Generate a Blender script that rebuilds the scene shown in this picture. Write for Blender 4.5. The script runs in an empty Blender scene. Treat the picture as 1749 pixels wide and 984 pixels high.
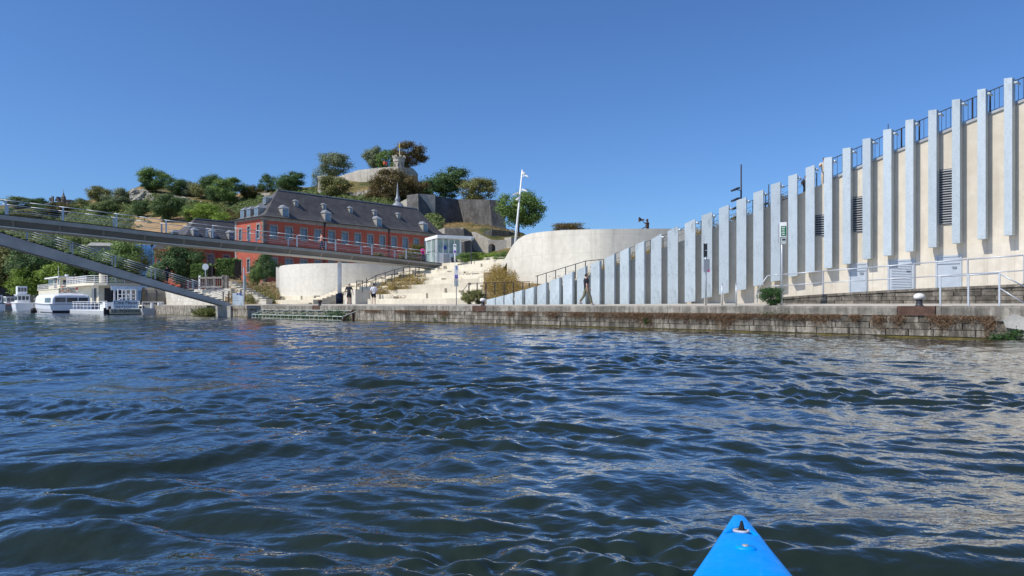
import bpy, math, random
import numpy as np
from mathutils import Vector, Matrix

random.seed(7)
RNG = np.random.default_rng(7)
SC = bpy.context.scene
COL = SC.collection
PI = math.pi

# ------------------------------------------------------------------ camera, sky, sun, exposure
F, CX, HZ, EYE = 1213.0, 874.5, 521.0, 1.15      # lens in photo pixels, centre column, horizon row, eye height
cam_data = bpy.data.cameras.new('camera')
cam = bpy.data.objects.new('camera', cam_data)
COL.objects.link(cam)
cam.location = (0, 0, EYE)
cam.rotation_euler = (PI / 2, 0, 0)
cam_data.sensor_width = 36.0
cam_data.lens = F / 1749.0 * 36.0
cam_data.shift_y = 29.0 / 1749.0
cam_data.clip_start = 0.05
cam_data.clip_end = 6000
SC.camera = cam

SUN_EL, SUN_TH = math.radians(49), math.radians(29)
SUN = Vector((-math.cos(SUN_EL) * math.cos(SUN_TH), -math.cos(SUN_EL) * math.sin(SUN_TH), math.sin(SUN_EL)))
world = bpy.data.worlds.new('World')
SC.world = world
world.use_nodes = True
wn = world.node_tree.nodes
sky = wn.new('ShaderNodeTexSky')
sky.sky_type = 'NISHITA'
sky.sun_disc = False
sky.sun_elevation = SUN_EL
sky.sun_rotation = math.atan2(SUN.x, SUN.y)
sky.altitude = 0
sky.air_density = 1.0
sky.dust_density = 0.6
sky.ozone_density = 3.0
bg = wn['Background']
bg.inputs['Strength'].default_value = 0.11
tint = wn.new('ShaderNodeMix'); tint.data_type = 'RGBA'; tint.blend_type = 'MULTIPLY'      # deeper, cleaner blue air, the same in every direction
tint.inputs[0].default_value = 1.0; tint.inputs[7].default_value = (.60, .88, 1.27, 1)
world.node_tree.links.new(sky.outputs[0], tint.inputs[6])
world.node_tree.links.new(tint.outputs[2], bg.inputs['Color'])
sun_data = bpy.data.lights.new('sun', 'SUN')
sun_data.energy = 4.6
sun_data.angle = math.radians(0.53)
sun_data.color = (1.0, 0.94, 0.85)
sun_obj = bpy.data.objects.new('sun', sun_data)
COL.objects.link(sun_obj)
sun_obj.rotation_euler = SUN.to_track_quat('Z', 'Y').to_euler()
SC.view_settings.view_transform = 'Standard'
SC.view_settings.look = 'None'
SC.view_settings.exposure = 0.0
SC.view_settings.gamma = 1.0

# ------------------------------------------------------------------ helpers
def P(px, py, z):
    """world point seen at photo pixel (px, py) at depth z"""
    return Vector(((px - CX) / F * z, z, EYE + (HZ - py) / F * z))

def PX(px, z, h):
    return Vector(((px - CX) / F * z, z, h))

Q0 = Vector((15.8, 23.25, 0)); E1 = Vector((.734, .679, 0)); E2 = Vector((-.679, .734, 0))
QROT = math.atan2(.679, .734)
def Q(s, d, z=0.0):
    """quay frame: s metres along the quay edge to the left, d metres inland"""
    return Q0 + E2 * s + E1 * d + Vector((0, 0, z))
def SD(px, d):
    t = (px - CX) / F
    return (15.8 + .734 * d - t * (23.25 + .679 * d)) / (.679 + .734 * t)

MW = {}
def thing(name, label, cat, loc=(0, 0, 0), rz=0.0, group=None):
    o = bpy.data.objects.new(name, None)
    COL.objects.link(o)
    o.empty_display_size = 0.2
    o.location = loc
    o.rotation_euler = (0, 0, rz)
    if label: o['label'] = label
    if cat: o['category'] = cat
    if group: o['group'] = group
    MW[o] = Matrix.Translation(Vector(loc)) @ Matrix.Rotation(rz, 4, 'Z')
    return o
def structure(name, loc=(0, 0, 0)):
    o = thing(name, None, None, loc)
    o['kind'] = 'structure'
    return o
def tag(o, label=None, cat=None, group=None, kind=None):
    if label: o['label'] = label
    if cat: o['category'] = cat
    if group: o['group'] = group
    if kind: o['kind'] = kind
    return o
def link(name, me, parent=None, loc=(0, 0, 0), rot=(0, 0, 0), scale=(1, 1, 1)):
    o = bpy.data.objects.new(name, me)
    COL.objects.link(o)
    o.location = loc; o.rotation_euler = rot; o.scale = scale
    if parent: o.parent = parent
    l = Matrix.Translation(Vector(loc)) @ Matrix.Rotation(rot[2], 4, 'Z')
    MW[o] = (MW[parent] if parent in MW else Matrix.Identity(4)) @ l
    return o
def copy_tree(o, parent=None, loc=None, rz=None, label=None):
    c = o.copy(); COL.objects.link(c)
    if parent: c.parent = parent
    if loc is not None: c.location = loc
    if rz is not None: c.rotation_euler = (0, 0, rz)
    if label: c['label'] = label
    for ch in o.children: copy_tree(ch, c)
    return c

class MB:
    def __init__(self): self.v = []; self.f = []
    def add(self, vs, fs):
        n = len(self.v)
        self.v.extend([tuple(x) for x in vs]); self.f.extend([tuple(i + n for i in f) for f in fs])
        return self
    def hexa(self, b, t):
        return self.add(list(b) + list(t), [(3, 2, 1, 0), (4, 5, 6, 7), (0, 1, 5, 4), (1, 2, 6, 5), (2, 3, 7, 6), (3, 0, 4, 7)])
    def box(self, x0, x1, y0, y1, z0, z1):
        return self.hexa([(x0, y0, z0), (x1, y0, z0), (x1, y1, z0), (x0, y1, z0)], [(x0, y0, z1), (x1, y0, z1), (x1, y1, z1), (x0, y1, z1)])
    def cbox(self, c, sx, sy, sz):
        return self.box(c[0] - sx / 2, c[0] + sx / 2, c[1] - sy / 2, c[1] + sy / 2, c[2] - sz / 2, c[2] + sz / 2)
    def qbox(self, s0, s1, d0, d1, z0, z1):
        return self.hexa([Q(s1, d0, z0), Q(s0, d0, z0), Q(s0, d1, z0), Q(s1, d1, z0)], [Q(s1, d0, z1), Q(s0, d0, z1), Q(s0, d1, z1), Q(s1, d1, z1)])
    def prism(self, poly, z0, z1):
        n = len(poly)
        a = sum(poly[i][0] * poly[(i + 1) % n][1] - poly[(i + 1) % n][0] * poly[i][1] for i in range(n))
        if a < 0: poly = poly[::-1]
        vs = [(p[0], p[1], z0) for p in poly] + [(p[0], p[1], z1 if len(p) < 3 else p[2]) for p in poly]
        return self.add(vs, [tuple(range(n - 1, -1, -1)), tuple(range(n, 2 * n))] + [(i, (i + 1) % n, n + (i + 1) % n, n + i) for i in range(n)])
    def extrude(self, pts, off):
        """planar outline pts pushed along off"""
        n = len(pts); off = Vector(off); pts = [Vector(p) for p in pts]
        return self.add(pts + [p + off for p in pts], [tuple(range(n)), tuple(range(2 * n - 1, n - 1, -1))] + [(i, n + i, n + (i + 1) % n, (i + 1) % n) for i in range(n)])
    def cyl(self, p0, p1, r0, r1=None, n=8, caps=True):
        r1 = r0 if r1 is None else r1
        p0, p1 = Vector(p0), Vector(p1); d = (p1 - p0).normalized()
        u = d.orthogonal().normalized(); w = d.cross(u)
        vs = [p0 + (u * math.cos(2 * PI * i / n) + w * math.sin(2 * PI * i / n)) * r0 for i in range(n)]
        vs += [p1 + (u * math.cos(2 * PI * i / n) + w * math.sin(2 * PI * i / n)) * r1 for i in range(n)]
        fs = [(i, (i + 1) % n, n + (i + 1) % n, n + i) for i in range(n)]
        if caps: fs += [tuple(range(n - 1, -1, -1)), tuple(range(n, 2 * n))]
        return self.add(vs, fs)
    def tube(self, pts, r, n=6):
        for a, b in zip(pts, pts[1:]): self.cyl(a, b, r, r, n)
        return self
    def bar(self, p0, p1, w, h, up=(0, 0, 1)):
        """square bar; w sideways, h along up"""
        p0, p1 = Vector(p0), Vector(p1); d = (p1 - p0).normalized(); s = d.cross(Vector(up)).normalized(); u = s.cross(d)
        c = [(-w / 2, -h / 2), (w / 2, -h / 2), (w / 2, h / 2), (-w / 2, h / 2)]
        return self.hexa([p0 + s * a + u * b for a, b in c], [p1 + s * a + u * b for a, b in c])
    def lathe(self, c, prof, n=12):
        c = Vector(c); vs = []; fs = []
        for r, z in prof:
            vs += [c + Vector((r * math.cos(2 * PI * i / n), r * math.sin(2 * PI * i / n), z)) for i in range(n)]
        for k in range(len(prof) - 1):
            fs += [(k * n + i, k * n + (i + 1) % n, (k + 1) * n + (i + 1) % n, (k + 1) * n + i) for i in range(n)]
        fs += [tuple(range(n - 1, -1, -1)), tuple(range((len(prof) - 1) * n, len(prof) * n))]
        return self.add(vs, fs)
    def ball(self, c, r, n=10, m=6, sz=1.0):
        return self.lathe(c, [(max(1e-3, r * math.sin(PI * k / m)), -r * sz * math.cos(PI * k / m)) for k in range(m + 1)], n)
    def torus(self, c, R, r, ax=(0, 1, 0), n=14, m=6):
        ax = Vector(ax).normalized(); u = ax.orthogonal().normalized(); w = ax.cross(u); c = Vector(c)
        vs = []; fs = []
        for i in range(n):
            a = 2 * PI * i / n; dr = u * math.cos(a) + w * math.sin(a)
            vs += [c + dr * (R + r * math.cos(2 * PI * j / m)) + ax * r * math.sin(2 * PI * j / m) for j in range(m)]
        for i in range(n):
            for j in range(m):
                fs.append((i * m + j, ((i + 1) % n) * m + j, ((i + 1) % n) * m + (j + 1) % m, i * m + (j + 1) % m))
        return self.add(vs, fs)
    def ribbon(self, pts, thick):
        """wall through (px, z, ytop, ybottom) photo positions, given real thickness away from the river"""
        T = [P(p[0], p[2], p[1]) for p in pts]; B = [P(p[0], p[3], p[1]) for p in pts]
        return self.wall(T, B, thick)
    def wall(self, T, B, thick, offs=None):
        n = len(T); TB = []; BB = []
        for i in range(n):
            if offs is None:
                a = T[max(0, i - 1)]; b = T[min(n - 1, i + 1)]
                d = Vector((b.x - a.x, b.y - a.y, 0)).normalized(); o = Vector((-d.y, d.x, 0))
                if o.dot(Vector((T[i].x, T[i].y, 0))) < 0: o = -o
            else: o = offs
            TB.append(T[i] + o * thick); BB.append(B[i] + o * thick)
        vs = list(T) + list(B) + TB + BB; fs = []
        for i in range(n - 1):
            fs += [(n + i, n + i + 1, i + 1, i), (i, i + 1, 2 * n + i + 1, 2 * n + i), (2 * n + i, 2 * n + i + 1, 3 * n + i + 1, 3 * n + i)]
        fs += [(n, 0, 2 * n, 3 * n), (n - 1, 2 * n - 1, 4 * n - 1, 3 * n - 1)]
        return self.add(vs, fs)
    def mesh(self, name, mat=None, smooth=False):
        me = bpy.data.meshes.new(name)
        me.from_pydata(self.v, [], self.f); me.update()
        if mat: me.materials.append(mat)
        if smooth: me.polygons.foreach_set('use_smooth', [True] * len(me.polygons))
        return me
    def build(self, name, mat, parent=None, smooth=False, local=False, label=None):
        if parent is not None and not local:
            inv = MW[parent].inverted()
            self.v = [tuple(inv @ Vector(p)) for p in self.v]
        o = link(name, self.mesh(name, mat, smooth), parent)
        if label: o['label'] = label
        return o

def mesh_np(name, V, Qd, mat=None, smooth=False):
    me = bpy.data.meshes.new(name)
    nv, nf = len(V), len(Qd)
    me.vertices.add(nv); me.vertices.foreach_set('co', np.ascontiguousarray(V, dtype=np.float32).ravel())
    k = Qd.shape[1]
    me.loops.add(nf * k); me.loops.foreach_set('vertex_index', np.ascontiguousarray(Qd, dtype=np.int32).ravel())
    me.polygons.add(nf); me.polygons.foreach_set('loop_start', np.arange(0, nf * k, k, dtype=np.int32))
    if smooth: me.polygons.foreach_set('use_smooth', np.ones(nf, dtype=bool))
    me.update(calc_edges=True)
    if mat: me.materials.append(mat)
    return me

# ------------------------------------------------------------------ materials
def nd(nt, t, **kw):
    n = nt.nodes.new(t)
    for k, v in kw.items(): setattr(n, k, v)
    return n
def lin(c): return (c[0], c[1], c[2], 1.0)
def base_mat(name, rough=0.7, metal=0.0, spec=0.3):
    m = bpy.data.materials.new(name); m.use_nodes = True
    b = m.node_tree.nodes['Principled BSDF']
    b.inputs['Roughness'].default_value = rough; b.inputs['Metallic'].default_value = metal
    b.inputs['Specular IOR Level'].default_value = spec
    return m, m.node_tree, b
def coords(nt, scale=(1, 1, 1), kind='Object'):
    tc = nd(nt, 'ShaderNodeTexCoord'); mp = nd(nt, 'ShaderNodeMapping'); mp.inputs['Scale'].default_value = scale
    nt.links.new(tc.outputs[kind], mp.inputs[0]); return mp.outputs[0]
def noise(nt, vec, scale, detail=4, rough=.6):
    n = nd(nt, 'ShaderNodeTexNoise'); n.inputs['Scale'].default_value = scale; n.inputs['Detail'].default_value = detail; n.inputs['Roughness'].default_value = rough
    nt.links.new(vec, n.inputs['Vector']); return n.outputs['Fac']
def ramp(nt, fac, stops):
    r = nd(nt, 'ShaderNodeValToRGB'); e = r.color_ramp.elements
    while len(e) > 1: e.remove(e[-1])
    e[0].position = stops[0][0]; e[0].color = lin(stops[0][1])
    for p, c in stops[1:]:
        x = e.new(p); x.color = lin(c)
    nt.links.new(fac, r.inputs[0]); return r.outputs[0]
def mix(nt, a, b, fac, mode='MIX'):
    m = nd(nt, 'ShaderNodeMix', data_type='RGBA', blend_type=mode)
    for s, i in ((a, 6), (b, 7)):
        if isinstance(s, tuple): m.inputs[i].default_value = lin(s)
        else: nt.links.new(s, m.inputs[i])
    if isinstance(fac, (int, float)): m.inputs[0].default_value = fac
    else: nt.links.new(fac, m.inputs[0])
    return m.outputs[2]
def bump(nt, b, h, strength=.3, dist=.02):
    n = nd(nt, 'ShaderNodeBump'); n.inputs['Strength'].default_value = strength; n.inputs['Distance'].default_value = dist
    nt.links.new(h, n.inputs['Height']); nt.links.new(n.outputs[0], b.inputs['Normal'])
def plain(name, c, rough=.6, metal=0.0, var=.12, scale=3.0, spec=.3, bm=0.0):
    """one paint or metal with faint uneven weathering"""
    m, nt, b = base_mat(name, rough, metal, spec)
    v = coords(nt); n = noise(nt, v, scale)
    nt.links.new(ramp(nt, n, [(.3, tuple(x * (1 - var) for x in c)), (.7, tuple(min(1, x * (1 + var)) for x in c))]), b.inputs['Base Color'])
    if bm: bump(nt, b, noise(nt, v, scale * 6), bm, .01)
    return m
def rnd_island(nt):
    g = nd(nt, 'ShaderNodeNewGeometry'); return g.outputs['Random Per Island']
def rnd_object(nt):
    g = nd(nt, 'ShaderNodeObjectInfo'); return g.outputs['Random']
def stone(name, dark, mid, light, scale=2.0, streak=0.0, bm=.5, byobj=.35, rough=.9, courses=None):
    m, nt, b = base_mat(name, rough, 0, .2)
    v = coords(nt)
    c = ramp(nt, noise(nt, v, scale, 8, .7), [(.28, dark), (.5, mid), (.72, light)])
    if streak:
        vs = coords(nt, (2.2, 2.2, .28)); k = ramp(nt, noise(nt, vs, 1.6, 6, .75), [(.46, (0, 0, 0)), (.58, (1, 1, 1))])
        c = mix(nt, c, dark, streak_fac(nt, k, streak))
    if courses:
        cv = coords(nt, courses); br = nd(nt, 'ShaderNodeTexBrick'); br.inputs['Scale'].default_value = 1
        br.inputs['Color1'].default_value = (1, 1, 1, 1); br.inputs['Color2'].default_value = (.72, .72, .72, 1); br.inputs['Mortar'].default_value = (.45, .45, .45, 1)
        br.inputs['Mortar Size'].default_value = .03
        sx = nd(nt, 'ShaderNodeSeparateXYZ'); nt.links.new(cv, sx.inputs[0]); ad = nd(nt, 'ShaderNodeMath', operation='ADD'); nt.links.new(sx.outputs[0], ad.inputs[0]); nt.links.new(sx.outputs[1], ad.inputs[1])
        cb = nd(nt, 'ShaderNodeCombineXYZ'); nt.links.new(ad.outputs[0], cb.inputs[0]); nt.links.new(sx.outputs[2], cb.inputs[1]); nt.links.new(cb.outputs[0], br.inputs['Vector'])
        c = mix(nt, c, br.outputs[0], .8, 'MULTIPLY')
    if byobj:
        o = ramp(nt, rnd_object(nt), [(0, (1 - byobj,) * 3), (1, (1 + byobj * .4,) * 3)])
        c = mix(nt, c, o, 1.0, 'MULTIPLY')
    nt.links.new(c, b.inputs['Base Color'])
    if bm: bump(nt, b, noise(nt, v, scale * 5, 6, .7), bm, .03)
    return m
def streak_fac(nt, k, amt):
    mm = nd(nt, 'ShaderNodeMath', operation='MULTIPLY'); nt.links.new(k, mm.inputs[0]); mm.inputs[1].default_value = amt; return mm.outputs[0]
def leaf_mat(name, cols, rough=.6):
    """leaf colours differ leaf by leaf and clump by clump"""
    m, nt, b = base_mat(name, rough, 0, .25)
    k = len(cols)
    c1 = ramp(nt, rnd_island(nt), [(i / max(1, k - 1), c) for i, c in enumerate(cols)])
    v = coords(nt); n = noise(nt, v, 5.5, 3)
    c2 = ramp(nt, n, [(.3, cols[0]), (.7, cols[-1])])
    c = mix(nt, c1, c2, .45)
    nt.links.new(c, b.inputs['Base Color'])
    tr = nd(nt, 'ShaderNodeBsdfTranslucent'); nt.links.new(c, tr.inputs[0])
    ms = nd(nt, 'ShaderNodeMixShader'); ms.inputs[0].default_value = .30
    nt.links.new(b.outputs[0], ms.inputs[1]); nt.links.new(tr.outputs[0], ms.inputs[2])
    nt.links.new(ms.outputs[0], nt.nodes['Material Output'].inputs[0])
    return m

M = {}
# concrete of the drum and steps: faint pour lifts, stains
def concrete(name, base, stain, amt=.35, byobj=.12, streak=True, bm=.15, lifts=0):
    m, nt, b = base_mat(name, .85, 0, .2)
    v = coords(nt)
    n1 = noise(nt, v, .35, 8, .65); n2 = noise(nt, v, 2.5, 8, .7)
    c = ramp(nt, n2, [(.3, tuple(x * .88 for x in base)), (.65, tuple(min(.9, x * 1.06) for x in base))])
    c = mix(nt, c, stain, streak_fac(nt, ramp(nt, n1, [(.46, (0, 0, 0)), (.66, (1, 1, 1))]), amt))
    if streak:
        vs = coords(nt, (1.3, 1.3, .1)); k = ramp(nt, noise(nt, vs, 1.2, 6, .7), [(.5, (0, 0, 0)), (.7, (1, 1, 1))])
        c = mix(nt, c, tuple(x * .6 for x in stain), streak_fac(nt, k, amt * .6))
    if lifts:
        sx = nd(nt, 'ShaderNodeSeparateXYZ'); nt.links.new(v, sx.inputs[0])
        wv = nd(nt, 'ShaderNodeMath', operation='MULTIPLY_ADD'); nt.links.new(noise(nt, v, 1.5), wv.inputs[0]); wv.inputs[1].default_value = .05; nt.links.new(sx.outputs[2], wv.inputs[2])
        md = nd(nt, 'ShaderNodeMath', operation='PINGPONG'); nt.links.new(wv.outputs[0], md.inputs[0]); md.inputs[1].default_value = lifts
        c = mix(nt, c, tuple(x * .72 for x in base), ramp(nt, md.outputs[0], [(0, (.55, .55, .55)), (.035, (0, 0, 0))]))
    if byobj: c = mix(nt, c, ramp(nt, rnd_object(nt), [(0, (1 - byobj,) * 3), (1, (1 + byobj * .5,) * 3)]), 1.0, 'MULTIPLY')
    nt.links.new(c, b.inputs['Base Color'])
    bump(nt, b, noise(nt, v, 14, 5), bm, .02)
    return m
M['drum'] = concrete('drum_concrete', (.67, .635, .54), (.50, .47, .39), .5, 0, lifts=.65)
M['step'] = concrete('step_concrete', (.68, .625, .50), (.54, .48, .37), .4, .2)
M['round'] = concrete('pale_concrete', (.70, .67, .59), (.55, .52, .45), .4, 0, lifts=.75)
M['cream'] = concrete('cream_wall', (.63, .58, .49), (.50, .44, .34), .5, .05)
M['lime'] = stone('white_limestone', (.40, .37, .31), (.60, .57, .49), (.70, .67, .60), 1.2, .2, .3, .12)
M['pave'] = stone('quay_paving', (.34, .31, .26), (.46, .42, .35), (.55, .51, .43), 1.5, 0, .2, 0)
M['quay'] = stone('quay_stone', (.085, .075, .06), (.27, .245, .20), (.52, .47, .38), 2.6, .9, 1.0, .4)
M['coping'] = stone('coping_stone', (.11, .10, .085), (.27, .25, .21), (.43, .395, .33), 1.8, .7, .8, .25)
M['palestone'] = stone('pale_worn_stone', (.25, .24, .22), (.38, .37, .34), (.5, .49, .46), 1.5, .2, .5, .2)
M['low'] = stone('low_wall_stone', (.06, .055, .045), (.19, .17, .14), (.36, .32, .25), 2.6, .5, .8, .4)
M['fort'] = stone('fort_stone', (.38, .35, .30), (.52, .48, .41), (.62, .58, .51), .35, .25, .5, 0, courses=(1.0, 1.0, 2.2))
M['fortshade'] = stone('bastion_stone', (.07, .067, .063), (.16, .153, .145), (.27, .26, .245), .3, .6, .5, 0, courses=(1.0, 1.0, 2.0))  # fort stone with the shade of faces turned from the sun in its colour
M['citadel'] = stone('citadel_stone', (.46, .42, .35), (.60, .55, .46), (.70, .65, .56), .25, .2, .5, 0, courses=(.5, .5, 1.2))
M['rock'] = stone('cliff_rock', (.10, .09, .075), (.25, .23, .19), (.40, .37, .31), .35, .3, 1, 0)
M['cliff'] = stone('pale_cliff_rock', (.16, .15, .12), (.33, .31, .26), (.46, .44, .38), .3, .4, 1, 0)
def galv(name, c, scr=.25):
    m, nt, b = base_mat(name, .48, .35, .4)
    v = coords(nt); vo = nd(nt, 'ShaderNodeTexVoronoi'); vo.inputs['Scale'].default_value = 22; nt.links.new(v, vo.inputs['Vector'])
    k = ramp(nt, vo.outputs['Color'], [(0, tuple(x * .9 for x in c)), (1, tuple(min(1, x * 1.08) for x in c))])
    n = noise(nt, coords(nt, (1.6, 1.6, 1.0)), 1.4, 9, .75)
    k = mix(nt, k, tuple(x * .62 for x in c), streak_fac(nt, ramp(nt, n, [(.50, (0, 0, 0)), (.62, (1, 1, 1))]), scr))
    n2 = noise(nt, coords(nt, (.9, .9, .25)), 1.1, 8, .8)
    k = mix(nt, k, tuple(min(1, x * 1.3) for x in c), streak_fac(nt, ramp(nt, n2, [(.52, (0, 0, 0)), (.68, (1, 1, 1))]), scr * 1.2))
    k = mix(nt, k, ramp(nt, rnd_object(nt), [(0, (.86,) * 3), (1, (1.05,) * 3)]), 1.0, 'MULTIPLY')
    nt.links.new(k, b.inputs['Base Color']); return m
M['fin'] = galv('galvanised_fin', (.48, .54, .565), .42)
M['finlow'] = galv('scuffed_galvanised', (.51, .57, .585), .75)
M['galv'] = plain('galvanised_tube', (.50, .53, .56), .45, .4)
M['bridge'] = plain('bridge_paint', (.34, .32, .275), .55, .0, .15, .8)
M['bridgeshade'] = plain('bridge_shaded_paint', (.20, .195, .18), .6, .0, .15, .8)  # bridge paint darkened, shadow under the deck put into the colour
M['ramp'] = plain('ramp_steel', (.47, .465, .45), .5, .0, .2, .7)
M['flange'] = plain('pale_flange', (.60, .57, .50), .6, 0, .12, .8)
M['white'] = plain('white_paint', (.80, .80, .78), .45, 0, .05, 2)
M['cream_p'] = plain('cream_paint', (.74, .68, .52), .5, 0, .06, 2)
M['boat'] = plain('boat_white', (.78, .79, .80), .35, 0, .06, 1.2, .5)
M['boatgrey'] = plain('boat_grey', (.42, .43, .43), .5, 0, .1, 2)
M['black'] = plain('black_rubber', (.018, .018, .022), .6, 0, .2)
M['dark'] = plain('dark_steel', (.05, .052, .06), .5, .2, .2)
M['navy'] = plain('navy_steel', (.02, .028, .05), .45, .1, .2)
M['grey'] = plain('grey_paint', (.35, .37, .39), .5, .1, .1)
M['door'] = plain('grey_door', (.40, .45, .505), .5, .1, .07)
M['deck'] = plain('deck_tread', (.06, .055, .05), .8, 0, .3)
M['wood'] = plain('weathered_timber', (.22, .20, .175), .85, 0, .3, 6, .2, .2)
M['rust'] = stone('rusty_iron', (.05, .03, .022), (.11, .065, .05), (.17, .10, .075), 3, .3, .5, 0)
M['cap'] = stone('chipped_white_paint', (.35, .24, .17), (.78, .78, .75), (.84, .84, .82), 2.2, 0, .1, 0, .5)
M['orange'] = plain('orange_paint', (.70, .17, .05), .5)
M['red'] = plain('red_paint', (.48, .03, .02), .5)
M['slate'] = stone('roof_slate', (.06, .057, .056), (.092, .088, .087), (.135, .13, .128), .8, .35, .3, 0, .65)
M['zinc'] = plain('zinc_sheet', (.38, .37, .33), .5, .2, .15, 1.5)
M['zincw'] = plain('weathered_zinc', (.26, .28, .30), .5, .2, .15, 1.5)
M['trim'] = stone('grey_trim_stone', (.20, .19, .175), (.31, .30, .28), (.42, .40, .37), 1.5, .3, .3, 0)
M['darktrim'] = stone('dark_quoin_stone', (.09, .08, .07), (.17, .15, .13), (.27, .24, .21), 1.2, .3, .3, 0)
def brick(name, c1, c2):
    m, nt, b = base_mat(name, .85, 0, .2)
    v = coords(nt); n = noise(nt, v, .6, 6)
    c = ramp(nt, n, [(.3, c1), (.7, c2)])
    n2 = noise(nt, coords(nt, (4, 4, 14)), 1.0, 3)
    c = mix(nt, c, tuple(x * .6 for x in c1), streak_fac(nt, ramp(nt, n2, [(.45, (0, 0, 0)), (.7, (1, 1, 1))]), .35))
    nt.links.new(c, b.inputs['Base Color']); return m
M['brick'] = brick('red_brick', (.38, .092, .060), (.49, .13, .084))
M['brick2'] = brick('orange_render', (.55, .20, .12), (.62, .25, .16))
def glass(name, c, rough=.08):
    m, nt, b = base_mat(name, rough, 0, .8)
    nt.links.new(ramp(nt, noise(nt, coords(nt), .7), [(.35, tuple(x * .6 for x in c)), (.65, tuple(x * 1.3 for x in c))]), b.inputs['Base Color'])
    return m
M['glass'] = glass('window_glass', (.05, .07, .09))
M['glassblue'] = glass('blue_window_glass', (.12, .20, .28))
M['glasstower'] = glass('blue_glass_cladding', (.10, .25, .50), .2)
M['glassgreen'] = glass('kiosk_glass', (.30, .40, .38), .1)
M['soil'] = stone('dry_soil', (.13, .10, .06), (.24, .18, .10), (.34, .26, .15), 1.0, 0, .6, 0)
M['skin'] = plain('skin', (.55, .33, .24), .6, 0, .06)
M['tan'] = plain('tan_skin', (.58, .35, .25), .6, 0, .06)  # slightly lighter even tone than the plain skin
M['hair'] = plain('dark_hair', (.03, .02, .015), .7)
M['hairgrey'] = plain('grey_hair', (.30, .28, .26), .7)
M['blackcloth'] = plain('black_cloth', (.015, .016, .022), .9)
M['darkcloth'] = plain('charcoal_cloth', (.035, .036, .045), .9)
M['whitecloth'] = plain('white_cloth', (.72, .72, .76), .9)
M['khaki'] = stone('camouflage_cloth', (.08, .085, .05), (.16, .16, .105), (.26, .25, .18), 9, 0, 0, 0)
M['pink'] = plain('pink_cloth', (.75, .03, .28), .8)
M['jeans'] = plain('dark_denim', (.03, .04, .08), .9)
M['peach'] = plain('peach_cloth', (.70, .36, .26), .9)
M['beige'] = plain('beige_cloth', (.60, .52, .42), .9)
M['kayak'] = plain('blue_polyethylene', (.0, .255, .78), .5, 0, .05, 6, .25, .05)
def scuffed(name, c):
    m, nt, b = base_mat(name, .45, 0, .12)
    v = coords(nt); k = ramp(nt, noise(nt, coords(nt, (60, 4, 30)), 1.2, 6, .7), [(.60, (0, 0, 0)), (.70, (1, 1, 1))])
    k2 = ramp(nt, noise(nt, coords(nt, (9, 40, 30)), 1.0, 5, .7), [(.64, (0, 0, 0)), (.72, (1, 1, 1))])
    col = ramp(nt, noise(nt, v, 7, 5), [(.3, tuple(x * .9 for x in c)), (.7, tuple(min(1, x * 1.06) for x in c))])
    col = mix(nt, col, (.12, .42, .85), streak_fac(nt, k, .4)); col = mix(nt, col, (.2, .48, .85), streak_fac(nt, k2, .3))
    nt.links.new(col, b.inputs['Base Color']); nt.links.new(ramp(nt, noise(nt, v, 25, 4), [(.3, (.34,) * 3), (.7, (.6,) * 3)]), b.inputs['Roughness'])
    bump(nt, b, noise(nt, v, 160, 3), .12, .002); return m
M['kayak'] = scuffed('blue_polyethylene', (.0, .285, .84))
M['greensign'] = plain('green_sign', (.01, .16, .07), .5)
M['bluesign'] = plain('blue_sign', (.02, .05, .35), .5)
M['violet'] = plain('violet_sign', (.12, .05, .42), .5)
M['signgrey'] = plain('sign_grey', (.42, .46, .44), .5)
M['signpale'] = plain('pale_blue_board', (.62, .72, .78), .5)
M['ink'] = plain('sign_ink', (.02, .03, .05), .6)
M['yellow'] = plain('yellow_flag', (.75, .55, .02), .8)
M['canvas'] = plain('canopy_canvas', (.20, .18, .14), .8)
M['tile'] = plain('pale_roof', (.42, .40, .37), .8, 0, .15, .4)
LEAF = {
 'mid': leaf_mat('leaf_mid_green', [(.097, .158, .043), (.164, .260, .069), (.232, .342, .097)]),
 'dark': leaf_mat('leaf_dark_green', [(.049, .093, .038), (.087, .151, .049), (.136, .219, .071)]),
 'olive': leaf_mat('leaf_olive', [(.127, .140, .046), (.216, .224, .072), (.305, .305, .115)]),
 'brown': leaf_mat('leaf_brown_olive', [(.105, .079, .035), (.177, .130, .052), (.225, .183, .070)]),
 'bright': leaf_mat('leaf_bright_green', [(.125, .193, .031), (.226, .339, .050), (.339, .453, .080)]),
 'yellow': leaf_mat('leaf_yellow_green', [(.090, .085, .020), (.150, .140, .035), (.200, .175, .055)]),
 'grey': leaf_mat('leaf_grey_green', [(.126, .165, .090), (.216, .255, .140), (.305, .345, .191)]),
 'hill': leaf_mat('leaf_hillside', [(.078, .131, .042), (.146, .198, .063), (.224, .251, .084), (.317, .292, .119), (.158, .239, .074)]),
 'orange': leaf_mat('leaf_orange_dry', [(.22, .17, .05), (.42, .26, .07), (.38, .31, .11), (.18, .20, .06), (.48, .32, .11)]),
 'dry': leaf_mat('leaf_dry_fern', [(.15, .085, .05), (.28, .165, .095), (.52, .40, .26), (.20, .115, .06)]),
 'straw': leaf_mat('leaf_straw', [(.260, .180, .080), (.360, .260, .120), (.420, .320, .170)]),
 'shrub': leaf_mat('leaf_fresh_shrub', [(.030, .080, .020), (.050, .120, .030), (.080, .170, .050)]),
 'reed': leaf_mat('leaf_reed', [(.100, .140, .030), (.180, .200, .060), (.260, .260, .100)]),
}

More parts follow.
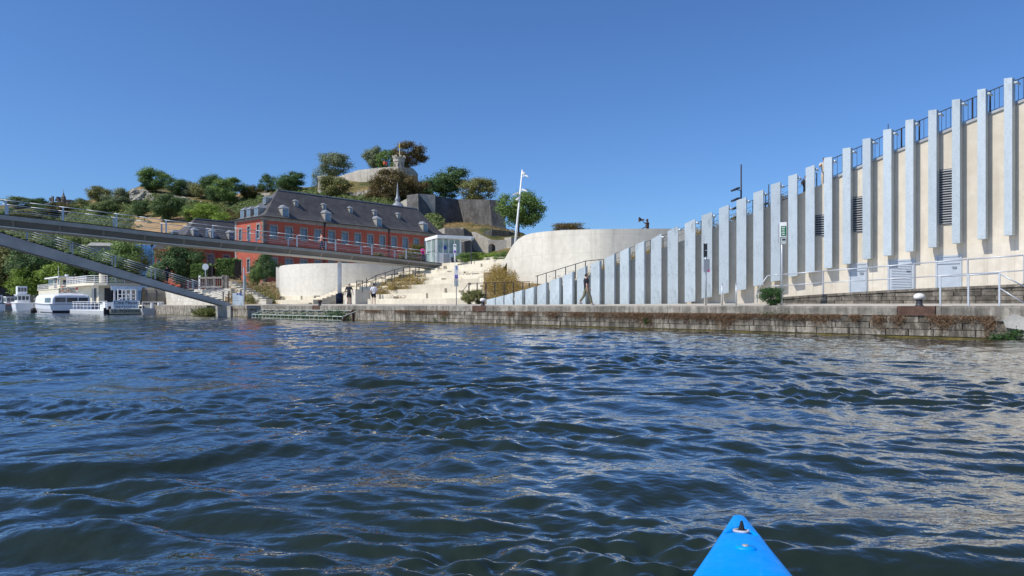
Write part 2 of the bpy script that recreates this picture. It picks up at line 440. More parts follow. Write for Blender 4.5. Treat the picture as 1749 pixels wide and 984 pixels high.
# ------------------------------------------------------------------ river water
def water_height(X, Y, cell):
    rng = np.random.default_rng(11); h = np.zeros_like(X)
    wx = X + .35 * np.sin(.9 * Y + .4 * X) + .2 * np.sin(1.7 * X - .8 * Y + 1.3)
    wy = Y + .35 * np.sin(.7 * X - .5 * Y + 2.1) + .2 * np.sin(1.9 * Y + .6 * X)
    for lam, a, spread in ((3.4, .012, .32), (1.7, .0125, .36), (1.0, .0135, .42), (.62, .0132, .5), (.38, .0096, .6), (.22, .0062, .8), (.13, .0030, 1.0), (.085, .0012, 1.2)):
        att = np.clip((lam / cell - 2.5) / 3.0, 0, 1)
        grp = np.zeros_like(X)
        for i in range(9):
            l = lam * rng.uniform(.75, 1.3); th = PI / 2 + .22 + rng.normal(0, spread); k = 2 * PI / l
            ph = k * (wx * math.cos(th) + wy * math.sin(th)) + rng.uniform(0, 2 * PI)
            grp += np.sin(ph) + .22 * np.cos(2 * ph)
        gust = .72 + .42 * np.sin(.23 * X + .17 * Y + lam * 3) * np.sin(.31 * Y - .12 * X + lam)
        if lam < .5: gust = np.clip(.62 + .9 * np.sin(.41 * X + .63 * Y + .5 * np.sin(.5 * X)) * np.sin(.37 * Y - .52 * X + 1) + .35 * np.sin(1.3 * Y + .3 * X), .34, 1.7)
        h += att * gust * a * grp * .50
    return h
m, nt, b = base_mat('river_water', .9, 0, .0)
b.inputs['Base Color'].default_value = (.015, .024, .018, 1)
v = coords(nt, (1.0, 1.35, 1.0))
n1 = noise(nt, v, 5.0, 2, .5); n2 = noise(nt, v, 1.6, 3, .5)
ad = nd(nt, 'ShaderNodeMath', operation='MULTIPLY_ADD'); nt.links.new(n2, ad.inputs[0]); ad.inputs[1].default_value = 1.6; n3 = noise(nt, v, 13.0, 2, .5); a3 = nd(nt, 'ShaderNodeMath', operation='MULTIPLY_ADD'); nt.links.new(n3, a3.inputs[0]); a3.inputs[1].default_value = .4; nt.links.new(n1, a3.inputs[2]); nt.links.new(a3.outputs[0], ad.inputs[2])
bump(nt, b, ad.outputs[0], .26, .05)
# mirror layer over the murky body, weighted by the Fresnel angle
gl = nd(nt, 'ShaderNodeBsdfGlossy'); gl.inputs['Roughness'].default_value = .02
fr = nd(nt, 'ShaderNodeFresnel'); fr.inputs['IOR'].default_value = 1.333
bn = [n for n in nt.nodes if n.type == 'BUMP'][0]
nt.links.new(bn.outputs[0], gl.inputs['Normal']); nt.links.new(bn.outputs[0], fr.inputs['Normal'])
rf = ramp(nt, fr.outputs[0], [(.02, (.02,) * 3), (.08, (.10,) * 3), (.14, (.30,) * 3), (.26, (.66,) * 3), (.5, (.92,) * 3), (1, (.97,) * 3)])
mx = nd(nt, 'ShaderNodeMixShader'); nt.links.new(rf, mx.inputs[0]); nt.links.new(b.outputs[0], mx.inputs[1]); nt.links.new(gl.outputs[0], mx.inputs[2])
nt.links.new(mx.outputs[0], nt.nodes['Material Output'].inputs[0])
M['water'] = m
rr = [.35]
while rr[-1] < 900: rr.append(rr[-1] * 1.0046 + .0015)
rr = np.array(rr)
fine = np.linspace(-51, 51, 400); coarse = np.concatenate([np.arange(54, 306, 6)])
ang = np.radians(np.concatenate([fine, coarse]))
R_, A_ = np.meshgrid(rr, ang, indexing='ij')
Xw, Yw = R_ * np.sin(A_), R_ * np.cos(A_)
cell = np.maximum(R_ * .0046 + .0015, np.where(np.abs(((A_ + PI) % (2 * PI)) - PI) < 0.9, 0, R_ * .1))
Hw = water_height(Xw, Yw, cell)
Vw = np.stack([Xw.ravel(), Yw.ravel(), Hw.ravel()], 1)
nr, na = R_.shape
i0 = (np.arange(nr - 1)[:, None] * na + np.arange(na)[None, :]).ravel()
i1 = (np.arange(nr - 1)[:, None] * na + (np.arange(na)[None, :] + 1) % na).ravel()
quads = np.stack([i0, i1, i1 + na, i0 + na], 1)
hub = link('water', mesh_np('water', Vw, quads, M['water'], True))
hub['kind'] = 'structure'

# ------------------------------------------------------------------ kayak
def interp(x, xs, ys): return float(np.interp(x, xs, ys))
kr = -math.atan2(.277, .961)
kayak = thing('kayak', 'bright blue plastic kayak bow pointing out over the water in the foreground', 'kayak', (.918, 2.875, 0), kr)
ys_ = [0, -.006, -.014, -.025, -.04] + [-.04 - .0095 * i for i in range(1, 86)] + [-.95, -1.1, -1.3, -1.6, -1.9, -2.2, -2.5, -2.8, -3.1, -3.4, -3.7, -3.95, -4.1, -4.15]
WX = [-4.15, -4.1, -3.95, -3.4, -2.8, -2.2, -1.6, -1.2, -.73, -.40, -.12, -.04, -.025, -.014, -.006, 0]
WY = [.01, .07, .14, .28, .35, .37, .33, .245, .148, .088, .040, .0265, .0225, .0175, .011, .001]
ZX = [-4.15, -3.4, -2.9, -2.0, -1.5, -.73, -.3, 0]; ZY = [.30, .27, .24, .24, .30, .325, .315, .300]
nc = 28
Vk = []; Fk = []
def recess(x, y):
    # triangular pocket in the deck: apex toward the bow
    t = (-.235 - y) / .10
    if t < -.1 or t > 1.1: return 0.0
    hw = .0 + .052 * max(0, t) + .006
    e = min((hw - abs(x)) / .007, (1.02 - t) / .09, (t + .04) / .05)
    return .020 * min(1.0, max(0.0, e))
for y in ys_:
    w = interp(y, WX, WY); zg = interp(y, ZX, ZY)
    deep = 1.0 if -3.4 < y < -1.7 else 0
    for j in range(nc + 1):
        u = -1 + 2 * j / nc
        z = zg + min(.022, w * .22) * (1 - abs(u) ** 2.2) - .012 * max(0, abs(u) - .9) * 10 * min(1, w / .1)
        if deep: z -= .09 * min(1, max(0, (.8 - abs(u)) * 5)) * min(1, (y + 3.4) * 4, (-1.7 - y) * 4)
        Vk.append((u * w, y, z - recess(u * w, y)))
nk = nc + 1
for i in range(len(ys_) - 1):
    for j in range(nc): Fk.append((i * nk + j, (i + 1) * nk + j, (i + 1) * nk + j + 1, i * nk + j + 1))
base = len(Vk); hp = [(1.0, -.01), (.995, -.06), (.90, -.16), (.62, -.30), (0, -.38), (-.62, -.30), (-.90, -.16), (-.995, -.06), (-1.0, -.01)]
for y in ys_:
    w = interp(y, WX, WY); zg = interp(y, ZX, ZY); g = min(1, max(.15, -y * 2.4)) if y > -2 else min(1, max(.15, (y + 4.2) * 2.4))
    for u, z in hp: Vk.append((u * w, y, zg - .012 * min(1, w / .1) + z * g))
for i in range(len(ys_) - 1):
    for j in range(8): Fk.append((base + i * 9 + j, base + (i + 1) * 9 + j, base + (i + 1) * 9 + j + 1, base + i * 9 + j + 1))
mb = MB(); mb.add(Vk, Fk)
hull = mb.build('hull', M['kayak'], kayak, True, local=True)
for sg_ in (-1, 1):
    mb = MB(); mb.tube([(sg_ * (interp(y, WX, WY) + .001), y, interp(y, ZX, ZY) - .018) for y in ys_[4:92:3] + ys_[92:]], .0055, 6); mb.build('rim', M['kayak'], kayak, True, local=True)
mb = MB(); mb.torus((0, -.310, .330), .025, .0055, (0, .12, 1), 20, 8)
mb.lathe((0, -.310, .322), [(.024, 0), (.020, .004), (.006, .005)], 18)
gr = mb.build('grommet', plain('worn_grey_grommet', (.42, .43, .48), .5, 0, .4, 60), kayak, True, local=True)
mb = MB(); mb.cyl((0, -.310, .322), (.001, -.308, .366), .016, .004, 7); mb.cyl((.004, -.306, .322), (.007, -.309, .340), .008, .003, 6)
mb.build('cord_knot', M['black'], kayak, False, local=True)
mb = MB(); mb.lathe((.006, -.535, .335), [(.036, -.012), (.036, .004), (.032, .013), (.012, .015)], 20)
o = mb.build('deck_fitting', M['kayak'], kayak, True, local=True); o.scale = (1, .72, 1); o.location = (0, -.15, 0)
mb = MB(); mb.lathe((.006, -.533, .347), [(.011, 0.002), (.011, .005), (.005, .0065)], 12); mb.build('screw', M['zinc'], kayak, True, local=True)
mb = MB(); mb.box(-.2, .2, -3.15, -3.08, .2, .42); mb.box(-.2, .2, -3.1, -2.7, .17, .20); mb.build('seat', M['black'], kayak, False, local=True)

# ------------------------------------------------------------------ quay: ground, paving, stone wall
ground = structure('ground')
gp = [Q(-60, .5), Q(97, .5), Q(97, 7), Q(420, 7), Q(1500, 7), Q(1500, 1600), Q(-60, 1600), Q(-60, .5)][:-1]
mb = MB(); mb.prism([(p.x, p.y) for p in gp], -1.5, .98); mb.build('earth', M['soil'], ground)
pave = structure('promenade')
mb = MB()
for a, bnd in zip(range(-14, 97, 3), range(-11, 100, 3)):
    bnd = min(bnd, 97)
    prof = [(.62, 1.094), (3, 1.19), (7, 1.24), (16, 1.27)]
    for (d0, z0), (d1, z1) in zip(prof, prof[1:]):
        mb.add([Q(a, d0, z0), Q(a, d1, z1), Q(bnd, d1, z1), Q(bnd, d0, z0)], [(0, 1, 2, 3)])
mb.build('paving', M['pave'], pave)
mb = MB(); mb.qbox(96.5, 97.0, .5, 7.2, -.6, 1.15); mb.build('basin_edge', M['quay'], pave)

quay = thing('quay_wall', 'long grey stone quay wall with dark coping rising straight out of the river', 'wall', Q(20, 0))
mb = MB(); mb.qbox(-14, 34, .10, .62, -.8, .76); mb.qbox(34, 68.5, .0, .62, -.8, .765); mb.qbox(71, 97, .0, .62, -.8, 1.09)
mb.qbox(68.5, 71, .45, .62, -.8, 1.09)
mb.build('wall_core', M['quay'], quay)
mb = MB(); mb.qbox(-14, 97, -.05, .09, -.6, .045); mb.build('footing_ledge', stone('algae_ledge', (.03, .028, .012), (.09, .075, .025), (.22, .17, .05), 1.3, 0, .5, 0), quay)
# face stones, one object each
rs = random.Random(3)
for c in range(3):
    z0 = .06 + c * .236; s = -3.4 + rs.uniform(0, .6)
    while s < 34:
        L = rs.uniform(.75, 1.35) if s < 14 else rs.uniform(1.2, 2.2)
        pr = rs.uniform(-.018, .014); j = .008 + rs.random() * .008
        mb = MB(); e = .012
        a, bb, za, zb = s + j, min(34, s + L) - j, z0 + .006, z0 + .236 - .006 - rs.random() * .006
        fr = [Q(bb - e, pr, za + e), Q(a + e, pr, za + e), Q(a + e, pr, zb - e), Q(bb - e, pr, zb - e)]
        mid = [Q(bb, pr + e, za), Q(a, pr + e, za), Q(a, pr + e, zb), Q(bb, pr + e, zb)]
        bk = [Q(bb, .2, za), Q(a, .2, za), Q(a, .2, zb), Q(bb, .2, zb)]
        mb.add(fr + mid + bk, [(0, 1, 2, 3)] + [(i, 4 + i, 4 + (i + 1) % 4, (i + 1) % 4) for i in range(4)] + [(4 + i, 8 + i, 8 + (i + 1) % 4, 4 + (i + 1) % 4) for i in range(4)])
        o = mb.build('stone', M['quay'], quay)
        s += L
s = -3.0
BOLL = [SD(1571, .35), SD(826, .35), SD(547, .35)]
while s < 67.5:
    L = rs.uniform(1.9, 2.9)
    e1 = min(s + L, 67.9)
    for bo in BOLL:
        if s < bo - .62 < e1: e1 = bo - .62
        elif bo - .63 <= s < bo + .6: s = bo + .62; e1 = s + L
    j = .006; h = 1.10 + rs.uniform(-.006, .006); dd = -.03 + rs.uniform(-.01, .012)
    prof = [(dd, .775), (dd, h - .05), (dd + .02, h - .015), (dd + .06, h), (.66, h + .012), (.66, .775)]
    mb = MB(); mb.extrude([Q(s + j, d, z) for d, z in prof], E2 * (e1 - s - 2 * j))
    mb.build('coping_stone', M['coping'], quay)
    s = e1
# end of the coping beside the river stairs: a long slanted stone and a diamond set block
s0, s1 = SD(1733, -.02), SD(1690, -.02)
mb = MB(); mb.extrude([Q(s1 - .01, -.06, .62), Q(s1 - .01, -.06, 1.10), Q(s1 - .45, -.06, 1.10), Q(s0 + .03, -.06, .88), Q(s0 + .32, -.06, .62)], E1 * .7)
mb.build('slanted_coping', M['coping'], quay)
mb = MB(); c = Q(SD(1737, -.1), -.10); mb.extrude([c + E2 * .38 + Vector((0, 0, .66)), c + E2 * .1 + Vector((0, 0, .88)), c - E2 * .45 + Vector((0, 0, .66)), c - E2 * .5 + Vector((0, 0, .30)), c + E2 * .30 + Vector((0, 0, .42))], E1 * .5)
mb.build('corner_block', M['palestone'], quay)
# dark steel recess and fender at the left of the wall
sa, sb = SD(452, 0), SD(423, 0)
mb = MB(); mb.qbox(68.5, 68.9, -.02, .5, -.3, 1.1); mb.qbox(70.8, 71.0, -.02, .45, -.3, 1.1); mb.build('recess_edge', M['dark'], quay)
mb = MB(); mb.qbox(68.9, 70.8, .3, .44, -.3, 1.05); mb.build('recess_plate', M['navy'], quay)
# bollards
def bollard(px, label, white):
    s = SD(px, .35); t = thing('bollard', label, 'bollard', Q(s, .35, 1.10), 0, 'mooring bollards on the quay edge')
    mb = MB(); mb.qbox(s - .60, s + .60, -.05, .72, .778, 1.115); mb.build('base_plate', M['rust'], t)
    mb = MB(); mb.lathe(Q(s, .3, 1.112), [(.16, 0), (.12, .03), (.105, .08), (.105, .22), (.12, .26)], 14); mb.build('stem', M['dark'], t, True)
    mb = MB(); mb.lathe(Q(s, .3, 1.34), [(.10, 0), (.165, .03), (.185, .09), (.175, .15), (.12, .205), (.03, .225)], 16); mb.build('cap', M['cap'] if white else M['rust'], t, True)
bollard(1571, 'white capped mooring bollard on a rusty plate near the right end of the quay', True)
bollard(826, 'white capped mooring bollard in front of the lowest steel panels', True)
bollard(547, 'small dark rusty mooring bollard below the concrete steps near the blue column base', False)

# dried ferns and weeds hanging from the joints under the coping
def leaves_np(C, size, rng, up=.3, stretch=1.0, out=None):
    n = len(C)
    nrm = rng.normal(size=(n, 3)); nrm[:, 2] += up
    if out is not None: nrm = nrm * .55 + out / np.linalg.norm(out, axis=1)[:, None] * 1.25
    nrm /= 1.0; nrm /= np.linalg.norm(nrm, axis=1)[:, None]
    t = rng.normal(size=(n, 3)); t -= nrm * (t * nrm).sum(1)[:, None]; t /= np.linalg.norm(t, axis=1)[:, None]
    bt = np.cross(nrm, t); s = (size * rng.uniform(.6, 1.3, n))[:, None]
    V = np.stack([C - t * s * stretch, C + bt * s * .55, C + t * s * stretch, C - bt * s * .55], 1).reshape(-1, 3)
    return V, np.arange(4 * n).reshape(-1, 4)
def blades_np(C, L, wid, rng, lean=.5, up=1.0):
    """pointed blades growing from C"""
    n = len(C); d = rng.normal(size=(n, 3)) * lean; d[:, 2] = up if np.isscalar(up) else up
    d /= np.linalg.norm(d, axis=1)[:, None]
    L = (L * rng.uniform(.5, 1.2, n))[:, None]
    s = np.cross(d, rng.normal(size=(n, 3))); s /= np.linalg.norm(s, axis=1)[:, None]
    bend = np.array([0, 0, -1.0]) * L * .25 * rng.uniform(0, 1, (n, 1))
    V = np.stack([C - s * wid, C + s * wid, C + d * L * .6 + s * wid * .8, C + d * L + bend], 1).reshape(-1, 3)
    return V, np.arange(4 * n).reshape(-1, 4)
rng = np.random.default_rng(5)
CC = []
tufts = [(1140, 1.2, 1), (1180, 1.5, 1.2), (1215, .8, 1), (1240, .8, 1.4), (1300, 1.4, .5), (1345, .9, .8), (1400, .45, 1.5), (1425, .3, .5), (1462, .25, .8), (1502, .25, 1.8), (1535, .3, 1.4), (1600, .35, 1.1), (1615, .35, 1.7), (1655, .6, .8), (1690, .25, 2.2), (1240, .5, 2), (1105, .5, 2.4)]
for px, half, drop in tufts + [(905, .7, .9), (945, .6, 1.2), (988, .9, 1.1), (1025, .5, 1.1), (1062, .8, 1.3), (1088, .6, 1.5), (872, .5, 1.0), (1272, .6, 1.1), (760, .6, 1.6), (690, 1.0, .7), (720, 1.0, .7), (640, 1.2, .7), (1370, .8, .9)]:
    s = SD(px, 0); n = int(560 * half * drop) + 160
    a = rng.normal(0, half * .45, n); z = .80 - np.abs(rng.normal(0, .13 * drop, n)); d = -.04 - np.abs(rng.normal(0, .05, n))
    CC += [Q(s + x, y, max(.1, k)) for x, y, k in zip(a, d, z)]
for k in range(7000):
    s = rng.uniform(7, 66); g = math.sin(s * 1.3) + .8 * math.sin(s * 3.1 + 1) + rng.normal(0, .5)
    if g > .55: CC.append(Q(s, -.03 - abs(rng.normal(0, .05)), .80 - abs(rng.normal(0, .09))))
CC = np.array([tuple(c) for c in CC])
V1, F1 = leaves_np(CC, np.full(len(CC), .019), rng, 0, 1.3)
sel = CC[rng.random(len(CC)) < .8]
V2, F2 = blades_np(sel, .15, .004, rng, .8, -.5)
o = link('dry_ferns', mesh_np('dry_ferns', np.vstack([V1, V2]), np.vstack([F1, F2 + len(V1)]), LEAF['dry']))
tag(o, 'dried brown ferns hanging from the joints of the quay wall', 'plants', None, 'stuff')
CC = []
for px, half, z, n in ((1722, .35, .12, 240), (1700, .2, .1, 120), (1106, .18, .42, 140), (1322, .8, .80, 90), (1735, .2, .25, 160), (760, .15, .3, 80), (745, .1, .2, 60)):
    s = SD(px, 0)
    for k in range(n): CC.append(tuple(Q(s + rng.normal(0, half * .5), -.08 - abs(rng.normal(0, .05)), z + rng.normal(0, .07))))
V1, F1 = leaves_np(np.array(CC), np.full(len(CC), .035), rng, .5)
o = link('wall_weeds', mesh_np('wall_weeds', V1, F1, LEAF['shrub']))
tag(o, 'small green weeds growing at the foot of the quay wall', 'plants', None, 'stuff')

# ------------------------------------------------------------------ ramp building with steel fins
_kx = np.array([780, 831, 960, 1085, 1250, 1425, 1560, 1725, 1800, 1900]); _kz = np.array([48.3, 45.5, 41.3, 39, 37, 34.7, 32.2, 29.5, 28.2, 26.6])
_gx = np.arange(780, 1901, 4.0); _gz = 1 / np.interp(_gx, _kx, 1 / _kz)
for _ in range(60): _gz[1:-1] = (_gz[:-2] + 2 * _gz[1:-1] + _gz[2:]) / 4
def zf(px): return float(np.interp(px, _gx, _gz))
def front(px, h=0.0): return PX(px, zf(px), h)
def tang(px):
    a, bb = front(px - 6), front(px + 6); return (bb - a).normalized()
def inl(px):
    t = tang(px); return Vector((-t.y, t.x, 0))
WTX = [780, 860, 905, 937, 1029, 1164, 1254, 1372, 1500, 1656, 1741, 1800, 1900]
WTY = [521, 513, 503, 490, 461.5, 412, 377, 328.6, 273.6, 210, 177, 154, 115]
def off(px): return interp(px, [780, 1090, 1150, 1900], [.40, .42, .50, .54])
def wallpt(px, h=0.0):
    p = front(px, 0) + inl(px) * off(px); p.z = h; return p
def walltop(px):
    p = wallpt(px); q = p.x / p.y * F + CX
    return EYE + (HZ - interp(q, WTX, WTY)) / F * p.y
def Z6(v): return 360 + v / 4.92
def X6(v): return 820 + v / 4.92
def X7(v): return 1100 + v / 3.28
def Z7(v): return 260 + v / 3.28
def X8(v): return 1400 + v / 2.05
def Z8(v): return 120 + v / 2.05
FINS = []
for xl, xr, a, bb in ((55, 125, 748, 731), (132, 196, 730, 712), (205, 275, 712, 690), (290, 362, 685, 664), (380, 460, 662, 637), (480, 562, 634, 600), (585, 675, 592, 558), (697, 785, 548, 510), (815, 893, 500, 464), (930, 1012, 450, 415), (1048, 1135, 400, 360), (1175, 1258, 345, 304), (1305, 1388, 287, 247)):
    FINS.append((X6(xl), X6(xr), Z6(a), Z6(bb), 518.2, 518.2, .09))
for xl, xr, a, bb, c, d, dp in ((38, 97, 490, 455, 847, 847, .10), (132, 190, 443, 413, 847, 847, .12), (228, 287, 400, 374, 842, 835, .16), (322, 381, 355, 335, 820, 810, .22), (420, 474, 315, 293, 797, 788, .28), (518, 572, 270, 252, 775, 768, .30), (612, 668, 228, 210, 750, 744, .32), (710, 763, 182, 166, 726, 718, .34), (808, 858, 135, 119, 700, 692, .36), (905, 955, 88, 71, 674, 667, .37)):
    FINS.append((X7(xl), X7(xr), Z7(a), Z7(bb), Z7(c), Z7(d), dp))
for xl, xr, a, c in ((15, 43, 305, 693), (80, 108, 272, 678), (150, 178, 239, 661), (222, 251, 207, 649), (300, 328, 173, 635), (380, 409, 139, 620), (463, 491, 102, 606), (552, 581, 66, 591), (645, 674, 27, 578), (741, 771, -16, 562), (842, 873, -60, 545)):
    FINS.append((X8(xl), X8(xr), Z8(a + 2), Z8(a - 2), Z8(c + 1), Z8(c - 1), .38))
ORD = ['first', 'second', 'third', 'fourth', 'fifth', 'sixth', 'seventh', 'eighth', 'ninth', 'tenth', 'eleventh', 'twelfth', 'thirteenth', 'fourteenth', 'fifteenth', 'sixteenth', 'seventeenth', 'eighteenth', 'nineteenth', 'twentieth']
NF = 34
for i, (xl, xr, tl, tr, bl, br, dp) in enumerate(FINS):
    A, B = front(xl), front(xr); w = inl((xl + xr) / 2)
    zz = lambda y, p: EYE + (HZ - y) / F * p.y
    pts = [A + Vector((0, 0, zz(bl, A))), B + Vector((0, 0, zz(br, B))), B + Vector((0, 0, zz(tr, B))), A + Vector((0, 0, zz(tl, A)))]
    if i < 15:
        lab = f'slant topped galvanised panel standing on the quay, {ORD[i]} from the low left end'; nm = 'steel_fin'
        for p in pts[:2]: p.z = 1.17
    elif i < 24:
        lab = f'steel fin hung off the ground, {ORD[i - 15]} right of the standing panels'; nm = 'steel_fin'
    else:
        lab = f'tall galvanised box fin on the high cream wall, {ORD[32 - i] if i <= 32 else "outermost"} from the right'; nm = 'steel_fin'
    if i >= 33: lab = 'very tall galvanised box fin beyond the right edge of the picture'
    t = thing(nm, lab, 'steel fin', A + Vector((0, 0, pts[0].z)), 0, 'grey steel fins along the ramp wall')
    mb = MB(); mb.extrude(pts, w * dp)
    mb.build('sheet_box', M['finlow'] if i < 17 else M['fin'], t)
    if i >= 13:
        mb = MB(); c = B + w * (dp * .5); tg = tang(xr); zt = pts[2].z - .20
        c0 = c + tg * .03 + Vector((0, 0, zt)); mb.cyl(c0 - tg * .05, c0 + tg * .09, .055, .055, 8)
        mb.bar(c0 + tg * .07, c0 + tg * .07 + w * (off(xr) - dp * .5 + .05), .07, .07); mb.build('bracket', M['fin'], t)
    elif i >= 3:
        mb = MB(); c = B + w * dp
        mb.bar(c + Vector((0, 0, 1.17)) - tang(xr) * .06, c + Vector((0, 0, pts[2].z - .02)) - tang(xr) * .06, .05, .3, tuple(w)); mb.build('stiffener', M['fin'], t)
    mb = MB()
    if i < 15:
        mb.bar(A + w * (dp + .01) + Vector((0, 0, 1.20)), B + w * (dp + .01) + Vector((0, 0, 1.20)), .04, .05); mb.build('foot_rail', M['dark'], t)

rb = thing('ramp_building', 'cream walled ramp building rising to the right behind the steel fins', 'building', wallpt(1250))
cent = [(f[0] + f[1]) / 2 + 4 for f in FINS]
edges = [852, 868, 884, 900] + [c for c in cent if c > 905] + [1835, 1880]
def lowz(px): return .95
for a, bb in zip(edges, edges[1:]):
    T = [wallpt(a + .35, walltop(a)), wallpt(bb - .35, walltop(bb))]; B = [wallpt(a + .35, .95), wallpt(bb - .35, .95)]
    mb = MB(); mb.wall(T, B, .3, inl((a + bb) / 2)); mb.build('wall_panel', M['cream'] if bb > 1110 else M['drum'], rb)
sam = [e for e in edges]
L_ = [wallpt(e, 0) + inl(e) * .012 for e in sam]
T = [p + Vector((0, 0, walltop(e) - .25)) for p, e in zip(L_, sam)]
BK = [p + inl(e) * 5.0 for p, e in zip(L_, sam)]
mb = MB(); mb.wall([t for t in T], [Vector((t.x, t.y, .5)) for t in T], 5.0); mb.build('walkway', M['step'], rb)
# metal edge strip along the top on the high part
mb = MB(); pp = [1412, 1450, 1500, 1560, 1620, 1680, 1741, 1790, 1850]
for a, bb in zip(pp, pp[1:]):
    A = wallpt(a, walltop(a) + .055) - inl(a) * .03; B = wallpt(bb, walltop(bb) + .055) - inl(bb) * .03
    mb.bar(A + inl(a) * .1, B + inl(bb) * .1, .26, .11)
mb.build('edge_strip', M['grey'], rb)
# doors
for xl, xr, yt, yb, louv in ((1453, 1480, 452, 500, False), (1519, 1561, 446, 498, True), (1601, 1640, 439, 493, False)):
    w = inl((xl + xr) / 2)
    # pixel on wall plane
    def wp(px, y):
        q = px
        for _ in range(4):
            p = wallpt(q); q += px - (p.x / p.y * F + CX)
        p = wallpt(q); return p + Vector((0, 0, EYE + (HZ - y) / F * p.y))
    A, B = wp(xl, yb), wp(xr, yb); h0 = min(A.z, B.z); ztop = wp((xl + xr) / 2, yt).z
    A.z = B.z = 0; tg = (B - A).normalized(); W = (B - A).length
    fr = lambda u, v, z: A + tg * u - w * v + Vector((0, 0, z))
    mb = MB()
    for u0, u1, z0, z1 in ((-.07, 0, h0, ztop + .07), (W, W + .07, h0, ztop + .07), (0, W, ztop, ztop + .07)):
        mb.hexa([fr(u0, .045, z0), fr(u1, .045, z0), fr(u1, 0, z0), fr(u0, 0, z0)], [fr(u0, .045, z1), fr(u1, .045, z1), fr(u1, 0, z1), fr(u0, 0, z1)])
    mb.hexa([fr(0.01, .02, h0), fr(W - .01, .02, h0), fr(W - .01, -.01, h0), fr(.01, -.01, h0)], [fr(0.01, .02, ztop - .01), fr(W - .01, .02, ztop - .01), fr(W - .01, -.01, ztop - .01), fr(.01, -.01, ztop - .01)])
    if not louv: mb.hexa([fr(.0, .06, ztop - .30), fr(W, .06, ztop - .30), fr(W, .02, ztop - .30), fr(0, .02, ztop - .30)], [fr(.0, .06, ztop - .27), fr(W, .06, ztop - .27), fr(W, .02, ztop - .27), fr(0, .02, ztop - .27)])
    dr = mb.build('door', M['door'], rb)
    mb = MB(); mb.bar(fr(W - .14, .075, h0 + .95), fr(W - .30, .075, h0 + .95), .03, .03); mb.bar(fr(W - .14, .03, h0 + .95), fr(W - .14, .08, h0 + .95), .03, .03); mb.build('handle', M['dark'], dr)
    if louv:
        z = h0 + .2
        while z < ztop - .12:
            mb = MB(); mb.hexa([fr(.1, .055, z), fr(W - .1, .055, z), fr(W - .1, .02, z + .02), fr(.1, .02, z + .02)], [fr(.1, .06, z + .012), fr(W - .1, .06, z + .012), fr(W - .1, .02, z + .055), fr(.1, .02, z + .055)])
            mb.build('slat', M['door'], dr); z += .075
for xl, xr, yt, yb in ((1391, 1408, 367, 403), (1456, 1475, 336, 396), (1604, 1627, 289, 383)):
    w = inl((xl + xr) / 2); A, B = wp(xl, yb), wp(xr, yb); h0 = (A.z + B.z) / 2; ztop = wp((xl + xr) / 2, yt).z
    A.z = B.z = 0; tg = (B - A).normalized(); W = (B - A).length
    fr = lambda u, v, z: A + tg * u - w * v + Vector((0, 0, z))
    mb = MB()
    mb.hexa([fr(0, .012, h0), fr(W, .012, h0), fr(W, -.01, h0), fr(0, -.01, h0)], [fr(0, .012, ztop), fr(W, .012, ztop), fr(W, -.01, ztop), fr(0, -.01, ztop)])
    lv = mb.build('louvre', M['dark'], rb)
    n = max(8, int((ztop - h0) / .11))
    for k in range(n):
        z = h0 + (ztop - h0) * (k + .15) / n
        mb = MB(); mb.hexa([fr(0, .08, z), fr(W, .08, z), fr(W, .015, z + .03), fr(0, .015, z + .03)], [fr(0, .085, z + .015), fr(W, .085, z + .015), fr(W, .015, z + .06), fr(0, .015, z + .06)])
        mb.build('slat', M['grey'], lv)
# railing along the top of the ramp
rl = thing('ramp_railing', 'dark metal railing with thin balusters along the top of the high cream wall', 'railing', wallpt(1500, walltop(1500)))
def rp(px, h): return wallpt(px, walltop(px) + .1 + h) + inl(px) * .22
seq = list(np.arange(1409, 1850, 7.6))
mb = MB(); mb.tube([rp(x, 1.0) for x in seq[::4]], .022); mb.tube([rp(x, .12) for x in seq[::4]], .014); mb.build('rail', M['dark'], rl)
for k, x in enumerate(seq):
    mb = MB()
    if k % 4 == 0: mb.bar(rp(x, -.1), rp(x, 1.02), .05, .05, (1, 0, 0)); mb.build('post', M['dark'], rl)
    else: mb.cyl(rp(x, .12), rp(x, 1.0), .011, .011, 5); mb.build('baluster', M['dark'], rl)
rl = thing('wire_railing', 'thin dark wire railing along the lower part of the ramp top', 'railing', wallpt(1250, walltop(1250)))
seq = list(np.arange(1040, 1402, 22.0))
mb = MB(); mb.tube([rp(x, .62) for x in seq], .012); mb.tube([rp(x, .3) for x in seq], .008); mb.build('rail', M['dark'], rl)
for x in seq:
    mb = MB(); mb.bar(rp(x, -.1), rp(x, .63), .04, .04, (1, 0, 0)); mb.build('post', M['dark'], rl)
rl = thing('slope_railing', 'dark railing climbing in front of the pale drum wall behind the low panels', 'railing', front(960, 3))
def sr(px, y): return P(px, y, 43.6 - (px - 917) * .012)
mb = MB(); mb.tube([sr(915, 472), sr(1000, 446), sr(1030, 443)], .022); mb.build('rail', M['dark'], rl)
for px, y in ((918, 471), (933, 466.5), (949, 461.5), (966, 456.5), (983, 451.3), (1000, 446), (1023, 443.7), (1031, 443)):
    p = sr(px, y); mb = MB(); mb.bar(p, (p.x, p.y, p.z - 1.35), .04, .05, (1, 0, 0)); mb.build('post', M['dark'], rl)
rl = thing('step_railing', 'row of thin dark railing posts at the foot of the steps beside the lowest panels', 'railing', PX(860, 49, 1.2))
def sr2(px, y): return P(px, y, 49.4)
mb = MB(); mb.tube([sr2(786, 503), sr2(800, 484), sr2(905, 481)], .02); mb.build('rail', M['dark'], rl)
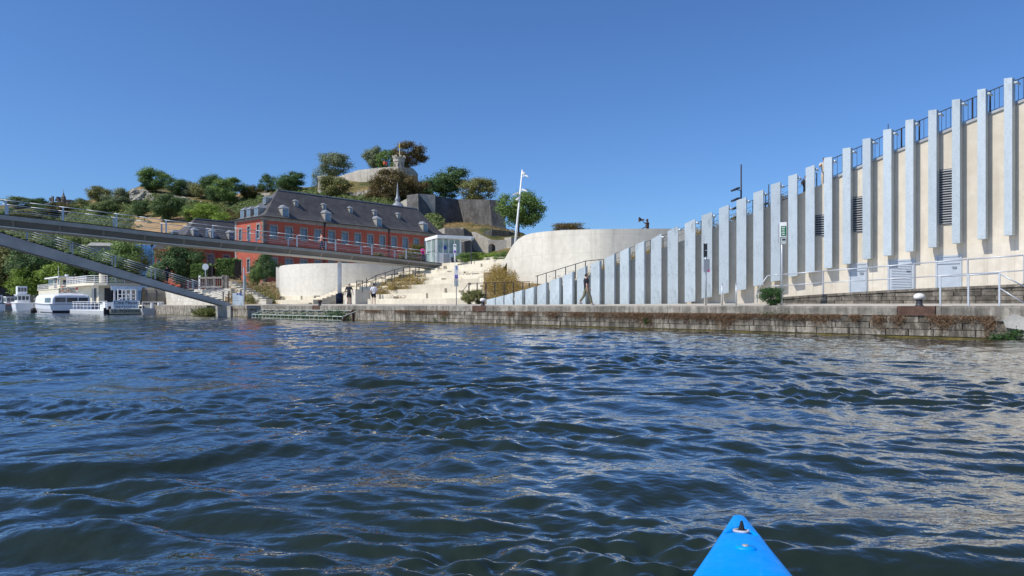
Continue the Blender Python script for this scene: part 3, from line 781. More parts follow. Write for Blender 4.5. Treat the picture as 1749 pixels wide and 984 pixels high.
for px, yb in ((801, 518), (815, 518), (830, 518), (845, 518), (861, 512), (877, 512), (893, 506), (904, 505)):
    p = sr2(px, 483); mb = MB(); mb.bar(p, (p.x, p.y, 1.2), .05, .08, (1, 0, 0)); mb.build('post', M['dark'], rl)

# path, low stone wall and grey handrails at the right
def sw(px): return SD(px, 4.3)
def swtop(px): return EYE + (HZ - interp(px, [1290, 1330, 1400, 1537, 1749, 1900], [516, 508, 503, 494.6, 485, 478])) / F * Q(sw(px), 4.3).y
path = structure('path')
mb = MB(); pxs = [1296, 1330, 1400, 1470, 1537, 1640, 1749, 1830]
for a, bb in zip(pxs, pxs[1:]):
    za, zb = swtop(a) - .03, swtop(bb) - .03
    A, B = Q(sw(a), 4.4, za), Q(sw(bb), 4.4, zb)
    C_, D_ = wallpt(bb, zb), wallpt(a, za)
    lo = lambda p: Vector((p.x, p.y, .9))
    mb.hexa([lo(A), lo(B), lo(C_), lo(D_)], [A, B, C_, D_])
mb.build('path_slab', M['pave'], path)
lw = thing('low_stone_wall', 'low dark mossy stone wall holding up the path behind the right part of the quay', 'wall', Q(sw(1500), 4.3, 1.15))
s0, s1 = sw(1800), sw(1326)
mb = MB(); mb.add([], [])
pxs = [1326, 1400, 1537, 1749, 1800]
for a, bb in zip(pxs, pxs[1:]):
    mb.hexa([Q(sw(a), 4.24, .95), Q(sw(bb), 4.24, .95), Q(sw(bb), 4.42, .95), Q(sw(a), 4.42, .95)], [Q(sw(a), 4.24, swtop(a) - .12), Q(sw(bb), 4.24, swtop(bb) - .12), Q(sw(bb), 4.42, swtop(bb) - .12), Q(sw(a), 4.42, swtop(a) - .12)])
mb.build('wall_core', M['low'], lw)
def pxof(s, d):
    p = Q(s, d); return p.x / p.y * F + CX
rs = random.Random(9)
for c in range(5):
    z0 = 1.16 + c * .17; s = s0 + rs.uniform(0, .4)
    while s < s1:
        L = rs.uniform(.45, .95); e = min(s + L, s1)
        top = swtop(pxof((s + e) / 2, 4.3)) - .10
        zt = min(z0 + .162, top)
        if zt - z0 > .05:
            pr = 4.2 + rs.uniform(-.02, .02); mb = MB(); k = .012
            fr_ = [Q(e - .01 - k, pr, z0 + k), Q(s + .01 + k, pr, z0 + k), Q(s + .01 + k, pr, zt - k), Q(e - .01 - k, pr, zt - k)]
            md = [Q(e - .01, pr + k, z0), Q(s + .01, pr + k, z0), Q(s + .01, pr + k, zt), Q(e - .01, pr + k, zt)]
            bk = [Q(e - .01, 4.3, z0), Q(s + .01, 4.3, z0), Q(s + .01, 4.3, zt), Q(e - .01, 4.3, zt)]
            mb.add(fr_ + md + bk, [(0, 1, 2, 3)] + [(i, 4 + i, 4 + (i + 1) % 4, (i + 1) % 4) for i in range(4)] + [(4 + i, 8 + i, 8 + (i + 1) % 4, 4 + (i + 1) % 4) for i in range(4)])
            mb.build('stone', M['low'], lw)
        s = e
s = s0
while s < s1 - .1:
    e = min(s + rs.uniform(.9, 1.4), s1); za, zb = swtop(pxof(s, 4.3)), swtop(pxof(e, 4.3)); mb = MB()
    mb.hexa([Q(e - .006, 4.16, zb - .10), Q(s + .006, 4.16, za - .10), Q(s + .006, 4.46, za - .10), Q(e - .006, 4.46, zb - .10)], [Q(e - .006, 4.16, zb), Q(s + .006, 4.16, za), Q(s + .006, 4.46, za), Q(e - .006, 4.46, zb)])
    mb.build('coping_stone', M['low'], lw); s = e
hr = thing('path_handrail', 'long pale grey handrail with two rails along the path below the cream wall', 'railing', Q(sw(1500), 4.34, swtop(1500)))
def pr_(px, y, d=4.34): 
    s = SD(px, d); p = Q(s, d); return p + Vector((0, 0, EYE + (HZ - y) / F * p.y))
top = [(1293, 497), (1311, 471), (1336, 469), (1406, 463), (1480, 457.5), (1561, 450.5), (1653, 443), (1749, 436), (1850, 428)]
mid = [(1316, 489), (1336, 488), (1406, 483), (1480, 479), (1561, 474), (1653, 468), (1749, 462), (1850, 455)]
mb = MB(); mb.tube([pr_(*t) for t in top], .028, 8); mb.build('rail', M['galv'], hr, True)
mb = MB(); mb.tube([pr_(*t) for t in mid], .022, 8); mb.build('rail', M['galv'], hr, True)
for px, y, yb in ((1293, 497, 517), (1336, 466, 508), (1406, 462, 503), (1480, 457, 498), (1561, 450, 493.5), (1653, 442, 489), (1749, 435, 485), (1850, 427, 480)):
    a = pr_(px, y); bt = pr_(px, yb); mb = MB(); mb.bar(bt, a, .05, .06, tuple(E1)); mb.build('post', M['grey'], hr)
hr = thing('stair_handrail', 'light grey handrail sloping down to the river stairs at the right edge', 'railing', Q(SD(1650, .45), .45, 1.1))
g = lambda px, y: pr_(px, y, .45)
mb = MB(); mb.tube([g(1605, 472.5), g(1706, 467), g(1749, 489), g(1790, 508)], .024, 8); mb.build('rail', M['galv'], hr, True)
mb = MB(); mb.tube([g(1707, 492), g(1749, 518), g(1790, 541)], .02, 8); mb.build('rail', M['galv'], hr, True)
for px, y in ((1606, 471), (1654, 469), (1707, 466.5)):
    a = g(px, y); mb = MB(); mb.bar((a.x, a.y, 1.09), a, .05, .05, tuple(E1)); mb.build('post', M['galv'], hr)

# ------------------------------------------------------------------ signs and posts on the quay
def qpost(px, d): return Q(SD(px, d), d, 1.13)
def zat(p, y): return EYE + (HZ - y) / F * p.y
def panel(mb, c, w, z0, z1, th, d=(1, 0, 0)):
    d = Vector(d).normalized(); n = Vector((-d.y, d.x, 0))
    return mb.hexa([c - d * w / 2 - n * th / 2 + Vector((0, 0, z0)), c + d * w / 2 - n * th / 2 + Vector((0, 0, z0)), c + d * w / 2 + n * th / 2 + Vector((0, 0, z0)), c - d * w / 2 + n * th / 2 + Vector((0, 0, z0))],
                   [c - d * w / 2 - n * th / 2 + Vector((0, 0, z1)), c + d * w / 2 - n * th / 2 + Vector((0, 0, z1)), c + d * w / 2 + n * th / 2 + Vector((0, 0, z1)), c - d * w / 2 + n * th / 2 + Vector((0, 0, z1))])
def flat(p): return Vector((p.x, p.y, 0))
def text_obj(name, cu, parent):
    tmp = bpy.data.objects.new(name, cu); COL.objects.link(tmp); bpy.context.view_layer.update()
    me = bpy.data.meshes.new_from_object(tmp.evaluated_get(bpy.context.evaluated_depsgraph_get())); me.name = name
    bpy.data.objects.remove(tmp); o = bpy.data.objects.new(name, me); COL.objects.link(o); o.parent = parent; return o
def text(body, size, parent, loc, rot, mat, name='lettering', ext=.004, align='CENTER', sx=1.0):
    cu = bpy.data.curves.new(name, 'FONT'); cu.body = body; cu.size = size; cu.extrude = ext; cu.align_x = align; cu.align_y = 'CENTER'
    cu.materials.append(mat)
    o = text_obj(name, cu, parent)
    o.location = MW[parent].inverted() @ Vector(loc); o.rotation_euler = rot; o.scale = (sx, 1, 1)
    return o
# back of a two board sign
b0 = qpost(1205.5, .9); t = thing('sign_post', 'grey pole carrying two sign boards seen from behind, with a pink sticker', 'sign', b0)
mb = MB(); mb.cyl(b0, flat(b0) + Vector((0, 0, zat(b0, 414))), .042, .038, 10); mb.build('pole', M['galv'], t, True)
c = flat(b0) - Vector((0, .06, 0))
mb = MB(); panel(mb, c - Vector((.035, 0, 0)), .24, zat(b0, 440), zat(b0, 416), .03, (.8, .6, 0)); bd = mb.build('board', M['dark'], t)
mb = MB()
for z in (416.5, 428, 439.5): mb.bar(c + Vector((-.13, -.04, zat(b0, z))), c + Vector((.06, -.03, zat(b0, z))), .03, .03)
mb.build('frame', M['galv'], bd)
mb = MB(); panel(mb, c + Vector((.02, 0, 0)), .29, zat(b0, 465), zat(b0, 443), .03, (.98, .2, 0)); bd = mb.build('board', M['grey'], t)
mb = MB(); panel(mb, c + Vector((.11, -.03, 0)), .09, zat(b0, 464), zat(b0, 461), .012, (.98, .2, 0)); mb.build('sticker', M['pink'], bd)
# green and white sign
b0 = qpost(1335.5, 1.6); t = thing('sign_post', 'grey pole with a green and white information board in front of the cream wall', 'sign', b0)
mb = MB(); mb.cyl(b0, flat(b0) + Vector((0, 0, zat(b0, 381))), .042, .038, 10); mb.build('pole', M['galv'], t, True)
c = flat(b0) - Vector((0, .06, 0)); dv = (.96, -.28, 0)
mb = MB(); panel(mb, c + Vector((.03, 0, 0)), .27, zat(b0, 405), zat(b0, 380), .03, dv); bd = mb.build('board', M['white'], t)
mb = MB(); panel(mb, c + Vector((.04, -.022, 0)), .21, zat(b0, 403.5), zat(b0, 386.5), .012, dv); mb.build('panel_face', M['greensign'], bd)
for k, y in enumerate((389, 392, 395, 398, 401)):
    mb = MB(); panel(mb, c + Vector((.03 - .01 * (k % 2), -.031, 0)), .13 - .02 * (k % 3), zat(b0, y + .6), zat(b0, y - .5), .008, dv); mb.build('text_line', M['white'], bd)
mb = MB(); panel(mb, c + Vector((.05, 0, 0)), .20, zat(b0, 417), zat(b0, 406.5), .03, dv); bd = mb.build('board', M['signgrey'], t)
mb = MB(); panel(mb, c + Vector((.05, -.02, 0)), .13, zat(b0, 411), zat(b0, 408), .012, dv); mb.build('pictogram', M['ink'], bd)
mb = MB(); panel(mb, c - Vector((.14, -.08, 0)), .06, zat(b0, 415), zat(b0, 383), .04, (.3, .95, 0)); mb.build('side_board', M['grey'], t)
for px, lab in ((1233.5, 'short grey metal post on the quay, the left one of a pair'), (1257.5, 'short grey metal post on the quay, the right one of a pair')):
    b0 = qpost(px, 1.0); t = thing('metal_post', lab, 'post', b0, 0, 'short posts on the quay')
    mb = MB(); mb.cyl(b0, flat(b0) + Vector((0, 0, zat(b0, 486))), .035, .033, 10); mb.build('tube', M['galv'], t, True)
    mb = MB(); mb.ball(flat(b0) + Vector((0, 0, zat(b0, 485.3))), .042, 10, 6); mb.build('cap', M['grey'], t, True)
# totem with blue pictograms in front of the steps
b0 = qpost(779.5, 1.4); t = thing('sign_post', 'thin pole with a white board of blue and violet symbols and a grey board below', 'sign', b0)
mb = MB(); mb.cyl(b0, flat(b0) + Vector((0, 0, zat(b0, 455))), .03, .03, 8); mb.build('pole', M['grey'], t, True)
c = flat(b0) - Vector((0, .05, 0))
mb = MB(); panel(mb, c, .25, zat(b0, 476.5), zat(b0, 453), .03, (1, .2, 0)); bd = mb.build('board', M['white'], t)
mb = MB(); mb.cyl(c + Vector((0, -.03, zat(b0, 456))), c + Vector((0, -.02, zat(b0, 456))), .05, .05, 12); mb.build('pictogram', M['bluesign'], bd)
mb = MB(); mb.cyl(c + Vector((.01, -.03, zat(b0, 459.5))), c + Vector((.01, -.02, zat(b0, 459.5))), .04, .04, 12); mb.build('pictogram', M['bluesign'], bd)
mb = MB(); panel(mb, c + Vector((0, -.022, 0)), .17, zat(b0, 475.5), zat(b0, 469.5), .012, (1, .2, 0)); mb.build('panel_face', M['violet'], bd)
text('P', .15, bd, c + Vector((0, -.034, zat(b0, 472.6))), (PI / 2, 0, math.atan2(.2, 1)), M['white'], 'letter', .003)
mb = MB(); panel(mb, c, .27, zat(b0, 489.5), zat(b0, 477.5), .03, (1, .2, 0)); bd = mb.build('board', M['signgrey'], t)
mb = MB(); panel(mb, c + Vector((0, -.022, 0)), .05, zat(b0, 487), zat(b0, 480), .012, (1, .2, 0)); mb.build('text_line', M['grey'], bd)
# tall white pole sign by the kiosk
b0 = PX(777, 66, 5.0); t = thing('sign_post', 'white pole sign with a violet square, standing higher up in front of the white kiosk', 'sign', b0)
mb = MB(); mb.cyl(b0, flat(b0) + Vector((0, 0, zat(b0, 417))), .06, .06, 8); mb.build('pole', M['white'], t, True)
c = flat(b0) - Vector((0, .09, 0))
mb = MB(); panel(mb, c, .26, zat(b0, 433), zat(b0, 417), .05, (1, .2, 0)); bd = mb.build('board', M['white'], t)
mb = MB(); panel(mb, c + Vector((0, -.04, 0)), .18, zat(b0, 432), zat(b0, 428), .02, (1, .2, 0)); mb.build('panel_face', M['violet'], bd)
mb = MB(); panel(mb, c + Vector((0, -.04, 0)), .1, zat(b0, 421.5), zat(b0, 419), .02, (1, .2, 0)); mb.build('pictogram', M['ink'], bd)
# galvanised post and information board left of the foot of the stairs
b0 = qpost(416.5, 1.2); t = thing('metal_post', 'tall flat galvanised post at the foot of the bridge stairs', 'post', b0)
mb = MB(); mb.bar(b0, flat(b0) + Vector((0, 0, zat(b0, 457))), .15, .10, tuple(E1)); mb.build('tube', M['galv'], t)
mb = MB(); mb.bar(flat(b0) + Vector((.13, 0, zat(b0, 497))), flat(b0) + Vector((.13, 0, zat(b0, 470))), .06, .2, tuple(E1)); mb.build('side_box', M['signgrey'], t)
b0 = Q(SD(406, .9), .9, 1.1); t = thing('information_board', 'pale blue information board with dark title strip at the foot of the bridge stairs', 'board', b0)
mb = MB(); panel(mb, flat(b0), 1.0, 1.12, zat(b0, 500.5), .04, (1, .1, 0)); bd = mb.build('board', M['signpale'], t)
mb = MB()
for u, w in ((-.33, .25), (-.02, .17), (.28, .26)): panel(mb, flat(b0) + Vector((u, -.03, 0)), w, zat(b0, 503.5), zat(b0, 501), .012, (1, .1, 0))
mb.build('title_strip', M['bluesign'], bd)
mb = MB()
for y in (509, 513): panel(mb, flat(b0) + Vector((-.15, -.03, 0)), .5, zat(b0, y + .5), zat(b0, y - .3), .012, (1, .1, 0))
mb.build('text_line', M['grey'], bd)
# floodlight masts
def mast(a, bpt, r, lamps, mat, lmat, label, side=1):
    t = thing('light_mast', label, 'light mast', a)
    mb = MB(); mb.cyl(a, bpt, r, r * .55, 10); mb.build('pole', mat, t, True)
    d = Vector(bpt) - Vector(a)
    for f, sd in lamps:
        p = Vector(a) + d * f; mb = MB(); q = p + Vector((sd * .42 * side, -.1, .05)); mb.bar(p, q, .05, .05)
        mb.build('arm', mat, t)
        mb = MB(); mb.bar(q + Vector((sd * -.22, .06, .12)), q + Vector((sd * .26, -.10, -.10)), .34, .12); mb.build('floodlight', lmat, t)
mast(PX(876, 74, 5.2), P(892, 290, 74), .125, [(.93, 1), (.78, 1), (.745, -1), (.69, -.4), (.96, .4)], M['white'], M['white'], 'leaning white floodlight mast rising behind the end of the drum wall')
mast(PX(1265.5, 50, 4.5), P(1266, 281, 50), .085, [(.72, -1), (.61, -1), (.52, -1), (.42, -1)], M['dark'], M['dark'], 'tall dark mast with four floodlights above the middle of the ramp')
mast(PX(1313, 62, 4.5), P(1313, 315, 62), .075, [(.75, -.8), (.6, -.8), (.5, .3)], M['dark'], M['dark'], 'shorter dark floodlight mast just right of the tall one')
mast(PX(1517, 60, 4.5), P(1517, 212, 60), .06, [(.9, .5)], M['dark'], M['dark'], 'dark mast tip showing above the railing of the high wall')

# ------------------------------------------------------------------ drum wall, steps, round wall
dw = thing('drum_wall', 'big pale curved concrete wall with a swept left end, in the middle of the scene', 'wall', PX(1000, 52, 1))
DR = [(853, 60, 452, 458), (860, 59, 446, 500), (868, 57.8, 432, 521), (876, 56.8, 418, 521), (885, 55.8, 408.5, 521), (895, 54.8, 402.5, 521), (908, 53.8, 398.5, 521), (930, 52.6, 395.5, 521), (960, 51.4, 393.3, 521), (990, 50.6, 392.2, 521), (1010, 50.2, 391.8, 521), (1025, 50.0, 391.5, 521), (1050, 50.0, 391, 521), (1100, 50.4, 390.5, 521), (1150, 51, 390.5, 521), (1230, 52, 392, 521)]
px_ = np.array([d[0] for d in DR]); fine_px = np.concatenate([np.linspace(a, b2, 9)[:-1] for a, b2 in zip(px_, px_[1:])] + [[px_[-1]]])
def smooth(a, n=6):
    a = a.copy()
    for _ in range(n): a[1:-1] = (a[:-2] + 2 * a[1:-1] + a[2:]) / 4
    return a
zz_ = smooth(np.interp(fine_px, px_, [d[1] for d in DR]), 14); yt_ = smooth(np.interp(fine_px, px_, [d[2] for d in DR]), 3)
groups_ = [0, 8, 16, 24, 32, 36, 40, 44, 48, 52, 56, 60]
cuts = [0, 36, 60, 72, 84, 96, 104, 112, 120]
for a, b2 in zip(cuts, cuts[1:]):
    T = [P(fine_px[i], yt_[i], zz_[i]) for i in range(a, b2 + 1)]; B = [Vector((p.x, p.y, 1.0 if fine_px[i] > 866 else p.z - .6)) for p, i in zip(T, range(a, b2 + 1))]
    d0 = (T[1] - T[0]).normalized() * .004; T[0] = T[0] + d0; B[0] = B[0] + Vector((d0.x, d0.y, 0))
    mb = MB(); mb.wall(T, B, .45); mb.build('pour_section', M['drum'], dw)
rw = thing('round_wall', 'smooth pale rounded concrete wall in front of the red brick building', 'wall', PX(580, 78, 2.8))
RW = [(477.5, 86), (477.2, 84.6), (479.5, 83), (486, 81.4), (500, 79.8), (520, 78.6), (545, 77.8), (580, 77.4), (615, 77.8), (650, 78.8), (690, 81), (735, 85)]
rq = np.linspace(0, len(RW) - 1, 73); rpx = smooth(np.interp(rq, range(len(RW)), [r[0] for r in RW]), 10); rz_ = smooth(np.interp(rq, range(len(RW)), [r[1] for r in RW]), 10)
for a, b2 in ((0, 40), (40, 52), (52, 60), (60, 72)):
    T = [PX(rpx[i], rz_[i], 5.72) for i in range(a, b2 + 1)]; B = [Vector((p.x, p.y, 1.3)) for p in T]
    d0 = (T[1] - T[0]).normalized() * .004; T[0] = T[0] + d0; B[0] = B[0] + d0
    mb = MB(); mb.wall(T, B, .4); mb.build('pour_section', M['round'], rw)

steps = structure('terrace_steps')
TD, TH0, TH, D0 = 1.5, 1.24, .45, 6.6
rs = random.Random(21)
def tier(k, sl, sr_, back=None):
    d0 = D0 + TD * k; zt = TH0 + TH * (k + 1); s = sr_
    while s < sl - .2:
        L = rs.uniform(2.2, 4.2); e = min(s + L, sl)
        jog = rs.choice([0, 0, 0, .25, -.2]) if k > 0 else 0
        mb = MB(); j = .006
        pr = [(d0 + jog, zt - TH - .02), (d0 + jog, zt - .02), (d0 + jog + .02, zt), (d0 + TD + (back or .4), zt), (d0 + TD + (back or .4), zt - TH - .02)]
        mb.extrude([Q(s + j, d, z - (rs.random() * .0)) for d, z in pr], E2 * (e - s - 2 * j)); mb.build('step_block', M['step'], steps)
        if rs.random() < .33 and k > 0 and e - s > 2.4:       # half height seat step standing in front
            q = rs.uniform(s + .2, e - 1.6); mb = MB(); w = rs.uniform(1.1, 1.6)
            mb.qbox(q, q + w, d0 + jog - .55, d0 + jog - .004, zt - TH + .004, zt - TH * .5); mb.build('half_step', M['step'], steps)
        s = e
RIGHT = [846, 850, 852, 854, 856, 858, 858, 860, 862, 864, 866]
LEFT = [628, 634, 642, 648, 652, 660, 668, 680, 690, 700, 712]
for k in range(11):
    d = D0 + TD * k
    tier(k, SD(LEFT[k], d) if k < 3 else SD(LEFT[k], d), SD(RIGHT[k], d), 8.0 if k == 10 else None)
for k, (a, b2) in enumerate(((425, 535), (448, 536), (452, 537), (470, 642))):
    d = D0 + TD * k; tier(k, SD(a, d), SD(b2, d), 8.0 if k == 3 else None)
for k in range(4, 7):
    d = D0 + TD * k; tier(k, SD(560 + 30 * (k - 4), d), SD(LEFT[k] + 2, d))
# small stair flight between the two blocks
for k in range(9):
    d = 6.2 + k * .5; z = 1.24 + (k + 1) * .155; mb = MB(); mb.qbox(SD(555, 8), SD(536.5, 8), d, 6.2 + 11 * .5, z - .155, z); mb.build('tread', M['step'], steps)
for k in range(3):
    d = 9.4 + k * .6; z = TH0 + TH * (k + 1); mb = MB(); mb.qbox(SD(603, 9), SD(556, 8), d, 11.6, z - TH - .02, z); mb.build('step_block', M['step'], steps)
for k in range(10):
    d = 7.6 + k * .38; z = 1.24 + (k + 1) * .18; mb = MB(); mb.qbox(SD(626, 8), SD(610, 8), d, 11.6, z - .18, z); mb.build('tread', M['step'], steps)
mb = MB(); mb.qbox(SD(609, 8), SD(604, 8), 7.0, 11.6, 1.2, 2.35); mb.build('stair_cheek', M['drum'], steps)
mb = MB(); mb.qbox(SD(628, 8) - .5, SD(627, 8), 6.4, 14, 1.2, 2.6); mb.build('stair_cheek', M['drum'], steps)
plateau = structure('plateau')
mb = MB(); pl = [PX(690, 88, 0), PX(740, 84, 0), PX(800, 80, 0), PX(853, 74, 0), PX(874, 63, 0), PX(960, 56, 0), PX(1000, 52.5, 0), PX(1150, 53.5, 0), PX(1300, 60, 0), PX(1900, 50, 0), PX(1700, 140, 0), PX(700, 140, 0)]
mb.prism([(p.x, p.y) for p in pl], .9, 5.45); mb.build('plateau_ground', M['step'], plateau)
# handrails on the stair ramp left of the steps
rl = thing('stair_railing', 'dark green railing climbing the ramp between the two blocks of steps', 'railing', PX(690, 66, 3))
def ra(px, y): return P(px, y, 63 + (px - 608) * .06)
A_ = [(609, 480), (619, 480)]; tops = [(625, 481), (642, 471), (658, 466), (673, 461), (689, 457), (700, 455)]
mb = MB(); mb.tube([ra(*p) for p in tops], .03); mb.tube([ra(609, 480), ra(620, 480)], .03); mb.tube([ra(609, 487), ra(634, 480), ra(669, 469), ra(717, 460)], .025); mb.build('rail', M['dark'], rl)
for px, y, yb in ((609, 480, 494), (619, 480, 497), (633.5, 480, 490), (637, 480, 490), (642, 470, 486), (658, 466, 482), (669, 469, 479), (674, 461, 477), (689, 457, 472), (700, 456, 470), (710, 456, 470), (716, 456, 470), (626, 475, 489)):
    mb = MB(); mb.bar(ra(px, yb + 3), ra(px, y), .06, .06, (1, 0, 0)); mb.build('post', M['dark'], rl)

# ------------------------------------------------------------------ left part of the embankment
upper = structure('upper_embankment')
mb = MB(); pts = [Q(72.5, 13), Q(96, 9), Q(96, 40), Q(230, 40), Q(230, 75), Q(72.5, 75)]
mb.prism([(p.x, p.y) for p in pts], .9, 2.95); mb.build('embankment_ground', M['soil'], upper)
lw = thing('limestone_wall', 'white limestone block wall under the bridge stairs', 'wall', Q(88, 3, 1))
for c in range(4):
    s = SD(337, 3.0) + (c % 2) * .35
    while s < 95.5:
        L = rs.uniform(.7, 1.2); e = min(s + L, 96); mb = MB()
        mb.qbox(s + .006, e - .006, 3.0 + rs.uniform(0, .012), 3.8, 1.12 + c * .46, 1.12 + c * .46 + .45); mb.build('block', M['lime'], lw); s = e
lw = thing('stepped_parapet', 'pale limestone wall stepping down to the right beside the dry bank', 'wall', Q(72, 6, 1))
for i in range(9):
    a = 388 + i * 7.4; b2 = a + 7.4; d = 5.0; s1_, s0_ = SD(a, d), SD(b2, d); zt = EYE + (HZ - (483 + i * 3.7)) / F * Q((s0_ + s1_) / 2, d).y
    n = max(1, int((zt - 1.15) / .42))
    for c in range(n):
        z0 = 1.15 + (zt - 1.15) * c / n; z1 = 1.15 + (zt - 1.15) * (c + 1) / n; mb = MB(); mb.qbox(s0_ + .01, s1_ - .01, d + rs.uniform(0, .04), d + .7, z0 + .005, z1 - .005); mb.build('block', M['lime'], lw)
    mb = MB(); mb.qbox(s0_ - .12, s1_ - .1, d - .05, d + .75, zt, zt + .12); mb.build('capstone', M['lime'], lw)
mb = MB(); pts = []
for i, px in enumerate(np.linspace(384, 478, 9)):
    for j, z in enumerate(np.linspace(77, 96, 6)):
        h = 1.2 + (z - 77) * .16 + .5 * max(0, (430 - px) / 46) * min(1, (z - 76) / 5); pts.append(PX(px, z, h))
fs = [(i * 6 + j, (i + 1) * 6 + j, (i + 1) * 6 + j + 1, i * 6 + j + 1) for i in range(8) for j in range(5)]
bank = structure('dry_bank'); mb.add(pts, fs); mb.build('bank_soil', M['soil'], bank, True)
mb = MB(); mb.add([PX(336, 80, 1.0), PX(392, 80, 1.0), PX(392, 80, 2.95), PX(336, 80, 2.95)], [(0, 1, 2, 3)]); mb = MB()
lw = thing('stair_side_wall', 'pale wall behind the lower end of the bridge stairs', 'wall', PX(360, 80, 1))
mb.wall([PX(332, 83, 3.0), PX(395, 79.5, 3.0)], [PX(332, 83, 1.0), PX(395, 79.5, 1.0)], .4); mb.build('wall_face', M['lime'], lw)
wf = thing('timber_fence', 'weathered grey timber fence of thick posts and upright boards above the stairs', 'fence', PX(362, 81, 3))
for i, px in enumerate((341, 353, 366, 381)):
    p = PX(px, 82 - i * .55, 0); mb = MB(); mb.bar((p.x, p.y, 2.9), (p.x, p.y, 4.55 if i in (0, 3) else 4.45), .26 if i else .12, .22, (1, 0, 0)); mb.build('post', M['white'] if i == 0 else M['wood'], wf)
a0, a1 = PX(341, 82, 0), PX(381, 80.3, 0)
for z in (4.25, 3.2):
    mb = MB(); mb.bar(a0 + Vector((0, -.12, z)), a1 + Vector((0, -.12, z)), .12, .2); mb.build('rail', M['wood'], wf)
for i in range(11):
    p = a0.lerp(a1, (i + .5) / 11); mb = MB(); mb.bar(p + Vector((0, -.02, 3.2)), p + Vector((0, -.02, 4.2)), .17, .05, (1, 0, 0)); mb.build('board', M['wood'], wf)
p = PX(387, 80.5, 0); mb = MB(); mb.bar((p.x, p.y, 2.9), (p.x, p.y, 4.5), .5, .3, (1, 0, 0)); mb.build('end_post', M['wood'], wf)
M['crib'] = plain('green_grey_metal', (.42, .46, .42), .6, .1, .2)
# plant crib on the quay wall
cr = thing('plant_crib', 'sloping galvanised frame full of green plants fixed along the foot of the quay wall', 'frame', Q(SD(520, 0), -.5, .3))
sA, sB = SD(437, -.6), SD(592, -.6); sA = min(sA, 68)
mb = MB(); mb.bar(Q(sA, -.95, .30), Q(sB, -.95, .30), .06, .06); mb.bar(Q(sA, -.95, .0), Q(sB, -.95, .0), .06, .06); mb.bar(Q(sA, -.1, .74), Q(sB, -.1, .74), .05, .05); mb.build('rail', M['crib'], cr)
n = 11
for i in range(n + 1):
    s = sA + (sB - sA) * i / n
    mb = MB(); mb.bar(Q(s, -.95, .30), Q(s - .75, -.1, .74), .05, .05); mb.build('strut', M['crib'], cr)
for i in range(2 * n + 1):
    s = sA + (sB - sA) * i / (2 * n)
    mb = MB(); mb.bar(Q(s, -.95, -.1), Q(s, -.95, .30), .04, .04, (1, 0, 0)); mb.build('upright', M['crib'], cr)
mb = MB(); mb.bar(Q(sB - .05, -.98, .0), Q(sB - .05, -.05, .78), .1, .14); mb.qbox(sB - .1, sB, -.15, -.02, -.1, .78); mb.build('end_frame', M['rust'], cr)

# ------------------------------------------------------------------ footbridge
br = thing('footbridge', 'long grey steel footbridge sloping down to the white kiosk on one round column', 'bridge', (-17, 70, 1.2))
bA, bD = Vector((-39.65, 55, 0)), Vector((32.16, 21, 0)); bdir = bD.normalized(); bn = Vector((-bdir.y, bdir.x, 0))   # bn points away from the river viewer
def bu(px):
    t = (px - CX) / F; return (55 * t + 39.65) / (32.16 - 21 * t)
_bp = [0, 140, 285, 400, 535, 650, 755]; _by = [365.5, 381, 398.5, 410.5, 424.5, 437.5, 450]
_bu = [bu(p) for p in _bp]; _bh = [EYE + (HZ - y) / F * (55 + 21 * u) for y, u in zip(_by, _bu)]
def bh(u):
    if u < 0: return _bh[0] + u * -1.2
    return float(np.interp(u, _bu, _bh))
def bpnt(u, a=0.0, dz=0.0): p = bA + bD * u + bn * a; p.z = bh(u) + dz; return p
def bk(u): return 1.0 - .42 * max(0, u) ** 1.5
us = list(np.linspace(-.75, 1.0, 36))
W = 3.0
def sweep(mb, prof, us):
    n = len(prof(us[0])); vs = []
    for u in us: vs += prof(u)
    fs = [(i * n + j, i * n + (j + 1) % n, (i + 1) * n + (j + 1) % n, (i + 1) * n + j) for i in range(len(us) - 1) for j in range(n)]
    fs += [tuple(range(n - 1, -1, -1)), tuple(range((len(us) - 1) * n, len(us) * n))]
    mb.add(vs, [tuple(reversed(f)) for f in fs])
mb = MB(); sweep(mb, lambda u: [bpnt(u, .02, -.05), bpnt(u, .02, -.40 * bk(u)), bpnt(u, W - .02, -.40 * bk(u)), bpnt(u, W - .02, -.05)], us); mb.build('side_girder', M['bridge'], br)
mb = MB(); sweep(mb, lambda u: [bpnt(u, .12, -.40 * bk(u) - .004), bpnt(u, .62, -.86 * bk(u)), bpnt(u, W - .62, -.86 * bk(u)), bpnt(u, W - .12, -.40 * bk(u) - .004)], us); mb.build('box_girder', M['bridgeshade'], br)
mb = MB(); sweep(mb, lambda u: [bpnt(u, .50, -.862 * bk(u)), bpnt(u, .50, -.96 * bk(u)), bpnt(u, W - .5, -.96 * bk(u)), bpnt(u, W - .5, -.862 * bk(u))], us); mb.build('bottom_flange', M['flange'], br)
mb = MB(); sweep(mb, lambda u: [bpnt(u, .0, .02), bpnt(u, .0, -.045), bpnt(u, W, -.045), bpnt(u, W, .02)], us); mb.build('deck', M['deck'], br)
for u in np.linspace(-.7, .98, 22):
    mb = MB(); mb.hexa([bpnt(u, .05, -.41 * bk(u)), bpnt(u + .0035, .05, -.41 * bk(u)), bpnt(u + .0035, .60, -.85 * bk(u)), bpnt(u, .60, -.85 * bk(u))], [bpnt(u, .05, -.40 * bk(u)), bpnt(u + .0035, .05, -.40 * bk(u)), bpnt(u + .0035, .64, -.42 * bk(u)), bpnt(u, .64, -.42 * bk(u))])
    mb.build('rib', M['bridge'], br)
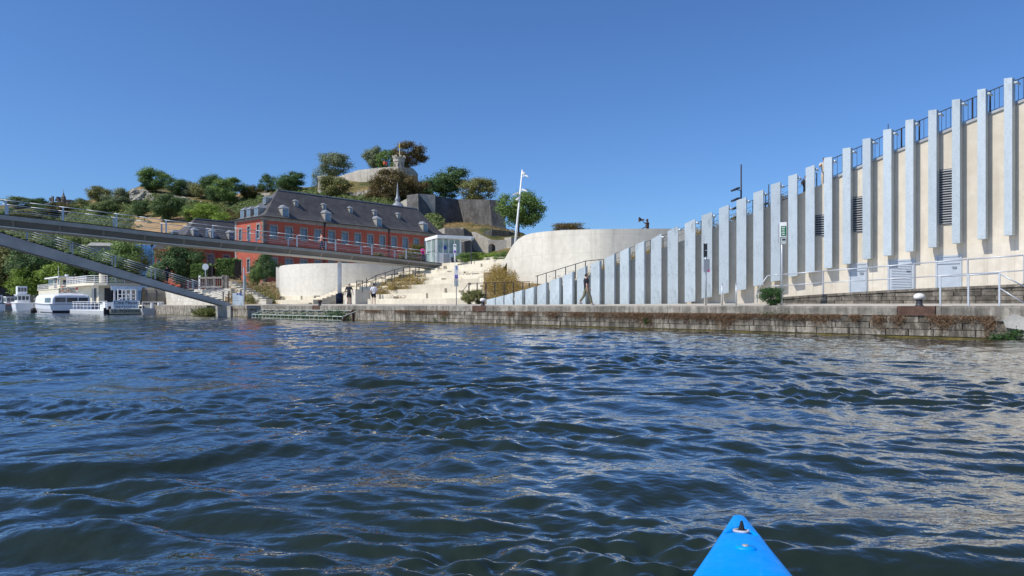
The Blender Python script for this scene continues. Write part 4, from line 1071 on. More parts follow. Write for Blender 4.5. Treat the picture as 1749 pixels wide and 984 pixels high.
for side, a in (('near', .04), ('far', W - .04)):
    for hgt, r in ((1.12, .032), (.66, .011), (.48, .011), (.30, .011)):
        mb = MB(); mb.tube([bpnt(u, a, hgt) for u in us], r, 6); mb.build('handrail' if hgt > 1 else 'rail', M['galv'], br, True)
    u0, u1 = bu(10), bu(694); du = (u1 - u0) / 9
    for k in range(-6, 11):
        u = u0 + k * du
        if u > .99: continue
        p = bpnt(u, a); mb = MB(); mb.bar(p, p + Vector((0, 0, 1.12)), .05, .13, tuple(bdir)); mb.build('post', M['galv'], br)
cpos = PX(580, 71.2, 0)
mb = MB(); mb.cyl((cpos.x, cpos.y, 2.2), (cpos.x, cpos.y, bh(bu(580)) - .9), .20, .20, 18); mb.build('column', M['white'], br, True)
mb = MB(); mb.lathe((cpos.x, cpos.y, 0), [(.36, 1.1), (.36, 2.20), (.33, 2.25), (.24, 2.28), (.21, 2.34)], 20); mb.build('column_base', M['navy'], br, True)
e = bpnt(1.0); mb = MB(); mb.hexa([bpnt(.985, -.3, -1.4), bpnt(1.06, -.3, -1.4), bpnt(1.06, W + .3, -1.4), bpnt(.985, W + .3, -1.4)], [bpnt(.985, -.3, -.66), bpnt(1.06, -.3, -.66), bpnt(1.06, W + .3, -.66), bpnt(.985, W + .3, -.66)])
mb.build('abutment', M['drum'], br)

st = thing('bridge_stairs', 'straight steel stairs coming down from the footbridge to the quay edge', 'stairs', (-28, 71, 1.2))
rA, rD = Vector((-43.3, 60, 0)), Vector((15.2, 11, 0)); rdir = rD.normalized(); rn = Vector((-rdir.y, rdir.x, 0))
def rpnt(u, a=0.0, dz=0.0): p = rA + rD * u + rn * a; p.z = 7.28 + (1.32 - 7.28) * u + dz; return p
rus = list(np.linspace(-.27, 1.0, 14)); RW_ = 2.3
def rk(u): return .96 - .56 * max(-.3, min(1, u))
mb = MB()
for a in (0, RW_ - .18):
    sweep(mb, lambda u: [rpnt(u, a, 0), rpnt(u, a, -rk(u)), rpnt(u, a + .18, -rk(u)), rpnt(u, a + .18, 0)], rus)
mb.build('stringer', M['ramp'], st)
mb = MB(); sweep(mb, lambda u: [rpnt(u, .2, -rk(u) * .75), rpnt(u, .2, -rk(u) * .95), rpnt(u, RW_ - .2, -rk(u) * .95), rpnt(u, RW_ - .2, -rk(u) * .75)], rus); mb.build('underside', M['bridgeshade'], st)
for a in (-.02, RW_ - .2):
    mb = MB(); sweep(mb, lambda u: [rpnt(u, a - .06, -rk(u) - .05), rpnt(u, a - .06, -rk(u) - .0), rpnt(u, a + .26, -rk(u) - .0), rpnt(u, a + .26, -rk(u) - .05)], rus); mb.build('flange', M['ramp'], st)
tm = None
NT = 44
for k in range(NT):
    u = -.26 + (k + .5) / NT * 1.25; p = rpnt(u)
    if tm is None:
        mb = MB(); L = .48; mb.hexa([rn * .02 - rdir * L / 2, rn * .02 + rdir * L / 2, rn * (RW_ - .02) + rdir * L / 2, rn * (RW_ - .02) - rdir * L / 2], [rn * .02 - rdir * L / 2 + Vector((0, 0, .07)), rn * .02 + rdir * L / 2 + Vector((0, 0, .07)), rn * (RW_ - .02) + rdir * L / 2 + Vector((0, 0, .07)), rn * (RW_ - .02) - rdir * L / 2 + Vector((0, 0, .07))])
        tm = mb.mesh('tread', M['deck'])
    link('tread', tm, st, MW[st].inverted() @ (p + Vector((0, 0, .04))))
for a in (.06, RW_ - .06):
    for hgt, r in ((1.12, .03), (.95, .013), (.72, .011), (.5, .011)):
        mb = MB(); mb.tube([rpnt(u, a, hgt) for u in rus], r, 6); mb.build('handrail' if hgt > 1.1 else 'rail', M['galv'], st, True)
    for u in np.linspace(-.25, .99, 8):
        p = rpnt(u, a); mb = MB(); mb.bar(p, p + Vector((0, 0, 1.12)), .05, .1, tuple(rdir)); mb.build('post', M['galv'] if u < .9 else M['dark'], st)
mb = MB(); a = rpnt(-.27); mb.hexa([a + Vector((0, -.2, -.6)), a + rn * 2.3 + Vector((0, 0, -.6)), bpnt(-.3, 0, -.5), bpnt(-.18, 0, -.5)][::-1], [a + Vector((0, -.2, 0)), a + rn * 2.3, bpnt(-.3, 0, -.06), bpnt(-.18, 0, -.06)][::-1]); mb.build('landing', M['ramp'], st)
mb = MB(); mb.qbox(SD(398, 0), SD(372, 0), -.25, .6, -.8, 1.06); mb.build('landing_pier', M['palestone'], st)

# ------------------------------------------------------------------ white kiosk at the bridge end
ka = math.radians(25)
kc = PX(745, 78, 5.42)
kiosk = thing('kiosk', 'white glazed pavilion with a thin overhanging flat roof at the end of the footbridge', 'kiosk', kc, ka)
kw, kl, kh = 2.95, 3.6, 3.05
mb = MB(); mb.box(0, kw, 0, kl, -.6, .0); mb.box(.05, kw - .05, kl - .15, kl, 0, kh)
mb.box(0, .16, 0, .16, 0, kh); mb.box(kw - .16, kw, 0, .16, 0, kh); mb.box(0, .16, kl - .16, kl, 0, kh); mb.box(0.02, .12, 1.7, 1.85, 0, kh); mb.box(.17, kw - .17, .02, .12, 0, 1.45)
mb.build('wall', M['white'], kiosk, local=True)
mb = MB(); mb.box(-.06, kw + 1.25, -.55, kl + .2, kh, kh + .34); mb.build('roof', M['white'], kiosk, local=True)
for k in range(4):
    x0 = .2 + k * .66; mb = MB(); mb.box(x0, x0 + .58, .05, .08, 1.5, kh - .08); w_ = mb.build('window', M['glassgreen'], kiosk, local=True)
    mb = MB(); mb.box(x0 - .04, x0, .02, .1, 1.45, kh); mb.box(x0 + .58, x0 + .62, .02, .1, 1.45, kh); mb.build('frame', M['white'], w_, local=True)
for y0, y1, z0, z1 in ((.22, 1.65, 1.75, 2.95), (1.92, 3.35, 1.75, 2.95), (.22, 1.65, .1, 1.65), (1.92, 3.35, .1, 1.65)):
    mb = MB(); mb.box(.05, .08, y0, y1, z0, z1); mb.build('window', M['glassgreen'], kiosk, local=True)
mb = MB(); mb.box(.85, 1.5, -.06, .0, 0.02, 1.35); mb.build('shutter', M['grey'], kiosk, local=True)
mb = MB(); mb.box(1.7, 2.6, -.5, -.1, 0.02, 1.0); bx = mb.build('litter_cabinet', M['navy'], kiosk, local=True)
mb = MB(); mb.cyl((1.95, -.52, .7), (1.95, -.505, .7), .11, .11, 12); mb.cyl((2.35, -.52, .7), (2.35, -.505, .7), .11, .11, 12); mb.build('emblem', M['whitecloth'], bx, local=True)
mb = MB(); mb.box(.9, 1.2, -.008, .012, 1.85, 2.25); mb.build('poster', M['bluesign'], kiosk, local=True)
mb = MB(); mb.tube([(.01 - .05, .7, .12), (.01 - .05, .7, 1.4)], .03); mb.build('handle', M['grey'], kiosk, local=True)

# ------------------------------------------------------------------ buildings
def wall_holes(mb, L, z0, z1, holes, to3d, depth=.22):
    xs = sorted(set([0, L] + [h[0] for h in holes] + [h[1] for h in holes])); zs = sorted(set([z0, z1] + [h[2] for h in holes] + [h[3] for h in holes]))
    for a, b2 in zip(xs, xs[1:]):
        for c, d in zip(zs, zs[1:]):
            if any(h[0] <= a and b2 <= h[1] and h[2] <= c and d <= h[3] for h in holes): continue
            mb.add([to3d(a, 0, c), to3d(b2, 0, c), to3d(b2, 0, d), to3d(a, 0, d)], [(0, 1, 2, 3)])
    for x0, x1, c, d in holes:
        for p, q in (((x0, c), (x1, c)), ((x1, c), (x1, d)), ((x1, d), (x0, d)), ((x0, d), (x0, c))):
            mb.add([to3d(p[0], 0, p[1]), to3d(p[0], depth, p[1]), to3d(q[0], depth, q[1]), to3d(q[0], 0, q[1])], [(0, 1, 2, 3)])
def window_mesh(w, h, quoin, lightf):
    g = MB(); g.box(-w / 2, w / 2, .16, .2, 0, h)
    fr = MB()
    for x in (-w / 2 + .03, 0, w / 2 - .03): fr.box(x - .03, x + .03, .11, .158, .0, h)
    for k in range(5): z = .03 + (h - .06) * k / 4; fr.box(-w / 2 + .061, -.031, .115, .157, z - .025, z + .025); fr.box(.031, w / 2 - .061, .115, .157, z - .025, z + .025)
    s = MB(); n = 7
    for k in range(n):
        e = .26 if k % 2 else .15; z0 = h * k / n; z1 = h * (k + 1) / n - .015
        s.box(-w / 2 - e, -w / 2, -.045, .12, z0, z1); s.box(w / 2, w / 2 + e, -.045, .12, z0, z1)
    for k in range(5):
        x0 = -w / 2 - .16 + (w + .32) * k / 5; x1 = x0 + (w + .32) / 5 - .015; s.box(x0, x1, -.045, .12, h, h + (.30 if k % 2 == 0 else .2))
    s.box(-w / 2 - .2, w / 2 + .2, -.09, .14, -.2, -.006)
    return g.mesh('window', lightf), fr.mesh('frame', M['zincw']), s.mesh('surround', M['trim'])
def dormer_mesh(w, h, depth):
    d = MB(); d.box(-w / 2, w / 2, 0, depth, 0, h)
    r = MB(); e = .12; zt = h + .5 * w
    r.add([(-w / 2 - e, -e, h + .004), (w / 2 + e, -e, h + .004), (w / 2 + e, depth, h + .004), (-w / 2 - e, depth, h + .004), (0, w * .45, zt), (0, depth, zt)], [(3, 2, 1, 0), (0, 1, 4), (1, 2, 5, 4), (0, 4, 5, 3), (2, 3, 5)])
    p = MB(); p.box(-w / 2 + .14, w / 2 - .14, -.03, .02, .12, h - .08)
    f = MB(); f.box(-.03, .03, -.05, -.031, .12, h - .08); f.box(-w / 2 + .14, -.031, -.05, -.031, h * .5, h * .5 + .05); f.box(.031, w / 2 - .14, -.05, -.031, h * .5, h * .5 + .05)
    return d.mesh('dormer', M['zinc']), r.mesh('dormer_roof', M['zincw']), p.mesh('pane', M['glassblue']), f.mesh('frame', M['zincw'])
def building(name, label, cx, cy, rz, L, Wd, zb, ze, zr, front, end, hipl, hipr, wmat, dorm_front, dorm_end, eave=.45, downs=(), light=None):
    t = thing(name, label, 'building', (cx, cy, 0), rz)
    f3 = lambda x, d, z: Vector((x, d, z)); e3 = lambda x, d, z: Vector((d, Wd - x, z))
    mb = MB(); wall_holes(mb, L, zb, ze, [(x - w / 2, x + w / 2, z0, z1) for x, w, z0, z1 in front], f3)
    wall_holes(mb, Wd, zb, ze, [(x - w / 2, x + w / 2, z0, z1) for x, w, z0, z1 in end], e3)
    mb.add([(L, 0, zb), (L, Wd, zb), (L, Wd, ze), (L, 0, ze), (0, Wd, zb), (0, Wd, ze)], [(0, 1, 2, 3), (1, 4, 5, 2)])
    mb.build('wall', wmat, t, local=True)
    # corner quoins and cornice
    z = zb; k = 0
    while z < ze - .3:
        e = .75 if k % 2 else .5; mb = MB()
        mb.add([(-.04, -.04, z), (e, -.04, z), (e, .02, z), (.02, .02, z), (.02, e * .8, z), (-.04, e * .8, z), (-.04, -.04, z + .36), (e, -.04, z + .36), (e, .02, z + .36), (.02, .02, z + .36), (.02, e * .8, z + .36), (-.04, e * .8, z + .36)], [(5, 4, 3, 2, 1, 0), (6, 7, 8, 9, 10, 11)] + [(i, (i + 1) % 6, 6 + (i + 1) % 6, 6 + i) for i in range(6)]); mb.build('quoin', M['darktrim'], t, local=True); mb = MB(); mb.box(-.04, -.001, Wd - e * .8, Wd, z, z + .36); mb.build('quoin', M['trim'], t, local=True); z += .37; k += 1
    mb = MB(); mb.box(-.1, L + .1, -.1, -.001, ze - .55, ze); mb.box(-.1, -.001, 0, Wd, ze - .3, ze); mb.build('cornice', M['trim'], t, local=True)
    cache = {}
    for lst, rot, fn in ((front, 0, lambda x: (x, 0)), (end, -PI / 2, lambda x: (0, Wd - x))):
        for x, w, z0, z1 in lst:
            key = (round(w, 2), round(z1 - z0, 2))
            if key not in cache: cache[key] = window_mesh(w, z1 - z0, True, M['glassblue'])
            g, fr, s = cache[key]; p = fn(x)
            wo = link('window', g, t, (p[0], p[1], z0), (0, 0, rot)); link('frame', fr, wo); link('surround', s, wo)
    prof = [(-eave, ze + .02), (.25, ze + .34), (.9, ze + .95), (Wd / 2, zr)]
    rings = []
    for i, z in prof:
        f = (i + eave) / (Wd / 2 + eave)
        xl = -eave + f * (hipl + eave); xr = L + eave - f * (hipr + eave)
        rings.append([(xl, i, z), (xr, i, z), (xr, Wd - i, z), (xl, Wd - i, z)])
    mb = MB(); vs = [p for r in rings for p in r]; fs = [(3, 2, 1, 0)]
    for k in range(len(rings) - 1):
        for j in range(4): fs.append((k * 4 + j, k * 4 + (j + 1) % 4, k * 4 + 4 + (j + 1) % 4, k * 4 + 4 + j))
    mb.add(vs, fs); ro = mb.build('roof', M['slate'], t, local=True)
    mb = MB(); mb.bar((hipl - .1, Wd / 2, zr + .03), (L - hipr + .1, Wd / 2, zr + .03), .22, .14); mb.build('ridge_cap', M['zincw'], ro, local=True)
    mb = MB(); mb.bar((-eave, -eave - .05, ze), (L + eave, -eave - .05, ze), .12, .12); mb.bar((-eave - .05, -eave, ze), (-eave - .05, Wd + eave, ze), .12, .12); mb.build('gutter', M['dark'], ro, local=True)
    def roofz(i):
        return float(np.interp(i, [p[0] for p in prof], [p[1] for p in prof]))
    dc = {}
    for lst, isf in ((dorm_front, True), (dorm_end, False)):
        for x, i, w, h in lst:
            if (w, h) not in dc: dc[(w, h)] = dormer_mesh(w, h, 2.2 if w > 1 else 1.6)
            d, r, pn, fr = dc[(w, h)]; z = roofz(i) - .1
            o = link('dormer', d, ro, (x, i, z) if isf else (i, Wd - x, z), (0, 0, 0 if isf else -PI / 2))
            for nm, me in (('dormer_roof', r), ('pane', pn), ('frame', fr)): link(nm, me, o)
    for x in downs:
        mb = MB(); mb.cyl((x, -.12, zb), (x, -.12, ze - .6), .07, .07, 6); mb.lathe((x, -.14, ze - .75), [(.1, 0), (.22, .5), (.22, .7)], 8); mb.build('downpipe', M['dark'], t, local=True)
    return t
rzB = math.atan2(.755, .656)
def MX(px, ox=-38.5, oy=110):
    t = (px - CX) / F; return (t * oy - ox) / (.656 - .755 * t)
wx = [1.74 + 2.68 * i for i in range(14)]
fwin = [(x, 1.12, 11.65, 13.5) for x in wx] + [(x, 1.12, 6.3, 8.4) for x in wx]
endw = [(1.75, .8, 11.6, 13.3), (4.4, .8, 11.6, 13.6), (7.3, .8, 11.6, 13.7), (1.75, .75, 6.4, 8.3), (4.3, .75, 6.4, 8.4)]
big = [(MX(p), .3, 1.2, 1.45) for p in (490, 562.3, 649.8, 728.7)]
def MX2(px, inset):
    return MX(px, -38.5 - .755 * inset, 110 + .656 * inset)
small = [(MX2(p, 2.25), 2.2, .66, .95) for p in (506.3, 554.4, 599.6, 641, 681.4)]
building('brick_building', 'long red brick building with a tall slate roof and many dormers behind the footbridge', -38.5, 110, rzB, 38.2, 8.8, 2.6, 14.85, 20.05, fwin, endw, 5.1, 2.9, M['brick'], big + small, [(1.6, .35, 1.1, 1.3), (3.6, .35, 1.1, 1.3), (6.0, .35, 1.1, 1.3), (5.0, 2.3, .8, 1.0)], downs=(MX(554), MX(664)), light=M['darktrim'])
building('slate_roofed_house', 'smaller red brick house with grey hipped roof, left of the long brick building', -57.5, 124, rzB, 17, 8.0, 2.6, 12.6, 16.9, [(x, 1.1, 8.2, 10.2) for x in (2, 5, 8, 11)] + [(x, 1.1, 4.2, 6.2) for x in (2, 5, 8, 11)], [(2, .9, 8.2, 10.2), (5, .9, 8.2, 10.2)], 4.0, 3, M['brick'], [(x, .5, 1.0, 1.4) for x in (2.6, 5.8, 9.2, 12.5)], [(2.4, .5, 1.0, 1.2)])
t = thing('orange_house', 'orange rendered house partly hidden by a tree left of the brick buildings', 'house', PX(287, 128, 0), rzB * .5)
mb = MB(); mb.box(-2.2, 3, 0, 5, 2, 11.2); mb.build('wall', M['brick2'], t, local=True)
for x in (-1.3, .9):
    for z in (4.2, 7.4):
        mb = MB(); mb.box(x - .4, x + .4, -.03, .05, z, z + 1.7); w_ = mb.build('window', M['glassblue'], t, local=True)
        mb = MB(); mb.box(x - .55, x - .41, -.06, .04, z - .1, z + 1.8); mb.box(x + .41, x + .55, -.06, .04, z - .1, z + 1.8); mb.build('surround', M['trim'], w_, local=True)
mb = MB(); mb.hexa([(-2.5, -.3, 11.2), (3.3, -.3, 11.2), (3.3, 5.3, 11.2), (-2.5, 5.3, 11.2)], [(-1, 1.5, 13), (2, 1.5, 13), (2, 3.5, 13), (-1, 3.5, 13)]); mb.build('roof', M['slate'], t, local=True)
t = thing('glass_building', 'narrow modern building with blue glass cladding behind the trees at the left', 'building', PX(252, 134, 0), .25)
for i in range(4):
    for k in range(5):
        x0 = -2.3 + i * 1.0; mb = MB(); mb.box(x0 + .03, x0 + .97, -.05, .1, 2 + k * 2.1, 4.04 + k * 2.1); mb.build('glass_panel', M['glasstower'], t, local=True)
mb = MB(); mb.box(-2.35, 1.75, .1, 5, 1, 12.6); mb.box(1.76, 3.3, -.1, 5, 1, 12.9); mb.build('wall', M['grey'], t, local=True)
t = thing('grey_chalet', 'low grey flat roofed building half hidden on the wooded slope at the left', 'building', P(180, 424, 165), .3)
mb = MB(); mb.box(-3.2, 2.2, 0, 4, -2.5, .5); mb.build('wall', M['trim'], t, local=True)
mb = MB(); mb.hexa([(-3.8, -.5, .5), (2.8, -.5, .5), (2.8, 4.5, .5), (-3.8, 4.5, .5)], [(-3.0, .5, 1.3), (2.0, .5, 1.3), (2.0, 3.5, 1.3), (-3.0, 3.5, 1.3)]); mb.build('roof', M['zinc'], t, local=True)
# onion spire behind the ridge
t = thing('spire', 'slim grey onion spire rising behind the ridge of the long slate roof', 'spire', P(679, 353, 160))
c = P(679, 353, 160); mb = MB(); mb.lathe((c.x, c.y, c.z - 5), [(1.7, 0), (1.7, 4.2), (1.55, 4.8), (1.1, 5.5), (.65, 5.95), (.42, 6.15), (.62, 6.4), (.6, 6.75), (.36, 7.1), (.25, 8), (.14, 9.4), (.04, 10.4)], 10); mb.build('roof', M['zincw'], t, True)
mb = MB(); mb.cyl((c.x, c.y, c.z + 5.2), (c.x, c.y, c.z + 5.9), .04, .02, 5); mb.build('finial', M['dark'], t)

# ------------------------------------------------------------------ hill
COLS = {
 -260: [(880, 519), (1300, 450), (1500, 440)], -110: [(330, 517), (420, 440), (500, 380), (620, 352), (900, 350)],
 0: [(188, 512), (215, 470), (250, 425), (300, 390), (365, 356), (520, 352)], 100: [(168, 508), (205, 450), (250, 415), (300, 385), (355, 353), (520, 352)],
 160: [(150, 506), (190, 440), (230, 400), (270, 372), (330, 345), (480, 340)], 212: [(140, 505), (185, 430), (225, 392), (262, 366), (290, 345), (305, 336), (450, 330)],
 238: [(138, 504), (180, 428), (215, 402), (235, 378), (262, 360), (280, 347), (285, 324), (300, 320), (450, 318)],
 300: [(136, 503), (180, 428), (215, 404), (232, 380), (255, 358), (268, 348), (273, 337), (300, 327), (450, 324)],
 360: [(136, 502), (180, 425), (215, 402), (235, 376), (250, 362), (262, 350), (280, 338), (450, 330)],
 430: [(136, 500), (180, 420), (215, 390), (235, 362), (255, 345), (275, 331), (450, 330)],
 480: [(136, 498), (180, 410), (215, 372), (235, 342), (252, 329), (268, 322), (450, 322)],
 545: [(136, 495), (180, 400), (205, 362), (225, 342), (245, 330), (262, 318), (450, 322)],
 600: [(136, 490), (180, 395), (200, 360), (215, 343), (232, 328), (246, 312), (262, 303), (450, 322)],
 660: [(136, 488), (175, 395), (192, 362), (205, 345), (220, 330), (238, 312), (250, 300), (450, 322)],
 705: [(136, 480), (160, 425), (178, 388), (200, 360), (220, 340), (240, 318), (256, 306), (450, 330)],
 760: [(130, 470), (150, 434), (158, 408), (170, 390), (182, 384), (200, 380), (240, 345), (450, 360)],
 830: [(130, 458), (150, 434), (156, 410), (168, 392), (180, 384), (205, 386), (450, 400)],
 885: [(130, 450), (150, 420), (160, 405), (180, 397), (450, 405)], 930: [(130, 446), (160, 412), (300, 415)], 1100: [(130, 440), (300, 425)], 1500: [(130, 450), (300, 445)], 2400: [(130, 470), (300, 460)]}
CP = sorted(COLS)
def colh(px, v):
    c = COLS[px]; zs = [a for a, _ in c]; hs = [EYE + (HZ - y) / F * a for a, y in c]
    z = zs[0] + 0; f = v * (len(zs) - 1)
    return None
NV = 44
def colsample(px):
    c = COLS[px]; q = np.linspace(0, 1, NV); l = np.linspace(0, 1, len(c))
    return np.interp(q, l, [a for a, _ in c]), np.interp(q, l, [EYE + (HZ - y) / F * a for a, y in c])
CZ = np.array([colsample(p)[0] for p in CP]); CH = np.array([colsample(p)[1] for p in CP])
def column(px):
    return np.array([np.interp(px, CP, CZ[:, k]) for k in range(NV)]), np.array([np.interp(px, CP, CH[:, k]) for k in range(NV)])
def gz(px, z):
    a, h = column(px); return float(np.interp(z, a, h))
def find_z(px, y):
    a, h = column(px); yy = HZ - (h - EYE) / a * F
    for k in range(1, NV):
        if yy[k] <= y: 
            f = (yy[k - 1] - y) / max(1e-6, yy[k - 1] - yy[k]); return float(a[k - 1] + f * (a[k] - a[k - 1]))
    return float(a[int(np.argmin(yy))])
pxs = np.concatenate([np.arange(-260, 960, 5.0), np.arange(960, 2401, 60.0)])
V = []; FM = []; rngH = np.random.default_rng(2)
from mathutils import noise as mn
for i, px in enumerate(pxs):
    a, h = column(px)
    for k in range(NV):
        p = PX(px, a[k], h[k]); r = mn.fractal(Vector((p.x * .06, p.y * .06, p.z * .1)), .9, 2.1, 5) * 1.5 + mn.fractal(Vector((p.x * .3, p.y * .3, p.z * .3)), .8, 2.1, 3) * .35
        V.append((p.x, p.y + r * 1.2, p.z + (r * .8 if k > 0 else -3)))
fq = np.array([(i * NV + k, (i + 1) * NV + k, (i + 1) * NV + k + 1, i * NV + k + 1) for i in range(len(pxs) - 1) for k in range(NV - 1)])
m, nt, b = base_mat('dry_hill_grass', .95, 0, .1)
v = coords(nt); n = noise(nt, v, .09, 8, .65); n2 = noise(nt, v, .8, 6, .7)
c = ramp(nt, n, [(.36, (.055, .075, .028)), (.46, (.13, .12, .05)), (.56, (.25, .19, .085)), (.68, (.34, .25, .12))])
c = mix(nt, c, ramp(nt, n2, [(.3, (.6, .6, .55)), (.7, (1.2, 1.15, 1.1))]), 1.0, 'MULTIPLY')
ge = nd(nt, 'ShaderNodeNewGeometry'); sx = nd(nt, 'ShaderNodeSeparateXYZ'); nt.links.new(ge.outputs['True Normal'], sx.inputs[0])
c = mix(nt, ramp(nt, noise(nt, v, .5, 8, .7), [(.35, (.13, .12, .095)), (.65, (.36, .34, .28))]), c, ramp(nt, sx.outputs[2], [(.38, (0, 0, 0)), (.55, (1, 1, 1))]))
nt.links.new(c, b.inputs['Base Color']); bump(nt, b, n2, .6, .4); M['hill'] = m
M['dryslope'] = stone('bare_dry_slope', (.26, .18, .085), (.40, .27, .14), (.48, .34, .19), .25, .2, .5, 0)
me = mesh_np('hill', np.array(V), fq, M['hill'], True); me.materials.append(M['dryslope'])
mi = np.zeros(len(fq), dtype=np.int32)
for j, (i, k) in enumerate((i, k) for i in range(len(pxs) - 1) for k in range(NV - 1)):
    px = pxs[i]; p = V[i * NV + k]; y = HZ - (p[2] - EYE) / p[1] * F
    if (225 < px < 345 and 366 + 8 * math.sin(px * .13) < y < 412) or (330 < px < 420 and 330 < y < 337): mi[j] = 1
me.polygons.foreach_set('material_index', mi)
hill = link('hill', me); hill['kind'] = 'structure'

# stone walls, cliff and fortress on the hill
def fort(name, label, cat, pts, thick, mat, part='wall_face'):
    t = thing(name, label, cat, P(pts[len(pts) // 2][0], pts[len(pts) // 2][3], pts[len(pts) // 2][1]))
    for a, b2 in zip(pts, pts[1:]):
        mb = MB(); mb.ribbon([a, b2], thick); mb.build(part, mat, t)
    return t
fort('hill_wall', 'pale ruined stone wall near the hilltop left of the fortress', 'wall', [(420, 268, 338, 352), (432, 262, 331, 350), (462, 258, 329, 346)], 2, M['fort'])
fort('hill_wall', 'low stone retaining wall under the big round tree on the hill', 'wall', [(352, 262, 350, 362), (366, 258, 351, 364), (407, 258, 350, 366), (424, 252, 348, 372)], 2, M['fort'])
fort('hill_wall', 'grey terrace wall below the dark tree on the left slope', 'wall', [(196, 276, 362, 369), (240, 258, 364, 371), (262, 250, 367, 374)], 1.5, M['fort'])
def cliffmesh(name, label, pts, mat, seed, kind=None):
    t = thing(name, label, 'cliff', P(pts[0][0], pts[0][3], pts[0][1])) if kind is None else structure(name)
    nx = 40; ny = 12; vs = []
    xs = np.linspace(pts[0][0], pts[-1][0], nx)
    for i, px in enumerate(xs):
        z = interp(px, [p[0] for p in pts], [p[1] for p in pts]); y0 = interp(px, [p[0] for p in pts], [p[2] for p in pts]); y1 = interp(px, [p[0] for p in pts], [p[3] for p in pts])
        for j in range(ny):
            f = j / (ny - 1); p = P(px, y1 + (y0 - y1) * f, z + f * 3)
            r = mn.fractal(Vector((p.x * .35 + seed, p.y * .1, p.z * .5)), .6, 2.2, 5) * 1.6
            vs.append((p.x + r * .3, p.y - r, p.z + r * .25))
    mb = MB(); mb.add(vs, [(i * ny + j, (i + 1) * ny + j, (i + 1) * ny + j + 1, i * ny + j + 1) for i in range(nx - 1) for j in range(ny - 1)])
    mb.build('rock_face', mat, t); return t
cliffmesh('hill_cliff', None, [(222, 279, 323, 342), (228, 278, 321, 343), (250, 277, 325, 342), (262, 276, 333, 345), (300, 268, 333, 347), (345, 262, 343, 356)], M['cliff'], 1, 1)
cliffmesh('rocky_outcrop', None, [(405, 252, 356, 368), (418, 250, 352, 370), (430, 248, 354, 372)], M['cliff'], 5, 1)
cliffmesh('rock_slope', None, [(585, 226, 332, 352), (610, 218, 328, 354), (640, 214, 318, 356), (668, 213, 320, 358), (690, 212, 338, 358)], M['rock'], 3, 1)
# fortress
t = thing('citadel', 'stone citadel with long ramparts, a round tower and a watch turret on the hilltop', 'fortress', P(640, 320, 245))
for a, b2 in zip(*(lambda L: (L, L[1:]))([(566, 262, 305, 336), (580, 256, 301, 336), (596, 250, 296, 336), (612, 246, 290.5, 334), (640, 242, 287.5, 326), (674, 238, 284.5, 316)])):
    mb = MB(); mb.ribbon([a, b2], 4); mb.build('rampart', M['citadel'], t)
for a, b2 in (((691, 238, 286, 318), (706, 244, 288, 320)), ((706, 244, 288, 320), (714, 254, 297, 325)), ((712, 240, 309, 328), (728, 246, 313, 332))):
    mb = MB(); mb.ribbon([a, b2], 4); mb.build('rampart', M['citadel'], t)
c = P(554, 333, 240); mb = MB(); mb.lathe((c.x, c.y, c.z - 3), [(2.35, 0), (2.2, 3), (2.1, 8.4), (2.25, 8.6), (2.25, 9.1), (1.9, 9.2)], 18); mb.build('round_tower', M['fort'], t, True)
c = P(681.5, 300, 238); mb = MB(); mb.lathe((c.x, c.y, c.z - 4), [(1.9, 0), (1.75, 4), (1.7, 8.2), (1.95, 8.5), (1.95, 9.4), (2.1, 9.6), (2.1, 9.9)], 8); tu = mb.build('turret', M['citadel'], t)
mb = MB()
for k in range(8): a = 2 * PI * (k + .5) / 8; mb.cbox((c.x + 1.95 * math.cos(a), c.y + 1.95 * math.sin(a), c.z + 6.2), .75, .75, .6)
mb.build('battlement', M['citadel'], tu)
for k, a in enumerate((-2.36, -1.57, -.79)):
    mb = MB(); mb.cbox((c.x + 1.66 * math.cos(a), c.y + 1.66 * math.sin(a), c.z + 3.3), .32, .32, 1.1); mb.build('window', M['dark'], tu)
t = thing('flagpole', 'pale flagpole with a limp yellow flag on the citadel turret', 'flagpole', P(682.5, 272, 237))
a = P(682.5, 272, 237); b2 = P(682.5, 243.5, 237); mb = MB(); mb.cyl(a, b2, .16, .1, 6); mb.build('pole', M['cream_p'], t)
mb = MB(); mb.add([b2 + Vector((.1, 0, -.3)), b2 + Vector((.2, -.2, -.9)), b2 + Vector((.2, .1, -1.6)), b2 + Vector((.25, -.2, -2.2)), b2 + Vector((.1, 0, -2.0))], [(0, 1, 2, 3, 4)]); mb.extrude([b2 + Vector((-.12, -.14, -.3)), b2 + Vector((.14, -.14, -.7)), b2 + Vector((.1, -.14, -1.9)), b2 + Vector((-.15, -.14, -1.9))], (0, .05, 0)); mb.build('flag', M['yellow'], t)
t = thing('flagpole', 'small flagpole with a red and orange flag left of the citadel turret', 'flagpole', P(657.5, 286, 240))
a = P(657.5, 286, 240); b2 = P(657.5, 275, 240); mb = MB(); mb.cyl(a, b2, .09, .07, 6); mb.build('pole', M['dark'], t)
mb = MB(); mb.extrude([b2, b2 + Vector((-.7, 0, -.2)), b2 + Vector((-.6, 0, -1.2)), b2 + Vector((0, 0, -1.0))], (0, .1, 0)); mb.build('flag', M['orange'], t)
mb = MB(); mb.extrude([b2 + Vector((-.1, .02, 0)), b2 + Vector((.6, .02, -.5)), b2 + Vector((.5, .02, -1.4)), b2 + Vector((-.1, .02, -1.1))], (0, .1, 0)); mb.build('flag_stripe', M['red'], t)
t = thing('hilltop_house', 'long low building with a pale roof and tiny dormers left of the round tower', 'building', P(522, 334, 250))
